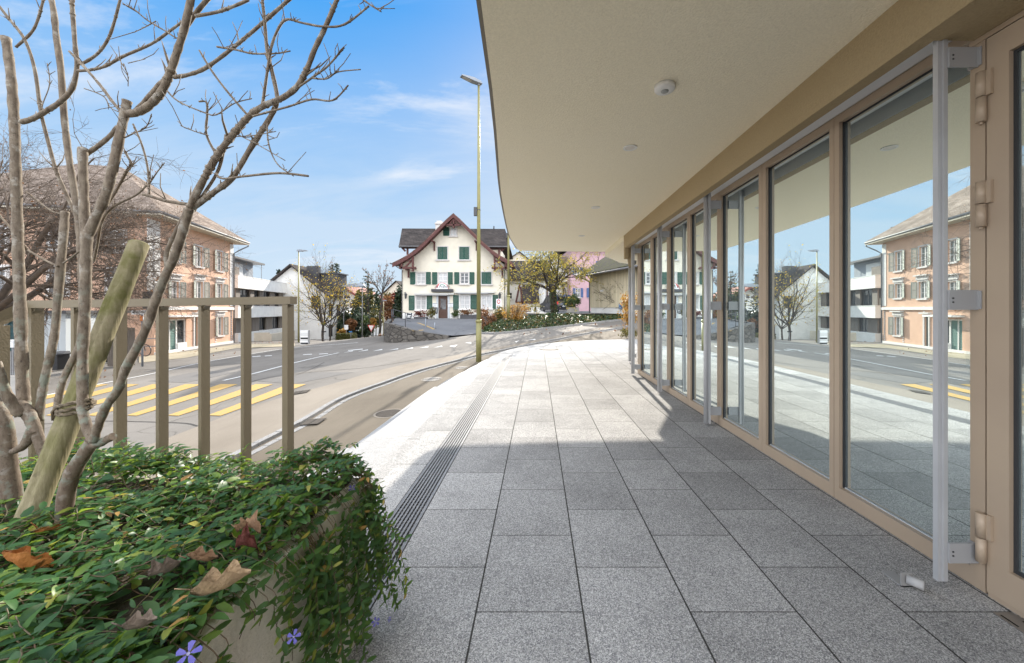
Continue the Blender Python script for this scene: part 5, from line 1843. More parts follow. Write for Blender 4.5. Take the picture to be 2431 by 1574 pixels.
def gully(px, py, w_, l_, label, ang):
    c = GT(px, py)
    mb = MB()
    ca, sa = cos(ang), sin(ang)
    f = lambda u, v, l: (c.x + u * ca - v * sa, c.y + u * sa + v * ca, gz(c.x + u * ca - v * sa, c.y + u * sa + v * ca) + l)
    mb.add([f(-w_ / 2, -l_ / 2, .030), f(w_ / 2, -l_ / 2, .030), f(w_ / 2, l_ / 2, .030), f(-w_ / 2, l_ / 2, .030)], [(0, 1, 2, 3)], 0)
    for k in range(7):
        v = -l_ / 2 + l_ * (k + .5) / 7
        for s in (-1, 1): mb.add([f(s * w_ * .25 - w_ * .2, v - .012, .034), f(s * w_ * .25 + w_ * .2, v - .012, .034), f(s * w_ * .25 + w_ * .2, v + .012, .034), f(s * w_ * .25 - w_ * .2, v + .012, .034)], [(0, 1, 2, 3)], 1)
    tag(mb.build('gully_grate', [pmat('gully_frame', (.05, .045, .04), rough=.95, spec=.05), pmat('gully_bar', (.16, .14, .12), rough=.9, spec=.05)]), label, 'drain')
gully(744, 1004, .34, .36, 'rectangular gully grate in the forecourt gutter by the kerb', .1)
gully(715, 933, .36, .38, 'rectangular gully grate at the end of the yellow crossing', .3)

# ---- bins, picket fence, notice, bicycle on the far left
def bin_(px, pyb, Y, h, label):
    b = GT(px, pyb); Y = b.y
    o = thing('wheelie_bin', label, 'bin', tuple(b), 'black wheelie bins by the garage')
    w0, w1 = h * .23, h * .28
    mb = MB(); mb.hexa([(b.x - w0, Y - w0, b.z + .06), (b.x + w0, Y - w0, b.z + .06), (b.x + w0, Y + w0, b.z + .06), (b.x - w0, Y + w0, b.z + .06)], [(b.x - w1, Y - w1, b.z + h * .9), (b.x + w1, Y - w1, b.z + h * .9), (b.x + w1, Y + w1, b.z + h * .9), (b.x - w1, Y + w1, b.z + h * .9)])
    mb.build('bin_body', M_BLACK, o, fix=True)
    mb = MB(); z = b.z + h * .9
    mb.hexa([(b.x - w1 * 1.1, Y - w1 * 1.1, z), (b.x + w1 * 1.1, Y - w1 * 1.1, z), (b.x + w1 * 1.1, Y + w1 * 1.1, z), (b.x - w1 * 1.1, Y + w1 * 1.1, z)], [(b.x - w1, Y - w1, z + .05), (b.x + w1, Y - w1, z + .05), (b.x + w1 * .9, Y + w1, z + .13), (b.x - w1 * .9, Y + w1, z + .13)])
    mb.tube([(b.x - w1, Y + w1 * 1.15, z - .02), (b.x + w1, Y + w1 * 1.15, z - .02)], .02, 6)
    mb.build('lid', M_DKMET, o, fix=True)
    for s in (-1, 1):
        mb = MB(); mb.tube([(b.x + s * w0 - .03, Y + w0, b.z + .1), (b.x + s * w0 + .03, Y + w0, b.z + .1)], .1, 12); mb.build('wheel', M_BLACK, o)
for px, pyb, h, lab in [(139, 880, .95, 'black wheelie bin by the garage, nearest of the row'), (147, 866, 1.3, 'black wheelie bin standing behind the first, against the garage'), (264, 862, 1.0, 'dark wheelie bin beside the salmon house, right of the leaning stake')]:
    bin_(px, pyb, 16.5, h, lab)
fen = thing('picket_fence', 'short grey metal picket fence on a concrete kerb at far left', 'fence', tuple(P(25, 905, 12.5)))
Yf = 12.5
z0, z1 = P(0, 892, Yf).z, P(0, 835, Yf).z
mb = MB(); mb.box(P(-60, 0, Yf).x, P(40, 0, Yf).x, Yf, Yf + .25, P(0, 925, Yf).z - .3, P(0, 893, Yf).z); mb.build('kerb_base', M_CONC, fen)
mb = MB()
for k in range(22):
    x = P(-60, 0, Yf).x + (P(38, 0, Yf).x - P(-60, 0, Yf).x) * k / 21
    mb.box(x - .015, x + .015, Yf + .1, Yf + .13, z0, z1 + (.03 if k % 2 else 0))
o_ = mb.build('pickets', M_GALV, fen); o_['kind'] = 'stuff'
mb = MB()
for z in (z0 + .12, z1 - .1): mb.box(P(-60, 0, Yf).x, P(39, 0, Yf).x, Yf + .132, Yf + .155, z, z + .04)
mb.build('rail', M_GALV, fen)
base = P(26, 838, 13.2)
post_sign('notice_board', 'small white notice board on a post above the picket fence', 'sign', base, (838 - 806) / FP * 13.2, 16 / FP * 13.2, 19 / FP * 13.2, M_SIGNW)
pf = thing('board_fence', 'dark timber fence panel beside the salmon house', 'fence', tuple(P(305, 845, 20)))
mb = MB()
a, b = P(255, 856, 20), P(319, 778, 20)
for k in range(12):
    x = a.x + (b.x - a.x) * k / 12
    mb.box(x, x + (b.x - a.x) / 12 * .92, 20, 20.04, a.z - .3, b.z)
mb.build('boards', M_WOODD, pf)
# bicycle leaning beside the salmon house
bc = P(*apx(1265, 1290), 20.5)
bike = thing('bicycle', 'bicycle leaning on a rail beside the salmon house', 'bicycle', (bc.x, bc.y, P(*apx(1265, 1345), 20.5).z))
R_ = 50 / 3.669 / FP * 20.5
M_BK = pmat('bike_black', (.03, .03, .032), rough=.4)
def wheel(x):
    mb = MB()
    n = 24
    mb.tube([(x + R_ * cos(2 * pi * k / n), bc.y, bc.z + R_ * sin(2 * pi * k / n)) for k in range(n + 1)], .022, 6, caps=False)
    w_ = mb.build('wheel', M_BK, bike)
    mb = MB()
    for k in range(12): mb.beam((x, bc.y, bc.z), (x + R_ * cos(pi * k / 6), bc.y, bc.z + R_ * sin(pi * k / 6)), .006, .006)
    mb.build('spokes', M_GALV, w_)
wheel(bc.x); wheel(bc.x - 1.05)
mb = MB()
h0, h1, bb, st = Vector((bc.x, bc.y, bc.z)), Vector((bc.x - 1.05, bc.y, bc.z)), Vector((bc.x - .60, bc.y, bc.z - .05)), Vector((bc.x - .76, bc.y, bc.z + .45))
hd_ = Vector((bc.x - .17, bc.y, bc.z + .5))
for a, b in ((h0, hd_), (hd_, bb), (hd_, st), (st, bb), (bb, h1), (st, h1)): mb.tube([a, b], .018, 6)
mb.build('frame', M_BK, bike)
mb = MB(); mb.tube([hd_, hd_ + Vector((-.03, 0, .1))], .015, 6); mb.tube([hd_ + Vector((-.03, -.28, .1)), hd_ + Vector((-.03, .28, .1))], .015, 6); mb.build('handlebar', M_BK, bike)
mb = MB(); mb.box(st.x - .13, st.x + .13, bc.y - .07, bc.y + .07, st.z + .1, st.z + .15); mb.tube([st, st + Vector((0, 0, .1))], .014, 6); mb.build('saddle', M_BK, bike)
q = P(*apx(1300, 1310), 21)
mb = MB()
for x in (0, .95): mb.tube([(q.x - .4 + x, 21.0, q.z - .2), (q.x - .4 + x, 21.0, q.z + .78)], .03, 8)
for z in (.35, .78): mb.tube([(q.x - .4, 21.0, q.z + z), (q.x + .55, 21.0, q.z + z)], .025, 8)
tag(mb.build('steel_rail', M_GALV), 'low steel tube rail behind the bicycle', 'railing')

# ---- things in front of the inn
def boxp(x0, y0, x1, y1, Y, depth=.5):
    a, b = P(*cpx(x0, y1), Y), P(*cpx(x1, y0), Y)
    return a.x, b.x, Y, Y + depth, a.z, b.z
def planter_box(x0, y0, x1, y1, Y, label, mat, group=None, d=.55):
    b = boxp(x0, y0, x1, y1, Y, d)
    mb = MB()
    t_ = .03
    mb.box(b[0], b[1], b[2], b[2] + t_, b[4], b[5]); mb.box(b[0], b[1], b[3] - t_, b[3], b[4], b[5]); mb.box(b[0], b[0] + t_, b[2] + t_, b[3] - t_, b[4], b[5]); mb.box(b[1] - t_, b[1], b[2] + t_, b[3] - t_, b[4], b[5])
    mb.box(b[0] + t_, b[1] - t_, b[2] + t_, b[3] - t_, b[4] + .02, b[5] - .06, 1)
    return tag(mb.build('planter', [mat, pmat('soil', (.05, .04, .03), rough=.95) if 'soil' not in bpy.data.materials else bpy.data.materials['soil']]), label, 'planter', group)
PLANTERS = [planter_box(396, 1312, 540, 1364, 35.2, 'long anthracite planter with red leaved plant left of the inn door', M_PLANTER),
            planter_box(925, 1288, 1078, 1340, 35.4, 'anthracite planter under the inn windows, right of the door and nearest it', M_PLANTER, 'planters under the inn windows'),
            planter_box(1081, 1285, 1235, 1338, 35.4, 'anthracite planter under the inn windows beside the lamp post and bushes', M_PLANTER, 'planters under the inn windows'),
            planter_box(566, 1318, 622, 1364, 35.0, 'square concrete pot with bush left of the inn door', M_CONC, None, .45), planter_box(838, 1307, 896, 1350, 35.2, 'square concrete pot with palm like plant right of the inn door', M_CONC, None, .45)]
b = boxp(310, 1264, 374, 1350, 35.0)
ab = thing('a_board', 'black chalk pavement board standing at the left corner of the inn', 'chalkboard', (b[0] + .3, 35, b[4]))
mb = MB(); mb.hexa([(b[0], 34.9, b[4] + .12), (b[1] - .06, 34.9, b[4] + .12), (b[1] - .06, 34.94, b[4] + .12), (b[0], 34.94, b[4] + .12)], [(b[0] + .05, 35.1, b[5]), (b[1], 35.1, b[5]), (b[1], 35.14, b[5]), (b[0] + .05, 35.14, b[5])]); pnl = mb.build('panel', M_CHALK, ab, fix=True)
mb = MB()
for s in (0, 1): mb.beam((b[0] + .05 + s * (b[1] - b[0] - .16), 34.88, b[4]), (b[0] + .07 + s * (b[1] - b[0] - .16), 34.93, b[4] + .2), .03, .03); mb.beam((b[0] + .05 + s * (b[1] - b[0] - .16), 35.45, b[4]), (b[0] + .09 + s * (b[1] - b[0] - .16), 35.16, b[5] - .03), .03, .03)
mb.build('leg', M_GALV, ab)
mb = MB()
for k, (wl_, zz) in enumerate(((.28, .78), (.34, .52), (.30, .44), (.22, .36), (.3, .2))):
    t_ = zz; y = 34.9 + .2 * t_ - .006
    x = b[0] + .1 + .05 * t_
    mb.box(x, x + wl_, y - .004, y + .02, b[4] + .12 + (b[5] - b[4] - .12) * t_, b[4] + .12 + (b[5] - b[4] - .12) * t_ + (.10 if k == 0 else .05))
mb.build('chalk_writing', M_CHALKW, pnl)

# ---- parked car behind the tree
cx0, cx1 = P(*dpx(655, 1000), 36).x, P(*dpx(968, 1000), 36).x
def car():
    b = P(*dpx(890, 1085), 36)
    o = thing('parked_car', 'dark blue van parked behind the ivy clad tree', 'car', (b.x, 37, b.z))
    M_CAR = pmat('dark_blue_paint', (.02, .025, .045), rough=.18, spec=.8, metal=.2)
    M_CG = pane_mat('car_glass', (.02, .022, .025), .03)
    # local: s along the car (0 = rear), c across (0 = left), z
    ang = radians(112)
    f = Vector((cos(ang), sin(ang), 0)); r = Vector((f.y, -f.x, 0))
    p0 = P(*dpx(835, 1085), 36.0); p0.z -= .02
    W_ = 1.78
    def q(s, c, z): return p0 + f * s + r * c + Vector((0, 0, z))
    prof = [(0.0, .32), (-.02, .75), (.06, .98), (.16, 1.62), (.55, 1.78), (2.0, 1.80), (2.75, 1.66), (3.35, 1.08), (4.15, .92), (4.3, .6), (4.28, .3)]
    mb = MB()
    n = len(prof)
    inset = lambda z: .0 if z < 1.0 else (z - 1.0) * .16
    L_ = [q(s, inset(z), z) for s, z in prof]; R_l = [q(s, W_ - inset(z), z) for s, z in prof]
    mb.add(L_ + R_l, [(i, i + 1, n + i + 1, n + i) for i in range(n - 1)] + [(n - 1, 0, n, 2 * n - 1)], 0, False)
    mb.add(L_, [tuple(range(n))]); mb.add(R_l, [tuple(range(n - 1, -1, -1))])
    bd = mb.build('body', M_CAR, o, fix=True)
    mb = MB()
    e = .012
    mb.add([q(.06 - e + .012, .20, 1.05), q(.06 - e + .012, W_ - .20, 1.05), q(.145 - e, W_ - .26, 1.56), q(.145 - e, .26, 1.56)], [(0, 1, 2, 3)]); mb.build('rear_window', M_CG, bd)
    for side in (0, 1):
        cc = lambda z: (inset(z) - e) if side == 0 else (W_ - inset(z) + e)
        for a, b_ in ((.35, 1.15), (1.25, 2.1), (2.2, 2.95)):
            t2 = min(b_, 2.7)
            mb = MB(); mb.add([q(a, cc(1.08), 1.08), q(b_, cc(1.08), 1.08), q(t2, cc(1.62), 1.62), q(a, cc(1.62), 1.62)], [(0, 1, 2, 3)]); mb.build('side_window', M_CG, bd)
        for s in (.75, 3.45):
            mb = MB(); a = q(s, .02 if side == 0 else W_ - .02, .31); d = r * (-.03 if side == 0 else .03)
            mb.tube([a - d * 6, a + d], .31, 20); wv = mb.build('wheel', M_BLACK, o)
            mb = MB(); mb.tube([a + d * 1.02, a + d * 1.2], [.19, .17], 16); mb.build('rim', M_GALV, wv)
        mb = MB(); c0_, c1_ = (.02, .20) if side == 0 else (W_ - .20, W_ - .02)
        mb.hexa([q(-.03, c0_, .85), q(-.03, c1_, .85), q(.02, c1_, 1.12), q(.02, c0_, 1.12)], [q(.1, c0_, .85), q(.1, c1_, .85), q(.12, c1_, 1.12), q(.12, c0_, 1.12)]); mb.build('tail_light', M_SIGNR, o, fix=True)
    mb = MB(); mb.add([q(-.032, .62, .62), q(-.032, 1.16, .62), q(-.034, 1.16, .75), q(-.034, .62, .75)], [(0, 1, 2, 3)]); mb.build('number_plate', M_SIGNW, o)
    mb = MB(); mb.hexa([q(-.06, .04, .34), q(-.06, W_ - .04, .34), q(.1, W_ - .04, .34), q(.1, .04, .34)], [q(-.06, .04, .54), q(-.06, W_ - .04, .54), q(.1, W_ - .04, .54), q(.1, .04, .54)]); mb.build('bumper', M_BLACK, o, fix=True)
    return o
car()
# low white garden walls and a stone planter near the car
for (x0, y0, x1, y1, Y, lab) in [(555, 1010, 655, 1125, 33, 'stepped white garden wall pillar left of the dark van'), (390, 1080, 560, 1130, 33.4, 'low white garden wall in front of the half timbered house')]:
    a, b = P(*dpx(x0, y1), Y), P(*dpx(x1, y0), Y)
    mb = MB()
    mb.box(a.x, b.x, Y, Y + .3, a.z - .6, a.z + (b.z - a.z) * (.55 if x0 == 555 else 1))
    if x0 == 555: mb.box(a.x, a.x + .28, Y - .003, Y + .303, a.z - .6, b.z); mb.box(a.x - .03, a.x + .31, Y - .03, Y + .33, b.z, b.z + .05)
    tag(mb.build('garden_wall', M_WHITEW), lab, 'wall')
a, b = P(*dpx(480, 1080), 33.5), P(*dpx(520, 1015), 33.5)
mb = MB(); mb.box(a.x, b.x, 33.8, 34.1, a.z - .3, b.z); mb.box(a.x - .04, b.x + .04, 33.77, 34.13, b.z, b.z + .06)
tag(mb.build('garden_pillar', M_WHITEW), 'white garden gate pillar left of the stepped wall', 'pillar')
a, b = P(*dpx(985, 1058), 34), P(*dpx(1155, 1005), 34)
mb = MB(); mb.box(a.x, b.x, 34, 34.6, a.z - .3, b.z)
tag(mb.build('stone_trough', M_CONC), 'grey stone trough holding the dark round hedge beside the van', 'planter')
# ------------------------------------------------------------------ planting
def rot_to(d):
    return Vector(d).to_track_quat('Z', 'Y')
def grow(mb, leaves, p, d, L, r, lev, maxlev, rn, wig=.25, up=0.0, nch=(3, 5), ang=(25, 60), ratio=(.45, .75), segs=5, rr=.55, sides=(8, 6, 5, 3, 3), start=.3, droop=0.0, leafp=0):
    pts, rad = [Vector(p)], [r]
    d = Vector(d).normalized()
    for i in range(segs):
        d = d + Vector((rn.gauss(0, wig), rn.gauss(0, wig), rn.gauss(0, wig) + up - droop * lev)) * (1.0 / segs) * 1.6
        d.normalize()
        pts.append(pts[-1] + d * (L / segs)); rad.append(r * (1 - (1 - rr) * (i + 1) / segs))
    mb.tube(pts, rad, sides[min(lev, len(sides) - 1)], smooth=True, caps=lev == 0)
    if lev >= maxlev - 1 and leafp:
        for q in pts[1:]:
            for _ in range(3):
                if rn.random() < leafp: leaves.append(q + Vector((rn.gauss(0, .08), rn.gauss(0, .08), rn.gauss(0, .08))) * max(L, .3))
    if lev >= maxlev: return pts
    n = rn.randint(*nch)
    for k in range(n):
        t = start + (1 - start) * (k + rn.random()) / n if k < n - 1 else 1.0
        f = t * segs
        i = min(int(f), segs - 1)
        q = pts[i].lerp(pts[i + 1], f - i)
        dd = (pts[i + 1] - pts[i]).normalized()
        ax = dd.orthogonal().normalized()
        ax.rotate(Matrix.Rotation(rn.random() * 2 * pi, 3, dd))
        nd = dd.copy()
        nd.rotate(Matrix.Rotation(radians(rn.uniform(*ang)) * (.45 if t == 1.0 else 1), 3, ax))
        grow(mb, leaves, q, nd, L * rn.uniform(*ratio), max((rad[i] + rad[i + 1]) / 2 * rn.uniform(.45, .68), .0055), lev + 1, maxlev, rn, wig, up, nch, ang, ratio, max(segs - 1, 3), rr, sides, start, droop, leafp)
    return pts
def leaf_quads(mb, pts, size, rn, aspect=.55, flat=0.0):
    for q in pts:
        s = size * rn.uniform(.6, 1.3)
        n = Vector((rn.gauss(0, 1), rn.gauss(0, 1), rn.gauss(0, 1) + flat * 3)).normalized()
        u = n.orthogonal().normalized(); u.rotate(Matrix.Rotation(rn.random() * 6.28, 3, n)); v = n.cross(u)
        q = Vector(q)
        mb.add([q - u * s * .5, q - v * s * aspect * .5, q + u * s * .5 + n * s * .1, q + v * s * aspect * .5], [(0, 1, 2, 3)])
def clump_points(c, R, n, rn, nc=14, cr=.38, shell=.55, low=-1.0):
    cen = []
    while len(cen) < nc:
        v = Vector((rn.uniform(-1, 1), rn.uniform(-1, 1), rn.uniform(low, 1)))
        if shell < v.length < 1.0: cen.append((v, rn.uniform(.6, 1.25)))
    out = []
    for _ in range(n):
        v, k = rn.choice(cen)
        w_ = Vector((rn.gauss(0, 1), rn.gauss(0, 1), rn.gauss(0, 1))) * cr * k * .55
        q = v + w_
        out.append(Vector((c[0] + q.x * R[0], c[1] + q.y * R[1], c[2] + q.z * R[2])))
    return out
M_BARK = pmat('grey_bark', (.12, .098, .078), (.075, .062, .05), 9, 0.9, bump=.4, bscale=30)
M_BARKD = pmat('dark_bark', (.060, .048, .038), (.038, .031, .026), 7, 0.9, bump=.4, bscale=25)
L_YEL = leafmat('yellow_leaves', [(0, (.50, .30, .02)), (.4, (.62, .42, .04)), (.75, (.34, .30, .05)), (1, (.16, .18, .03))], trans=.45)
L_ORA = leafmat('orange_leaves', [(0, (.36, .17, .04)), (.5, (.48, .29, .06)), (.8, (.24, .10, .03)), (1, (.34, .27, .06))], trans=.4)
L_GRN = leafmat('green_leaves', [(0, (.035, .065, .018)), (.5, (.055, .09, .025)), (1, (.10, .12, .03))], trans=.3)
L_DKG = leafmat('dark_conifer', [(0, (.014, .028, .014)), (.6, (.024, .042, .020)), (1, (.045, .06, .025))], trans=.12)
L_OLV = leafmat('olive_leaves', [(0, (.07, .075, .02)), (.5, (.12, .11, .028)), (1, (.20, .15, .03))], trans=.35)
L_BRN = leafmat('brown_leaves', [(0, (.16, .07, .03)), (.5, (.24, .11, .04)), (1, (.10, .05, .03))], trans=.35)
L_RED = leafmat('red_leaves', [(0, (.16, .025, .02)), (.5, (.24, .05, .03)), (1, (.10, .03, .025))], trans=.35)
L_IVY = leafmat('ivy_leaves', [(0, (.022, .045, .018)), (.55, (.04, .07, .022)), (.85, (.08, .10, .03)), (1, (.22, .11, .03))], rough=.35, trans=.22)

def tree(name, label, base, mats, rn, H, r, gargs, leafmat_=None, leafsize=.08, leafp=.3, maxlev=4, trunk_h=.3, limbs=5, limb_ang=(30, 60), lean=(0, 0), group=None, limbL=.6, fork_r=.55):
    t = thing(name, label, 'tree', tuple(base), group)
    mb = MB()
    b = Vector(base); th = H * trunk_h
    pts = [b - Vector((0, 0, .3))]
    for i in range(5):
        f = i / 4
        pts.append(b + Vector((lean[0] * f + rn.gauss(0, .02) * th, lean[1] * f + rn.gauss(0, .02) * th, th * f)))
    mb.tube(pts, [r * 1.35, r * 1.15, r, r * .93, r * .9, r * .92], 12)
    mb.build('trunk', mats, t)
    mb = MB(); lv = []
    top = pts[-1]
    for k in range(limbs):
        a = 2 * pi * (k + rn.uniform(-.25, .25)) / limbs
        e = radians(rn.uniform(*limb_ang))
        d = Vector((cos(a) * sin(e), sin(a) * sin(e), cos(e)))
        q = top - Vector((0, 0, rn.uniform(0, th * .12)))
        grow(mb, lv, q, d, H * limbL * rn.uniform(.8, 1.1), r * fork_r * rn.uniform(.8, 1.1), 1, maxlev, rn, leafp=leafp, **gargs)
    o = mb.build('branches', mats, t)
    if leafmat_ is not None:
        m2 = MB(); leaf_quads(m2, lv, leafsize, rn); m2.build('leaves', leafmat_, t)
    return t

# ---- big bare tree on the far left
rn = random.Random(12)
base = Vector((-22.2, 15.0, gz(-22.2, 15.0)))
M_TWIG = pmat('brown_twigs', (.12, .085, .060), (.075, .058, .045), 5, 0.85)
tree('bare_tree', 'large bare spreading tree with fine twigs left of the salmon house', base, M_TWIG, rn, 12.0, .27,
     dict(wig=.45, up=.10, nch=(6, 8), ang=(25, 65), ratio=(.44, .72), segs=5, sides=(8, 6, 4, 3, 3), droop=.05), L_BRN, .085, .014, 5, .22, 7, (18, 68), (.4, 0), None, .46)
L_YEL2 = leafmat('muted_yellow_leaves', [(0, (.34, .25, .03)), (.4, (.46, .35, .06)), (.75, (.26, .25, .06)), (1, (.13, .15, .035))], trans=.45)
# ---- yellow leaved tree with ivy on its trunk
rn = random.Random(7)
base = P(*dpx(805, 1085), 27)
TY = tree('yellow_tree', 'gnarled fruit tree with yellow autumn leaves and ivy clad trunk on the bank', base, M_BARKD, rn, 5.0, .19,
     dict(wig=.6, up=.02, nch=(4, 5), ang=(30, 75), ratio=(.48, .78), segs=5, sides=(8, 6, 5, 4, 3), droop=0.0), L_YEL2, .115, .80, 4, .32, 8, (34, 78), (-.12, 0), None, .50, .62)
mb = MB()
pts = []
for _ in range(900):
    a, z = rn.random() * 6.28, rn.random() ** 1.2 * 1.7
    rr_ = .2 + rn.random() * .05
    pts.append((base.x + rr_ * cos(a) - .1 * z / 1.6, base.y + rr_ * sin(a), base.z - .1 + z))
leaf_quads(mb, pts, .085, rn, .9)
mb.build('trunk_ivy', L_IVY, TY)
# ---- two young trees by the apartment block
rn = random.Random(23)
for (x, y, H, r, lab, s) in [(1322, 1280, 7.6, .13, 'young vase shaped tree with few yellow leaves, left of the pair by the white houses', 23), (1407, 1282, 6.6, .09, 'slimmer young tree with few yellow leaves, right of the pair beside the clipped hedge', 31)]:
    base = P(*bpx(x, y), 39); rn = random.Random(s)
    tree('young_tree', lab, base, M_BARKD, rn, H, r, dict(wig=.25, up=.12, nch=(4, 6), ang=(22, 52), ratio=(.45, .72), segs=5, sides=(8, 6, 5, 3, 3)), L_YEL, .15, .10, 4, .26, 6, (22, 58), (0, 0), 'roadside trees', .48, .6)
rn = random.Random(5)
base = P(*bpx(2003, 1185), 50)
tree('slim_tree', 'slim almost bare street tree beyond the junction, nearest the retaining wall', base, M_BARKD, rn, 9.0, .14, dict(wig=.2, up=.1, nch=(4, 6), ang=(20, 50), ratio=(.3, .5), segs=5, sides=(6, 5, 3, 3, 3)), L_BRN, .18, .06, 4, .62, 5, (10, 45), (0, 0), None, .34)
rn = random.Random(9)
base = Vector((P(*bpx(1310, 400), 62).x, 62, -3))
tree('bare_tree', 'thin leafless tree rising behind the gabled white house roof', base, M_BARK, rn, 12.5, .16, dict(wig=.2, up=.15, nch=(4, 6), ang=(18, 45), ratio=(.4, .6), segs=5, sides=(6, 4, 3, 3, 3)), L_BRN, .16, .05, 4, .5, 5, (10, 40), (0, 0), None, .36)
base = Vector((P(*cpx(1255, 250), 52).x, 52, 0)); rn = random.Random(19)
tree('bare_tree', 'leafless tree whose top shows above the right roof of the village inn', base, M_BARK, rn, 10.2, .14, dict(wig=.25, up=.1, nch=(4, 5), ang=(20, 50), ratio=(.4, .6), segs=4, sides=(6, 4, 3, 3, 3)), L_BRN, .14, .06, 4, .5, 5, (10, 50), (0, 0), None, .36)
base = P(*dpx(1435, 900), 40); base.z = .8; rn = random.Random(29)
tree('bare_tree', 'dark bare tree in front of the pink house above the shed roof', base, M_BARKD, rn, 8.2, .15, dict(wig=.3, up=.08, nch=(3, 5), ang=(25, 60), ratio=(.45, .7), segs=4, sides=(6, 5, 4, 3, 3)), None, .1, 0, 4, .35, 5, (20, 60), (0, 0), None, .42)

# ---- conifers and far crowns
def conifer(name, label, base, H, R, rn, dens=1.0, sparse=0.0, mat=None, z0=.12):
    t = thing(name, label, 'tree', tuple(base))
    mb = MB(); b = Vector(base)
    mb.tube([b - Vector((0, 0, .5)), b + Vector((0, 0, H * .5)), b + Vector((0, 0, H))], [R * .07, R * .045, .02], 8); mb.build('trunk', M_BARKD, t)
    mb = MB()
    n = int(60 * dens)
    for i in range(n):
        f = z0 + (1 - z0) * (i / n)
        z = H * f
        L = R * (1 - f) ** .8 * rn.uniform(.65, 1.1) + .25
        if rn.random() < sparse: continue
        a = i * 2.4 + rn.uniform(-.4, .4)
        d = Vector((cos(a), sin(a), 0))
        m_ = max(4, int(L * 5))
        for k in range(m_):
            s = (k + .5) / m_
            q = b + Vector((0, 0, z)) + d * (L * s) + Vector((0, 0, -.35 * L * s + .18 * L * s * s * 1.4))
            for _ in range(4):
                w_ = (1 - s * .6) * .32 * (.5 + L * .25)
                leaf_quads(mb, [q + Vector((rn.gauss(0, w_ * .6), rn.gauss(0, w_ * .6), rn.uniform(-w_, .1 * w_)))], .34, rn, .4)
    mb.build('foliage', mat or L_DKG, t)
    return t
rn = random.Random(3)
p = P(*bpx(1485, 318), 66); conifer('spruce', 'tall dark spruce behind the gabled white house, taller of the two tops', (p.x, 66, -3.2), p.z + 3.2, 3.6, rn, 1.7)
p = P(*bpx(1428, 330), 68); conifer('spruce', 'dark spruce behind the gabled white house, left and slightly lower top', (p.x, 68, -3.2), p.z + 3.2, 3.2, rn, 1.6)
p = P(*bpx(1853, 412), 62); conifer('spruce', 'ragged solitary spruce with drooping lower boughs beyond the junction', (p.x, 62, -3.5), p.z + 3.5, 4.6, rn, 1.0, .30, None, .30)
def leafy(name, label, c, R, n, size, mat, rn, base=None, nc=22, cat='tree', group=None, stems=0, cr=.38, shell=.45, flat=0.0, trunk=True):
    t = thing(name, label, cat, (c[0], c[1], base if base is not None else c[2] - R[2]), group)
    zb_ = base if base is not None else c[2] - R[2]
    mb = MB()
    if stems:
        for k in range(stems):
            a = rn.random() * 6.28; s = rn.uniform(.2, .8)
            mb.tube([(c[0] + .1 * cos(a) * R[0], c[1] + .1 * sin(a) * R[1], zb_ - .05), (c[0] + .45 * s * cos(a) * R[0], c[1] + .45 * s * sin(a) * R[1], (zb_ + c[2]) / 2), (c[0] + s * cos(a) * R[0], c[1] + s * sin(a) * R[1], c[2] + R[2] * rn.uniform(.3, .8))], [.018, .012, .005], 5)
        mb.build('stems', M_BARKD, t)
    elif trunk:
        mb.tube([(c[0], c[1], zb_ - .4), (c[0] + .1, c[1], (zb_ + c[2]) / 2), (c[0], c[1], c[2] + R[2] * .5)], [R[0] * .08, R[0] * .06, R[0] * .02], 8); mb.build('trunk', M_BARKD, t)
    m2 = MB(); leaf_quads(m2, clump_points(c, R, n, rn, nc, cr, shell), size, rn, .7, flat); m2.build('foliage', mat, t)
    return t
def at(x0, y0, x1, y1, Y, f=bpx):
    a, b = P(*f(x0, y1), Y), P(*f(x1, y0), Y)
    return ((a.x + b.x) / 2, Y, (a.z + b.z) / 2), ((b.x - a.x) / 2, max((b.x - a.x) / 2, .4), (b.z - a.z) / 2)
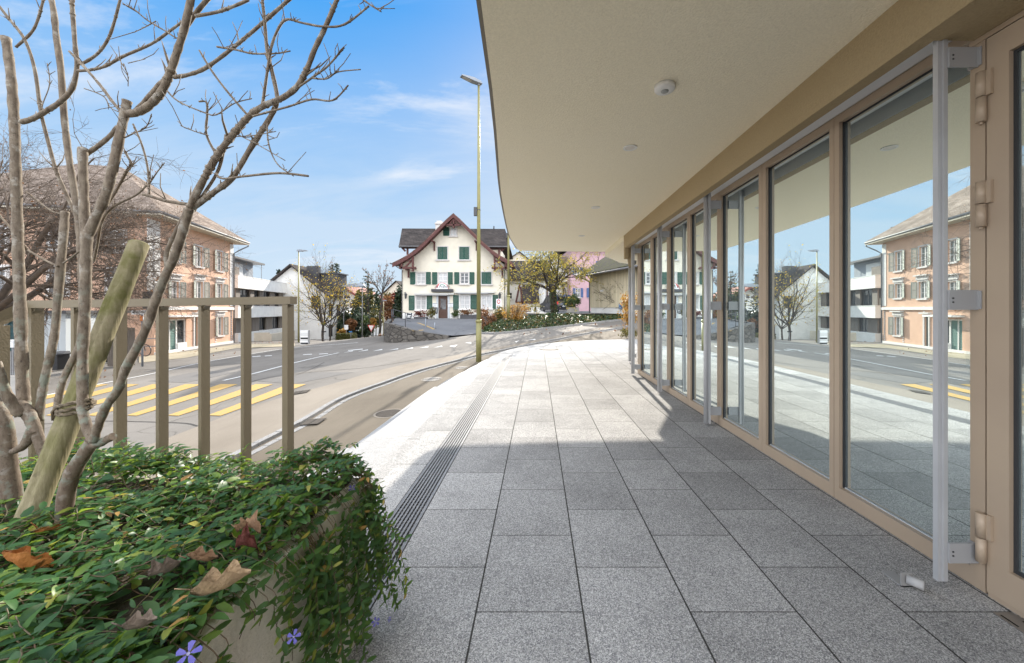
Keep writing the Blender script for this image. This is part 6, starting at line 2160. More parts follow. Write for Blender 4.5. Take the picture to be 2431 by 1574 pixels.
for x0, y0, x1, y1, Y, n, sz, mat, lab, nm in [
    (1540, 900, 1800, 1240, 54, 3200, .5, L_DKG, 'dense dark evergreen mass below the red roofed house', 'evergreen_shrub'),
    (1600, 985, 1700, 1110, 52, 500, .4, L_BRN, 'rust brown bush in front of the dark evergreen mass', 'bush'),
    (1780, 960, 1850, 1180, 50, 700, .3, L_GRN, 'light green creeper column beside the pale lamp post', 'bush'),
    (1700, 600, 1900, 1000, 64, 3000, .5, L_OLV, 'olive green leafy tree left of the ragged spruce', 'leafy_tree'),
    (1830, 830, 1990, 1120, 70, 1700, .5, L_OLV, 'olive bush under the ragged spruce', 'leafy_tree'),
    (1880, 680, 2010, 940, 74, 900, .5, L_DKG, 'dark green tree behind the slim bare street tree', 'leafy_tree'),
    (2010, 740, 2170, 1010, 60, 1100, .36, L_BRN, 'rust coloured tree left of the village inn', 'leafy_tree'),
    (2110, 700, 2200, 960, 66, 1200, .45, L_RED, 'dark red tree between the rust tree and the dark hedge', 'leafy_tree'),
    (2030, 700, 2150, 900, 90, 1200, .6, L_OLV, 'far yellow green tree behind the rust tree', 'leafy_tree'),
    (2170, 650, 2300, 1010, 56, 2600, .42, L_DKG, 'dark green evergreen touching the left wall of the village inn', 'leafy_tree'),
    (1990, 1160, 2080, 1235, 46, 350, .22, L_BRN, 'small brown shrub on the verge at the foot of the slim tree', 'bush'),
    (1520, 1090, 1590, 1180, 42, 350, .2, L_ORA, 'orange shrub just behind the clipped hedge', 'bush'),
    (1890, 960, 1935, 1060, 56, 300, .28, L_ORA, 'small orange shrub above the give way sign', 'bush'),
    (1800, 1040, 1900, 1190, 50, 900, .32, L_DKG, 'dark rounded hedge right of the pale lamp post', 'bush'),
    (780, 400, 830, 460, 80, 200, .4, L_DKG, 'small dark treetop showing left of the gabled house ridge', 'leafy_tree'),
    (245, 405, 300, 460, 43, 260, .2, L_OLV, 'potted green plant on the apartment block roof terrace', 'plant')]:
    c, R = at(x0, y0, x1, y1, Y)
    leafy(nm, lab, c, R, n, sz, mat, rn, None if nm == 'plant' else min(c[2] - R[2], gz(c[0], Y) + .2), cat='tree' if 'tree' in nm else ('plant' if nm == 'plant' else 'bush'), cr=.42, trunk=nm != 'plant')
rn = random.Random(41)
mb = MB()
for k in range(60):
    x = rn.uniform(-60, 60); Y = rn.uniform(120, 170)
    if -55 < x < -12 and rn.random() < .5: continue
    h = rn.uniform(2.5, 6)
    leaf_quads(mb, clump_points((x, Y, -2.0 + h * .2), (rn.uniform(4, 7), 4, h * .7), 130, rn, 10), 1.2, rn, .8)
tag(mb.build('distant_woods', L_DKG), 'distant dark woods closing the view at the end of the street', 'woods', kind='stuff')
# clipped hedge
c, R = at(1470, 1155, 1640, 1282, 40)
rn = random.Random(8)
mb = MB()
x0, x1, z0, z1 = c[0] - R[0], c[0] + R[0], c[2] - R[2], c[2] + R[2]
mb.hexa([(x0 + .05, 40.05, z0 - .3), (x1 - .05, 40.05, z0 - .3), (x1 - .05, 41.6, z0 - .3), (x0 + .05, 41.6, z0 - .3)], [(x0 + .12, 40.12, z1 - .05), (x1 - .12, 40.12, z1 - .05), (x1 - .12, 41.5, z1 - .05), (x0 + .12, 41.5, z1 - .05)])
pts = []
for _ in range(3000):
    u, v = rn.random(), rn.random()
    k = rn.random()
    if k < .5: pts.append((x0 + (x1 - x0) * u, 40 + rn.uniform(-.02, .06), z0 + (z1 - z0) * v))
    elif k < .75: pts.append((x0 + (x1 - x0) * u, 40 + 1.6 * v, z1 + rn.uniform(-.05, .03)))
    else: pts.append((x0 + rn.uniform(-.03, .05) if k < .87 else x1 + rn.uniform(-.05, .03), 40 + 1.6 * u, z0 + (z1 - z0) * v))
leaf_quads(mb, pts, .12, rn, .6)
tag(mb.build('clipped_hedge', leafmat('yew', [(0, (.05, .06, .015)), (.5, (.09, .09, .022)), (1, (.13, .12, .03))], trans=.2)), 'box shaped clipped hedge at the street corner beside the young trees', 'hedge')

# ---- upper yard and ivy bank under the yellow tree
ZY = .93
yard = [(.4, 26.4), (1.6, 26.3), (4.0, 26.6), (7.5, 25.8), (12, 26), (14, 52), (-1.5, 52), (-1.2, 33), (-.9, 29)]
mb = MB(); mb.poly([yard], lambda a, b: (a, b, ZY + (b - 26) * .006)); struct(mb.build('yard', M_LOT))
low_px = [(1140, 792), (1180, 793), (1215, 790), (1255, 785), (1300, 780.5), (1345, 775), (1401, 769), (1440, 764), (1480, 760)]
lowp = resample(plan(low_px) + [Vector((11, 24.5))], 40)
topp = resample([Vector(q) for q in [(-2.6, 24.2), (-2.2, 25.2), (-1.6, 26.5), (-.6, 26.6), (.4, 26.5), (1.6, 26.4), (4.0, 26.7), (7.5, 25.9), (11.5, 26.1)]], 40)
mb = MB()
nv = 8
bank_pts = []
def bank_z(i, t):
    a, b = lowp[i], topp[i]
    q = a.lerp(b, t)
    zt_ = .45 + .42 * max(0, min(1, (b.x + 2.4) / 3.0)) - .12 * max(0, min(1, (b.x - 2.2) / 1.5))
    z0_ = gz(a.x, a.y)
    mound = .12 * math.exp(-((q.x - 1.1) / 1.1) ** 2) * sin(pi * min(1, t * 1.0)) if t < 1 else 0
    return q.x, q.y, z0_ * (1 - t) + zt_ * t + .12 * sin(pi * t) + mound
for i in range(40):
    for k in range(nv + 1): mb.v.append(bank_z(i, k / nv))
for i in range(39):
    for k in range(nv):
        o = i * (nv + 1) + k
        mb.f.append([o, o + nv + 1, o + nv + 2, o + 1]); mb.m.append(0); mb.s.append(True)
struct(mb.build('bank', pmat('bank_soil', (.045, .038, .026), (.06, .05, .03), 3, .95)))
rn = random.Random(14)
mb = MB()
pts = []
for _ in range(9000):
    i, t = rn.randint(0, 38), rn.random()
    a, b = bank_z(i, t), bank_z(i + 1, t); f = rn.random()
    hgt = .03 + .11 * rn.random() * (.5 + .5 * sin(i * 1.7 + t * 7))
    pts.append((a[0] + (b[0] - a[0]) * f, a[1] + (b[1] - a[1]) * f, a[2] + (b[2] - a[2]) * f + hgt))
leaf_quads(mb, pts, .13, rn, .85, .35)
tag(mb.build('ivy_ground_cover', L_IVY), 'dense ivy covering the bank under the yellow tree', 'ground cover', kind='stuff')
# kerb of the bank
stone_row('bank_kerb', lowp, -.16, -.02, .10, .2, 1.0)

# ---- shrubs round the inn and the bank
rn = random.Random(77)
SH = [((1150, 1240, 1310, 1500), 24.2, cpx, 1800, .10, L_BRN, 'brown leaved rounded shrub just right of the street lamp', 26),
      ((1300, 1225, 1440, 1440), 25.5, cpx, 1500, .10, L_OLV, 'dull olive and brown shrub in front of the inn corner', 26),
      ((70, 920, 420, 1190), 25.0, dpx, 1500, .095, L_ORA, 'bright orange shrub behind the second street lamp', 40),
      ((1720, 790, 1990, 1235), 16.6, dpx, 1300, .085, L_ORA, 'golden yellow shrub at the end of the glazed front', 14),
      ((960, 835, 1160, 1010), 34.3, dpx, 2200, .13, L_GRN, 'dark round hedge growing in the grey stone trough', 0),
      ((430, 980, 650, 1060), 35, dpx, 500, .12, L_OLV, 'low olive shrub behind the white garden pillar', 0),
      ((0, 1000, 100, 1180), 26.2, dpx, 500, .09, L_OLV, 'small olive shrub beside the second street lamp base', 8)]
for q, Y, f, n, sz, mat, lab, st in SH:
    c, R = at(*q, Y, f)
    leafy('shrub', lab, c, R, n, sz, mat, rn, None, cat='shrub', stems=st, cr=.40, shell=.35, trunk=False, nc=26)
def potted(pl, mat, n, sz, h, lab, sx=1.0, palm=False):
    bb = [Vector(v) for v in pl.data.vertices[0:1]] if False else None
    xs = [v.co.x for v in pl.data.vertices]; ys = [v.co.y for v in pl.data.vertices]; zs = [v.co.z for v in pl.data.vertices]
    c = ((min(xs) + max(xs)) / 2, (min(ys) + max(ys)) / 2, max(zs) + h * .5)
    R = ((max(xs) - min(xs)) / 2 * sx, .4, h * .55)
    leafy('potted_plant', lab, c, R, n, sz, mat, rn, max(zs) - .05, cat='plant', stems=8, cr=.4, shell=.2, trunk=False)
potted(PLANTERS[0], L_RED, 420, .14, .62, 'dark red leaved plants in the planter left of the inn door', 1.1)
potted(PLANTERS[1], L_BRN, 500, .12, .5, 'brown autumn plants in the planter right of the inn door', 1.1)
potted(PLANTERS[2], L_BRN, 500, .12, .5, 'brown autumn plants in the planter behind the street lamp', 1.1)
potted(PLANTERS[3], L_OLV, 450, .13, .8, 'olive bush in the square pot left of the inn door', 1.6)
potted(PLANTERS[4], L_GRN, 380, .16, .6, 'spiky green plant in the square pot right of the inn door', 1.6)
# low flowering plants and bare bush at the foot of the golden shrub
c, R = at(1730, 1310, 1960, 1420, 15.7, dpx)
leafy('low_plant', 'low yellow green plants at the foot of the golden shrub', (c[0], c[1], c[2]), R, 500, .07, L_OLV, rn, None, cat='plant', trunk=False, cr=.4, shell=.2)
base = P(*dpx(1860, 1060), 26.5); base.z = .9
tree('bare_bush', 'bare grey twiggy bush in front of the board shed', base, M_BARK, random.Random(6), 3.4, .05, dict(wig=.35, up=.05, nch=(4, 6), ang=(20, 55), ratio=(.4, .7), segs=4, sides=(5, 4, 3, 3, 3)), L_OLV, .09, .05, 4, .08, 6, (15, 70), (0, 0), None, .5)
# fallen leaves
rn = random.Random(55)
mb = MB()
pts = []
for _ in range(260):
    u = rn.random()
    if u < .35: q = GT(rn.uniform(555, 700), rn.uniform(806, 817))
    elif u < .6: q = GT(rn.uniform(330, 560), rn.uniform(822, 846))
    elif u < .8: q = GT(rn.uniform(1230, 1500), rn.uniform(770, 795))
    else: q = GT(rn.uniform(0, 300), rn.uniform(850, 900))
    pts.append(q + Vector((0, 0, .04)))
leaf_quads(mb, pts, .13, rn, .8, .8)
tag(mb.build('fallen_leaves', L_BRN), 'scattered brown autumn leaves lying along the street edges', 'leaves', kind='stuff')
mb = MB()
v = [GT(x, y) for x, y in [(330, 842), (440, 835), (560, 818), (700, 815), (700, 822), (560, 827), (440, 850), (330, 862)]]
mb.add([(q.x, q.y, gz(q.x, q.y) + .014) for q in v], [(0, 1, 6, 7), (1, 2, 5, 6), (2, 3, 4, 5)])
struct(mb.build('gravel_strip', ground_mat('gravel', (.34, .29, .20), (.40, .35, .26), .5, False)))
# ------------------------------------------------------------------ planter in the foreground
YS = .713
PX, PY, PZ = -.655, 1.445, .56          # right face, back face, rim height
M_STUC = plaster('planter_stucco', (.70, .655, .55), (.74, .69, .585), .4)
mb = MB()
mb.box(-2.6, PX, .12, PY, -1.4, PZ, 0)
tag(mb.build('planter_box', M_STUC), 'large cream rendered planter box overgrown with periwinkle beside the granite terrace', 'planter')
mb = MB()
mb.box(-2.54, PX - .04, .16, PY - .04, PZ - .05, PZ + .012)
struct(mb.build('planter_soil', pmat('planting_soil', (.035, .026, .018), (.06, .045, .03), 30, .95, bump=.6, bscale=50)))

# ---- railing behind the planter
M_RAIL = pmat('bronze_railing_paint', (.205, .165, .105), (.18, .145, .094), 4, 0.5, bump=.10, bscale=150, spec=.4)
YL = 1.505
rail = thing('railing', 'bronze painted steel railing with square posts behind the planter', 'railing', (-1.5, YL, PZ))
zr = lambda x: P(x, 714 - (x - 75) / 599 * 9.5, YL).z
mb = MB()
a, b = P(75, 714, YL), P(697, 704, YL)
mb.hexa([(a.x, YL - .022, a.z - .030), (b.x, YL - .022, b.z - .030), (b.x, YL - .022, b.z), (a.x, YL - .022, a.z)], [(a.x, YL + .022, a.z - .030), (b.x, YL + .022, b.z - .030), (b.x, YL + .022, b.z), (a.x, YL + .022, a.z)])
c = P(-30, 762, YL - .12)
mb.hexa([(a.x, YL - .022, a.z - .030), (a.x, YL + .022, a.z - .030), (a.x, YL + .022, a.z), (a.x, YL - .022, a.z)], [(c.x, c.y - .022, c.z - .030), (c.x, c.y + .022, c.z - .030), (c.x, c.y + .022, c.z), (c.x, c.y - .022, c.z)])
mb.build('handrail', M_RAIL, rail, fix=True)
cx_ = [684 - 99.6 * k for k in range(7)]
for k, x in enumerate(cx_):
    q = P(x, 705, YL)
    w_ = .0060 if k else .0105
    mb = MB()
    z1 = zr(x) - .0305
    mb.box(q.x - w_, q.x + w_, YL - .020, YL + .020, PZ - .3, z1)
    if k == 0: mb.box(q.x - w_ - .003, q.x - w_, YL - .012, YL + .012, PZ - .3, z1)
    else:
        for s in (-1, 1):
            mb.hexa([(q.x + s * w_, YL - .014, z1 - .013), (q.x + s * w_, YL + .014, z1 - .013), (q.x + s * w_, YL + .014, z1), (q.x + s * w_, YL - .014, z1)], [(q.x + s * (w_ + .010), YL - .014, z1 - .001), (q.x + s * (w_ + .010), YL + .014, z1 - .001), (q.x + s * (w_ + .010), YL + .014, z1), (q.x + s * (w_ + .010), YL - .014, z1)])
    mb.build('post', M_RAIL, rail)
q = P(2, 760, YL - .1)
mb = MB(); mb.box(q.x - .007, q.x + .007, YL - .12, YL - .08, PZ - .3, q.z - .02); mb.build('post', M_RAIL, rail)

# ---- multi stemmed shrub, traced stem by stem
def bark_mat():
    m, t, b, out = new_mat('shrub_bark')
    co = t.coord()
    n = t.noise(t.scale(co, (1, 1, .35)), 80, 4, .7)
    col = t.mix(t.ramp(n, .35, .65), (.125, .095, .070), (.25, .205, .155))
    n2 = t.noise(co, 34, 4, .65)
    col = t.mix(t.ramp(n2, .56, .66, 0, .6), col, (.38, .355, .31))
    X, Y, Z = t.sep(co)
    dk2 = t.ramp(t.noise(co, 120, 3, .7), .60, .70, 0, .8)
    col = t.mix(dk2, col, (.05, .04, .033))
    lich = t.math('MULTIPLY', t.ramp(t.noise(co, 26, 4, .6), .54, .62, 0, .8), t.ramp(Z, 1.4, .85))
    col = t.mix(lich, col, (.24, .28, .23))
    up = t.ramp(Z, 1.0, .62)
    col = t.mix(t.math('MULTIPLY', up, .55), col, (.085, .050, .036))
    t.put(b.inputs['Base Color'], col)
    b.inputs['Roughness'].default_value = .85
    b.inputs['Specular IOR Level'].default_value = .25
    t.put(b.inputs['Normal'], t.bump(t.math('ADD', n, n2), .35, .0022))
    return m
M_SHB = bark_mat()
shrub = thing('bare_shrub', 'bare multi stemmed shrub with pale mottled bark growing in the planter', 'shrub', (-1.35, 1.05, PZ))
rn = random.Random(2)
def stem(pxs, w0, w1, Y0, Y1, name='stem', n=10, bumps=.10, stub=False, twig=0.0):
    """pxs: centre line in photograph pixels; w: width in pixels; Y: distance along the stem"""
    m_ = len(pxs)
    pts = []
    for i, (x, y) in enumerate(pxs):
        f = i / max(m_ - 1, 1)
        pts.append(P(x, y, (Y0 + (Y1 - Y0) * f) * YS))
    pc = catmull(pts, 5 if m_ > 2 else 4)
    rad = []
    for i, q in enumerate(pc):
        f = i / (len(pc) - 1)
        r = (w0 + (w1 - w0) * f) / 2 * 1.02 / FP * q.y / sqrt(1 + (q.x / q.y) ** 2)
        rad.append(r * (1 + rn.uniform(-bumps, bumps)))
    if stub: rad[-1] *= 1.12; rad[-2] *= 1.06
    mb = MB()
    mb.tube(pc, rad, n)
    if twig:
        for i in range(2, len(pc) - 1):
            if rn.random() < twig:
                d = (pc[i + 1] - pc[i]).normalized()
                for s in (-1, 1):
                    if rn.random() < .25: continue
                    sd_ = Vector((s * rn.uniform(.4, 1), rn.uniform(-.6, .6), rn.uniform(.1, .9))) + d * .7
                    L = rn.uniform(.007, .020) if rn.random() < .7 else rn.uniform(.03, .075)
                    q1 = pc[i] + sd_.normalized() * L * .6
                    q2 = q1 + (sd_.normalized() + Vector((rn.uniform(-.5, .5), 0, rn.uniform(-.2, .5)))) * L * .4
                    mb.tube([pc[i], q1, q2], [max(rad[i] * .42, .0010), max(rad[i] * .32, .0009), .0007], 5)
                mb.lathe((pc[i].x, pc[i].y, pc[i].z - rad[i] * .8), [(rad[i] * .9, 0), (rad[i] * 1.35, rad[i] * .8), (rad[i] * .9, rad[i] * 1.6)], 8)
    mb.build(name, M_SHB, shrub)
    return pc, rad
# trunks
stem([(46, 1300), (36, 1225), (22, 1130), (14, 1060), (8, 1000), (-20, 950)], 62, 48, 1.50, 1.50, 'trunk', 14, .06)
stem([(14, 1075), (40, 1068), (62, 1052), (78, 1020)], 22, 34, 1.50, 1.50, 'trunk', 12, .08)
stem([(118, 1120), (98, 1060), (80, 1010), (62, 975), (36, 955)], 26, 44, 1.50, 1.52, 'trunk', 12, .06)
stem([(60, 985), (56, 960), (55, 930), (52, 880), (49, 760), (45, 650), (42, 560), (38, 430), (34, 290), (26, 180), (14, 90)], 38, 27, 1.52, 1.62, n=14, stub=True)
stem([(50, 985), (28, 958), (8, 915), (-10, 860)], 36, 28, 1.5, 1.45)
stem([(92, 1000), (96, 960), (105, 905), (118, 850), (130, 790), (138, 700), (146, 610), (152, 540), (154, 503)], 26, 23, 1.54, 1.62, n=12, stub=True)
stem([(153, 1300), (153, 1240), (158, 1170), (176, 1115), (200, 1078), (220, 1046)], 54, 40, 1.38, 1.38, 'trunk', 14, .07)
stem([(212, 1058), (240, 1050), (268, 1036)], 34, 24, 1.38, 1.37, 'trunk', 12, .1, stub=True)
stem([(222, 1048), (207, 1015), (197, 975), (196, 930), (196, 860), (199, 780), (203, 690), (204, 610), (206, 552)], 30, 31, 1.38, 1.44, n=14)
stem([(205, 580), (202, 540), (199, 470), (197, 400), (196, 352)], 28, 25, 1.44, 1.47, n=12, stub=True)
stem([(206, 565), (228, 515), (252, 460), (270, 390), (284, 325), (296, 270), (302, 240)], 30, 24, 1.44, 1.47, n=14, stub=True)
stem([(205, 366), (235, 345), (262, 322), (280, 300)], 15, 13, 1.49, 1.50)
stem([(300, 270), (325, 267), (352, 252), (381, 222), (402, 178), (420, 125), (437, 70), (453, 0), (460, -40)], 24, 19, 1.47, 1.42, n=12, twig=.12)
stem([(296, 272), (270, 245), (240, 205), (210, 170), (165, 122)], 10, 8, 1.47, 1.52, twig=.25)
stem([(413, 183), (445, 178), (487, 162), (545, 120), (603, 72), (690, -4)], 12, 9, 1.45, 1.36, n=8, twig=.35)
stem([(318, 266), (340, 245), (375, 205), (400, 175), (425, 105), (450, 52), (496, -6)], 14, 13, 1.50, 1.46, n=8)
stem([(465, 38), (525, 26), (590, 0)], 10, 8, 1.46, 1.4, n=8, twig=.3)
stem([(222, 1048), (233, 1012), (252, 965), (280, 925), (300, 873), (342, 792), (370, 712), (396, 648), (414, 610), (436, 543), (449, 497)], 26, 25, 1.36, 1.30, n=14)
stem([(398, 640), (396, 600), (420, 545), (443, 500)], 13, 12, 1.34, 1.32, n=8)
stem([(449, 505), (455, 482), (487, 420), (518, 366), (560, 311), (596, 272), (631, 249), (670, 233), (705, 206), (728, 166), (747, 117), (767, 76), (786, 33), (802, -6)], 20, 10, 1.30, 1.22, n=10, twig=.22)
stem([(451, 500), (467, 486), (510, 455), (553, 420), (596, 350), (631, 296), (652, 258), (658, 230), (646, 171), (634, 117), (627, 39), (622, -6)], 19, 7, 1.31, 1.26, n=10, twig=.22)
stem([(623, 250), (631, 195), (638, 148), (648, 98), (676, 48), (720, 55), (767, 63), (818, 58), (876, 14)], 8, 5, 1.28, 1.2, n=6, twig=.4)
stem([(445, 485), (418, 481), (389, 476), (358, 466), (338, 461)], 11, 9, 1.3, 1.28, n=8, twig=.2)
stem([(354, 466), (352, 409), (339, 350), (316, 294)], 7, 5, 1.29, 1.28, n=6, twig=.3)
stem([(352, 440), (372, 410), (391, 386)], 5, 3, 1.29, 1.28, n=5, twig=.4)
stem([(473, 476), (514, 413), (530, 362), (537, 320)], 9, 8, 1.31, 1.29, n=8, stub=True)
stem([(512, 412), (529, 424), (584, 418), (662, 411), (732, 418)], 7, 6, 1.29, 1.24, n=7, twig=.2)
stem([(513, 366), (490, 319), (492, 272), (490, 243), (472, 241)], 7, 5, 1.29, 1.27, n=6, twig=.3)
stem([(397, 216), (424, 241), (487, 268), (514, 272), (557, 245), (598, 234)], 5, 3, 1.28, 1.25, n=5, twig=.5)
stem([(590, 276), (537, 214), (502, 167), (473, 119)], 7, 5, 1.28, 1.26, n=6, twig=.35)
stem([(600, 276), (685, 253), (740, 236), (790, 238), (827, 202)], 6, 4, 1.26, 1.2, n=6, twig=.5)
stem([(710, 206), (743, 183), (779, 156), (817, 112)], 6, 5, 1.24, 1.2, n=6, twig=.4)
stem([(743, 186), (775, 187), (802, 171), (856, 165)], 4.5, 3, 1.22, 1.18, n=5, twig=.6)
stem([(634, 292), (638, 343), (658, 389), (697, 418)], 4.5, 3, 1.27, 1.24, n=5, twig=.5)
stem([(564, 319), (611, 343), (677, 381)], 3.5, 2.5, 1.28, 1.25, n=5, twig=.5)
stem([(515, 111), (564, 119), (599, 127), (654, 127), (689, 121)], 6, 4, 1.3, 1.26, n=6, twig=.6)
stem([(560, 324), (600, 322), (655, 312)], 3.5, 2.5, 1.28, 1.25, n=5, twig=.4)
stem([(495, 322), (460, 311), (428, 298)], 3.5, 2.5, 1.28, 1.26, n=5, twig=.5)
stem([(120, -10), (128, 30), (134, 90), (144, 160), (152, 272), (163, 370), (178, 467), (188, 545), (194, 640), (196, 740), (188, 820), (164, 870), (146, 915), (136, 970), (140, 1010)], 17, 22, 1.66, 1.52, n=12)
stem([(50, 290), (75, 283), (101, 269), (144, 241), (172, 208), (183, 156), (178, 105), (170, -5)], 19, 12, 1.60, 1.56, n=10, twig=.1)
stem([(187, 152), (205, 146), (234, 125), (257, 92), (272, 50), (286, -4)], 10, 8, 1.57, 1.52, n=8, twig=.15)
stem([(185, 168), (215, 166), (250, 157), (292, 134), (358, 105), (400, 76), (435, 50)], 10, 7, 1.57, 1.5, n=8, twig=.25)
stem([(432, 50), (425, 90), (395, 75), (350, 48), (318, 22), (291, 9)], 5, 4, 1.46, 1.4, n=5, twig=.5)
stem([(370, 50), (345, 64), (318, 77)], 3.5, 2.5, 1.44, 1.4, n=5, twig=.5)
stem([(192, 535), (156, 459), (132, 401), (113, 331), (97, 265), (82, 163), (58, 93), (23, 47), (-4, 12)], 12, 9, 1.62, 1.58, n=8, twig=.1)
stem([(38, 112), (74, 78), (90, 47), (104, -4)], 9, 8, 1.62, 1.6, n=7, twig=.2)
stem([(222, 620), (230, 584), (243, 522), (274, 488), (323, 463), (350, 438)], 10, 6, 1.5, 1.46, n=7, twig=.2)
stem([(252, 490), (280, 445), (300, 408), (311, 389), (302, 370), (296, 358)], 9, 7, 1.5, 1.5, n=7, twig=.2)
stem([(150, 625), (165, 615), (178, 605), (190, 595)], 7, 6, 1.58, 1.52, n=6)
stem([(138, 632), (115, 622), (90, 608), (66, 594)], 7, 7, 1.58, 1.58, n=6)
stem([(66, 594), (40, 560), (0, 512), (-10, 500)], 8, 6, 1.6, 1.6, n=6, twig=.1)
stem([(154, 508), (120, 500), (62, 455)], 7, 6, 1.62, 1.62, n=6)
stem([(290, 330), (310, 320), (346, 302), (360, 270)], 5, 3, 1.47, 1.44, n=5, twig=.6)
stem([(200, 210), (245, 228), (262, 255), (288, 268)], 4, 3, 1.5, 1.48, n=5, twig=.5)
stem([(118, 270), (100, 255), (118, 200), (112, 150)], 4, 3, 1.6, 1.6, n=5, twig=.4)
stem([(304, 205), (300, 170), (262, 108)], 2.5, 2, 1.5, 1.46, n=5, twig=.3)
stem([(304, 150), (345, 140)], 3, 2, 1.48, 1.46, n=5, twig=.4)
stem([(858, -4), (880, 12), (905, 28)], 5, 3, 1.2, 1.16, n=5, twig=.7)

# ---- wooden stake and rope
def stake_mat():
    m, t, b, out = new_mat('weathered_stake')
    co = t.coord()
    X, Y, Z = t.sep(co)
    g = t.noise(t.scale(co, (1, 1, .07)), 90, 4, .6)
    col = t.mix(t.ramp(g, .3, .7), (.19, .16, .095), (.31, .27, .175))
    moss = t.math('MULTIPLY', t.ramp(t.noise(co, 9, 5, .65), .40, .62), t.ramp(Z, .55, 1.15, .35, 1.0))
    col = t.mix(t.math('MULTIPLY', moss, .85), col, (.115, .115, .032))
    dk = t.ramp(t.noise(co, 13, 4, .7), .60, .72, 0, .75)
    col = t.mix(dk, col, (.06, .05, .035))
    t.put(b.inputs['Base Color'], col)
    b.inputs['Roughness'].default_value = .9
    b.inputs['Specular IOR Level'].default_value = .2
    t.put(b.inputs['Normal'], t.bump(g, .5, .006))
    return m
s0, s1 = P(42, 1300, 1.36 * YS), P(331, 577, 1.80 * YS)
ax = (s1 - s0).normalized()
mb = MB()
N = 26
pts = [s0.lerp(s1, i / 14) for i in range(15)]
rad = [.0265 + .0007 * sin(i * 1.9) for i in range(15)]
mb.tube(pts[:14] + [s1 - ax * .004, s1], rad[:14] + [.0265, .0235], N)
# long drying crack: press two columns of vertices inwards
o = 0
for i in range(0, 13):
    k = 17
    c = pts[i]
    for kk, dp in ((k, .80), (k + 1, .97), (k - 1, .97)):
        v = Vector(mb.v[i * N + kk]); mb.v[i * N + kk] = tuple(c + (v - c) * dp)
stk = mb.build('wooden_stake', stake_mat())
tag(stk, 'thick round mossy timber stake leaning to the right, tied to the shrub', 'stake')
M_ROPE = pmat('hemp_rope', (.15, .115, .075), (.09, .07, .045), 60, .95)
mb = MB()
ctr = s0 + ax * ((P(165, 965, 1.5 * YS) - s0).dot(ax))
sc_ = P(196, 962, 1.40 * YS)
for turn in range(3):
    zoff = (-.008, 0.0, .009)[turn]
    loop = []
    for k in range(33):
        a = 2 * pi * k / 32
        u = Vector((cos(a), sin(a), 0))
        # oval round stake and stem
        c = ctr.lerp(sc_, .5 + .5 * cos(a))
        r = .032 if cos(a) < .2 else .017
        loop.append(c + u * r + Vector((0, 0, zoff + .006 * sin(a + turn))))
    for ph in (0, pi):
        mb.tube([q + Vector((0, .0026 * cos(i * 1.3 + ph), .0026 * sin(i * 1.3 + ph))) for i, q in enumerate(loop)], .0033, 6, caps=False)
kq = ctr + Vector((-.036, -.008, -.003))
for k in range(5):
    mb.tube([kq + Vector((0, 0, .012)), kq + Vector((-.007 - .003 * k, -.007 + .005 * k, -.006)), kq + Vector((-.006 + .002 * k, -.006, -.03 + .004 * k))], .003, 6)
tag(mb.build('tie_rope', M_ROPE), 'hemp rope tying the shrub stem to the mossy stake', 'rope')

# ---- periwinkle
def peri_mat():
    m, t, b, out = new_mat('periwinkle_leaf')
    r = t.geo('Random Per Island')
    n = t.node('ShaderNodeValToRGB')
    e = n.color_ramp.elements
    for i, (pos, c) in enumerate([(0, (.026, .078, .032)), (.50, (.044, .118, .036)), (.80, (.075, .165, .040)), (.935, (.17, .25, .045)), (.985, (.34, .31, .06)), (1, (.48, .25, .09))]):
        q = e[i] if i < 2 else e.new(pos)
        q.position = pos; q.color = (*c, 1)
    t.put(n.inputs[0], r)
    t.put(b.inputs['Base Color'], n.outputs[0])
    b.inputs['Roughness'].default_value = .44
    b.inputs['Specular IOR Level'].default_value = .32
    tr = t.node('ShaderNodeBsdfTranslucent')
    t.put(tr.inputs[0], t.mix(.6, n.outputs[0], (.34, .46, .04)))
    mx = t.node('ShaderNodeMixShader'); mx.inputs[0].default_value = .42
    t.t.links.new(b.outputs[0], mx.inputs[1]); t.t.links.new(tr.outputs[0], mx.inputs[2]); t.t.links.new(mx.outputs[0], out.inputs[0])
    return m
M_PERI = peri_mat()
M_VINE = pmat('red_vine_stem', (.13, .075, .045), (.085, .085, .035), 12, .6)
rn = random.Random(4)
def mound(x, y):
    ex = min(1, max(0, (PX + .03 - x) / .13)); ey = min(1, max(0, (PY + .05 - y) / .11))
    k = .25 + .75 * ex * ey
    return PZ + .018 + .046 * k * (1 + .5 * sin(x * 7.1 + y * 4.6) + .35 * sin(x * 15.3 - y * 12.7 + 1.2) + .25 * sin(y * 24 + x * 8))
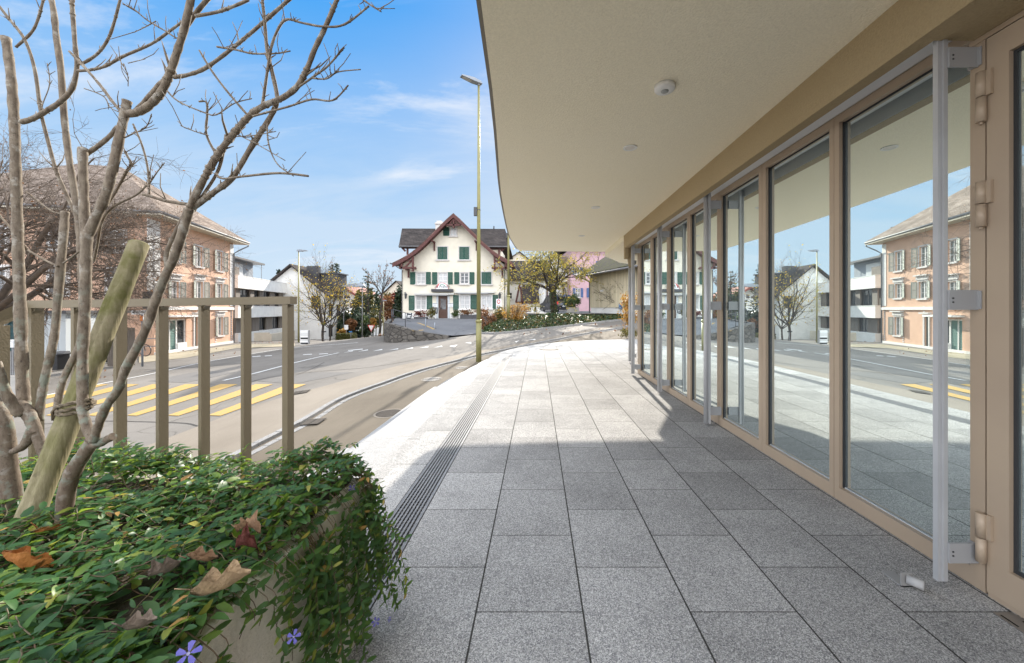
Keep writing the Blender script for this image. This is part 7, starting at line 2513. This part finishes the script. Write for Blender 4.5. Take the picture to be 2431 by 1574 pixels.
def leaf(mb, p, d, n, L, W_, fold=.25, droop=.25):
    d = Vector(d).normalized(); n = Vector(n)
    s = d.cross(n)
    if s.length < 1e-4: s = d.orthogonal()
    s.normalize(); n = s.cross(d).normalized()
    mid = [p, p + d * L * .28 + n * L * .02, p + d * L * .6 - n * L * droop * .25, p + d * L - n * L * droop * .7]
    wv = [0, W_ * .46, W_ * .44, 0]
    up = n * fold
    l1, r1 = mid[1] + s * wv[1] + up * wv[1], mid[1] - s * wv[1] + up * wv[1]
    l2, r2 = mid[2] + s * wv[2] + up * wv[2], mid[2] - s * wv[2] + up * wv[2]
    lb, rb = p + d * L * .1 + s * W_ * .24, p + d * L * .1 - s * W_ * .24
    lt, rt = p + d * L * .84 + s * W_ * .24 - n * L * droop * .45, p + d * L * .84 - s * W_ * .24 - n * L * droop * .45
    mb.add([mid[0], lb, l1, l2, lt, mid[3], rt, r2, r1, rb, mid[1], mid[2]],
           [(0, 10, 2, 1), (10, 11, 3, 2), (11, 5, 4, 3), (0, 9, 8, 10), (10, 8, 7, 11), (11, 7, 6, 5)], 0, True)
fol = MB(); vin = MB()
def runner(pts, lmin, lmax, gap, tilt=.35, stemr=.0011, side=1.0, skip=.06, upv=Vector((0, 0, 1))):
    acc = 0
    vin.tube(pts, stemr, 4, caps=False)
    flip = 0
    for i in range(len(pts) - 1):
        a, b = pts[i], pts[i + 1]
        seg = (b - a).length
        acc += seg
        if acc >= gap:
            acc = 0; flip += 1
            d = (b - a).normalized()
            s = d.cross(upv)
            if s.length < 1e-3: s = d.orthogonal()
            s.normalize()
            if flip % 2 and side < 1: s = s.lerp(upv.cross(s), .5)
            for k in (-1, 1):
                if rn.random() < skip: continue
                dd = s * k * rn.uniform(.7, 1.1) + d * rn.uniform(.25, .7) + upv * rn.uniform(-.05, .5)
                nn = upv + Vector((rn.gauss(0, tilt), rn.gauss(0, tilt), rn.gauss(0, tilt * .4)))
                L = rn.uniform(lmin, lmax)
                leaf(fol, a + Vector((0, 0, rn.uniform(-.002, .004))), dd, nn, L, L * rn.uniform(.34, .46), rn.uniform(.1, .4), rn.uniform(.0, .5))
def surface_runner(x, y, ang, L, lift0):
    pts = []
    n = int(L / .014)
    lf = lift0
    for i in range(n):
        ang_ = ang
        ang += rn.gauss(0, .16)
        x += .014 * cos(ang); y += .014 * sin(ang)
        lf += rn.gauss(0, .0025)
        lf = max(-.032, min(.036, lf))
        z = mound(x, y) + lf
        if x > PX + .01: break
        if y > PY + .06: break
        pts.append(Vector((x, y, z)))
    return pts
cnt = 0
while cnt < 1150:
    y = .36 + 1.12 * rn.random() ** .9
    x = PX - rn.random() * min(1.9, 1.6 * y + .35)
    ang = rn.choice([rn.gauss(.35, .5), rn.gauss(.35, .5), rn.uniform(-3.1, 3.1)])
    pts = surface_runner(x, y, ang, rn.uniform(.10, .34), rn.uniform(-.03, .025))
    if len(pts) < 5: continue
    runner(pts, .024, rn.uniform(.036, .052), .020)
    cnt += 1
# lifted shoots along the back edge, catching the sun
for k in range(90):
    x = PX - .05 - rn.random() * 1.15; y = PY - rn.uniform(-.02, .18)
    a = rn.uniform(-.6, 3.6); L = rn.uniform(.06, .13); z0 = mound(x, y)
    pts = [Vector((x + cos(a) * L * f, y + .25 * sin(a) * L * f, z0 + .055 * sin(f * 2.2) * (L / .11))) for f in [i / 12 for i in range(13)]]
    runner(pts, .024, .037, .015)
# trailing shoots over the right side and the back right corner
def hanging(x, y, L, out_, yd, lm=(.018, .036), gap=.020):
    pts = [Vector((x - .12, y - yd * .1, mound(x - .12, y) - .008)), Vector((x - .05, y, mound(x - .05, y) + .015))]
    q = Vector((x + out_, y + yd * .05, PZ - .01))
    pts.append(q)
    n = int(L / .03)
    vx = rn.uniform(-.004, .006); vy = rn.uniform(-.006, .006)
    for i in range(n):
        vx += rn.gauss(0, .003); vy += rn.gauss(0, .003)
        vx = max(-.009, min(.009, vx)); vy = max(-.012, min(.012, vy))
        q = q + Vector((vx, vy, -.03)); q.x = max(q.x, PX + .012)
        pts.append(q.copy())
    pc = catmull(pts, 3)
    runner(pc, lm[0], lm[1], gap, .5, .0009, .5, .08, Vector((.9, -.35, .35)))
for k in range(48):
    f = rn.random()
    y = PY - .02 - .42 * f ** 1.5
    hanging(PX, y, rn.uniform(.32, .66) * (1 - .25 * f), rn.uniform(.010, .045), rn.uniform(-.3, .3))
for k in range(26):
    y = .42 + .62 * rn.random()
    hanging(PX, y, rn.uniform(.03, .16), rn.uniform(.015, .05), 0)
for k in range(10):
    hanging(PX, rn.uniform(.6, 1.1), rn.uniform(.16, .34), rn.uniform(.02, .06), 0)
# wayward shoots reaching over the drain
for (pxs, Ys) in [([(800, 1150), (830, 1120), (870, 1125), (905, 1165), (915, 1200)], 1.95), ([(885, 1215), (915, 1240), (945, 1275), (975, 1286)], 1.75), ([(690, 1110), (700, 1080), (728, 1055), (742, 1048)], 1.98),
                  ([(560, 1100), (575, 1075), (585, 1062)], 2.0), ([(862, 1130), (900, 1150), (912, 1185), (918, 1230)], 1.9), ([(380, 1095), (350, 1085), (330, 1090)], 2.0), ([(470, 1100), (510, 1080), (560, 1085), (620, 1110)], 2.0)]:
    runner(catmull([P(x, y, Ys * YS) for x, y in pxs], 6), .020, .032, .018, .5, .0009)
pv = fol.build('periwinkle', M_PERI)
tag(pv, 'dense glossy trailing periwinkle foliage spilling over the planter', 'ground cover', kind='stuff')
vs = vin.build('vine_stems', M_VINE, pv)

# ---- periwinkle flowers
M_PET = pmat('violet_petals', (.16, .15, .55), (.22, .20, .62), 40, .6, trans=.25)
def flower(px, py, Y, size, tilt, label, rot=0.0):
    c = P(px, py, Y); size *= .78
    t = thing('flower', label, 'flower', tuple(c), 'blue periwinkle flowers')
    n = Vector(tilt).normalized(); u = n.orthogonal().normalized(); u.rotate(Matrix.Rotation(rot, 3, n)); v = n.cross(u)
    for k in range(5):
        a = 2 * pi * k / 5
        d = u * cos(a) + v * sin(a); s = u * -sin(a) + v * cos(a)
        mb = MB()
        q = [c + d * size * .12, c + d * size * .35 - s * size * .16 + n * size * .05, c + d * size * .92 - s * size * .30 - n * size * .02, c + d * size * 1.0 + s * size * .02, c + d * size * .86 + s * size * .26 - n * size * .02, c + d * size * .35 + s * size * .14 + n * size * .05]
        mb.add(q, [(0, 1, 5), (1, 2, 4, 5), (2, 3, 4)], 0, True); mb.build('petal', M_PET, t)
    mb = MB(); mb.tube([c - n * size * .9, c - n * size * .1, c + n * size * .05], [size * .06, size * .10, size * .15], 8); mb.build('tube', pmat('flower_throat', (.30, .29, .45), rough=.6) if 'flower_throat' not in bpy.data.materials else bpy.data.materials['flower_throat'], t)
flower(447, 1552, .66, .024, (.5, -.5, .75), 'largest violet periwinkle flower at the lower edge of the foliage')
flower(697, 1512, .83, .018, (.6, -.6, .4), 'violet flower low on the cream planter front, right of the largest one')
flower(892, 1476, 1.33, .018, (.4, -.7, .5), 'violet flower among the hanging shoots beside the drain', .4)
flower(925, 1470, 1.37, .012, (.9, -.3, .2), 'half closed violet flower at the outer tip of the hanging shoots', .8)
flower(820, 1130, 1.37, .019, (.2, -.6, .8), 'upper violet flower of the pair at the back corner of the planter', .2)
flower(836, 1160, 1.34, .018, (.5, -.7, .5), 'lower violet flower of the pair at the back corner of the planter', .9)

# ---- dry fallen leaves lying on the foliage
def dry_leaf(px, py, Y, L, W_, yaw, curl, mat, label, pitch=.0, lobes=True):
    c = P(px, py, Y * YS); L *= .78; W_ *= .80
    rl = random.Random(px)
    mb = MB()
    nu, nv_ = 12, 9
    for i in range(nu):
        f = i / (nu - 1)
        w_ = W_ * (sin(pi * (.02 + .96 * f ** .8)) ** .95) * (1 + (.30 * sin(f * 16 + px) if lobes else 0))
        for j in range(nv_):
            g = j / (nv_ - 1) * 2 - 1
            x = (f - .5) * L; y = g * w_ * .5
            z = curl * (abs(g) ** 1.6) * w_ * .7 + .16 * L * sin(f * 3.6 + px) + .05 * W_ * sin(g * 9 + f * 7) + rl.uniform(-.02, .02) * W_
            v = Vector((x, y * (1 - .35 * curl * abs(g)), z))
            v.rotate(Euler((rl.uniform(-.02, .02), pitch, yaw)))
            mb.v.append(tuple(c + v))
    for i in range(nu - 1):
        for j in range(nv_ - 1):
            o = i * nv_ + j
            mb.f.append([o, o + nv_, o + nv_ + 1, o + 1]); mb.m.append(0); mb.s.append(True)
    d = Vector((-L * .5, 0, 0)); d.rotate(Euler((0, pitch, yaw)))
    mb.tube([c + d, c + d * 1.5 + Vector((0, 0, .008))], [.0016, .001], 5)
    tag(mb.build('dry_leaf', mat), label, 'leaf', 'dry leaves on the periwinkle')
def drymat(name, c):
    return pmat(name, c, mul(c, .72), 45, .75, bump=.5, bscale=90, trans=.18, c3=mul(c, .35), s3=30, f3=.5)
DT, DB_, DG, DR, DO = drymat('tan_dry_leaf', (.42, .29, .165)), drymat('brown_dry_leaf', (.28, .16, .085)), drymat('grey_dry_leaf', (.25, .19, .145)), drymat('dark_red_dry_leaf', (.13, .035, .025)), drymat('orange_dry_leaf', (.40, .17, .055))
dry_leaf(525, 1385, 1.09, .13, .075, .35, .9, DT, 'large curled tan dry leaf in the middle of the foliage')
dry_leaf(590, 1262, 1.30, .10, .06, -.3, .8, DB_, 'curled light brown dry leaf behind the dark red one')
dry_leaf(392, 1350, 1.14, .075, .06, 1.3, .7, DG, 'grey brown dry leaf left of the large tan one')
dry_leaf(585, 1300, 1.24, .055, .045, .4, 1.5, DR, 'crumpled dark red dry leaf in the foliage')
dry_leaf(72, 1330, 1.16, .13, .055, .9, .9, DO, 'orange brown dry leaf at the foot of the stake', .7)
dry_leaf(118, 1262, 1.30, .07, .035, 1.2, .6, DO, 'small bright orange dry leaf right of the stake foot', .8, False)
dry_leaf(480, 1322, 1.18, .08, .04, .15, .9, DB_, 'narrow brown dry leaf between the grey and the tan leaves')
dry_leaf(330, 1480, .95, .07, .045, .2, .8, DG, 'small grey dry leaf near the bottom of the foliage')
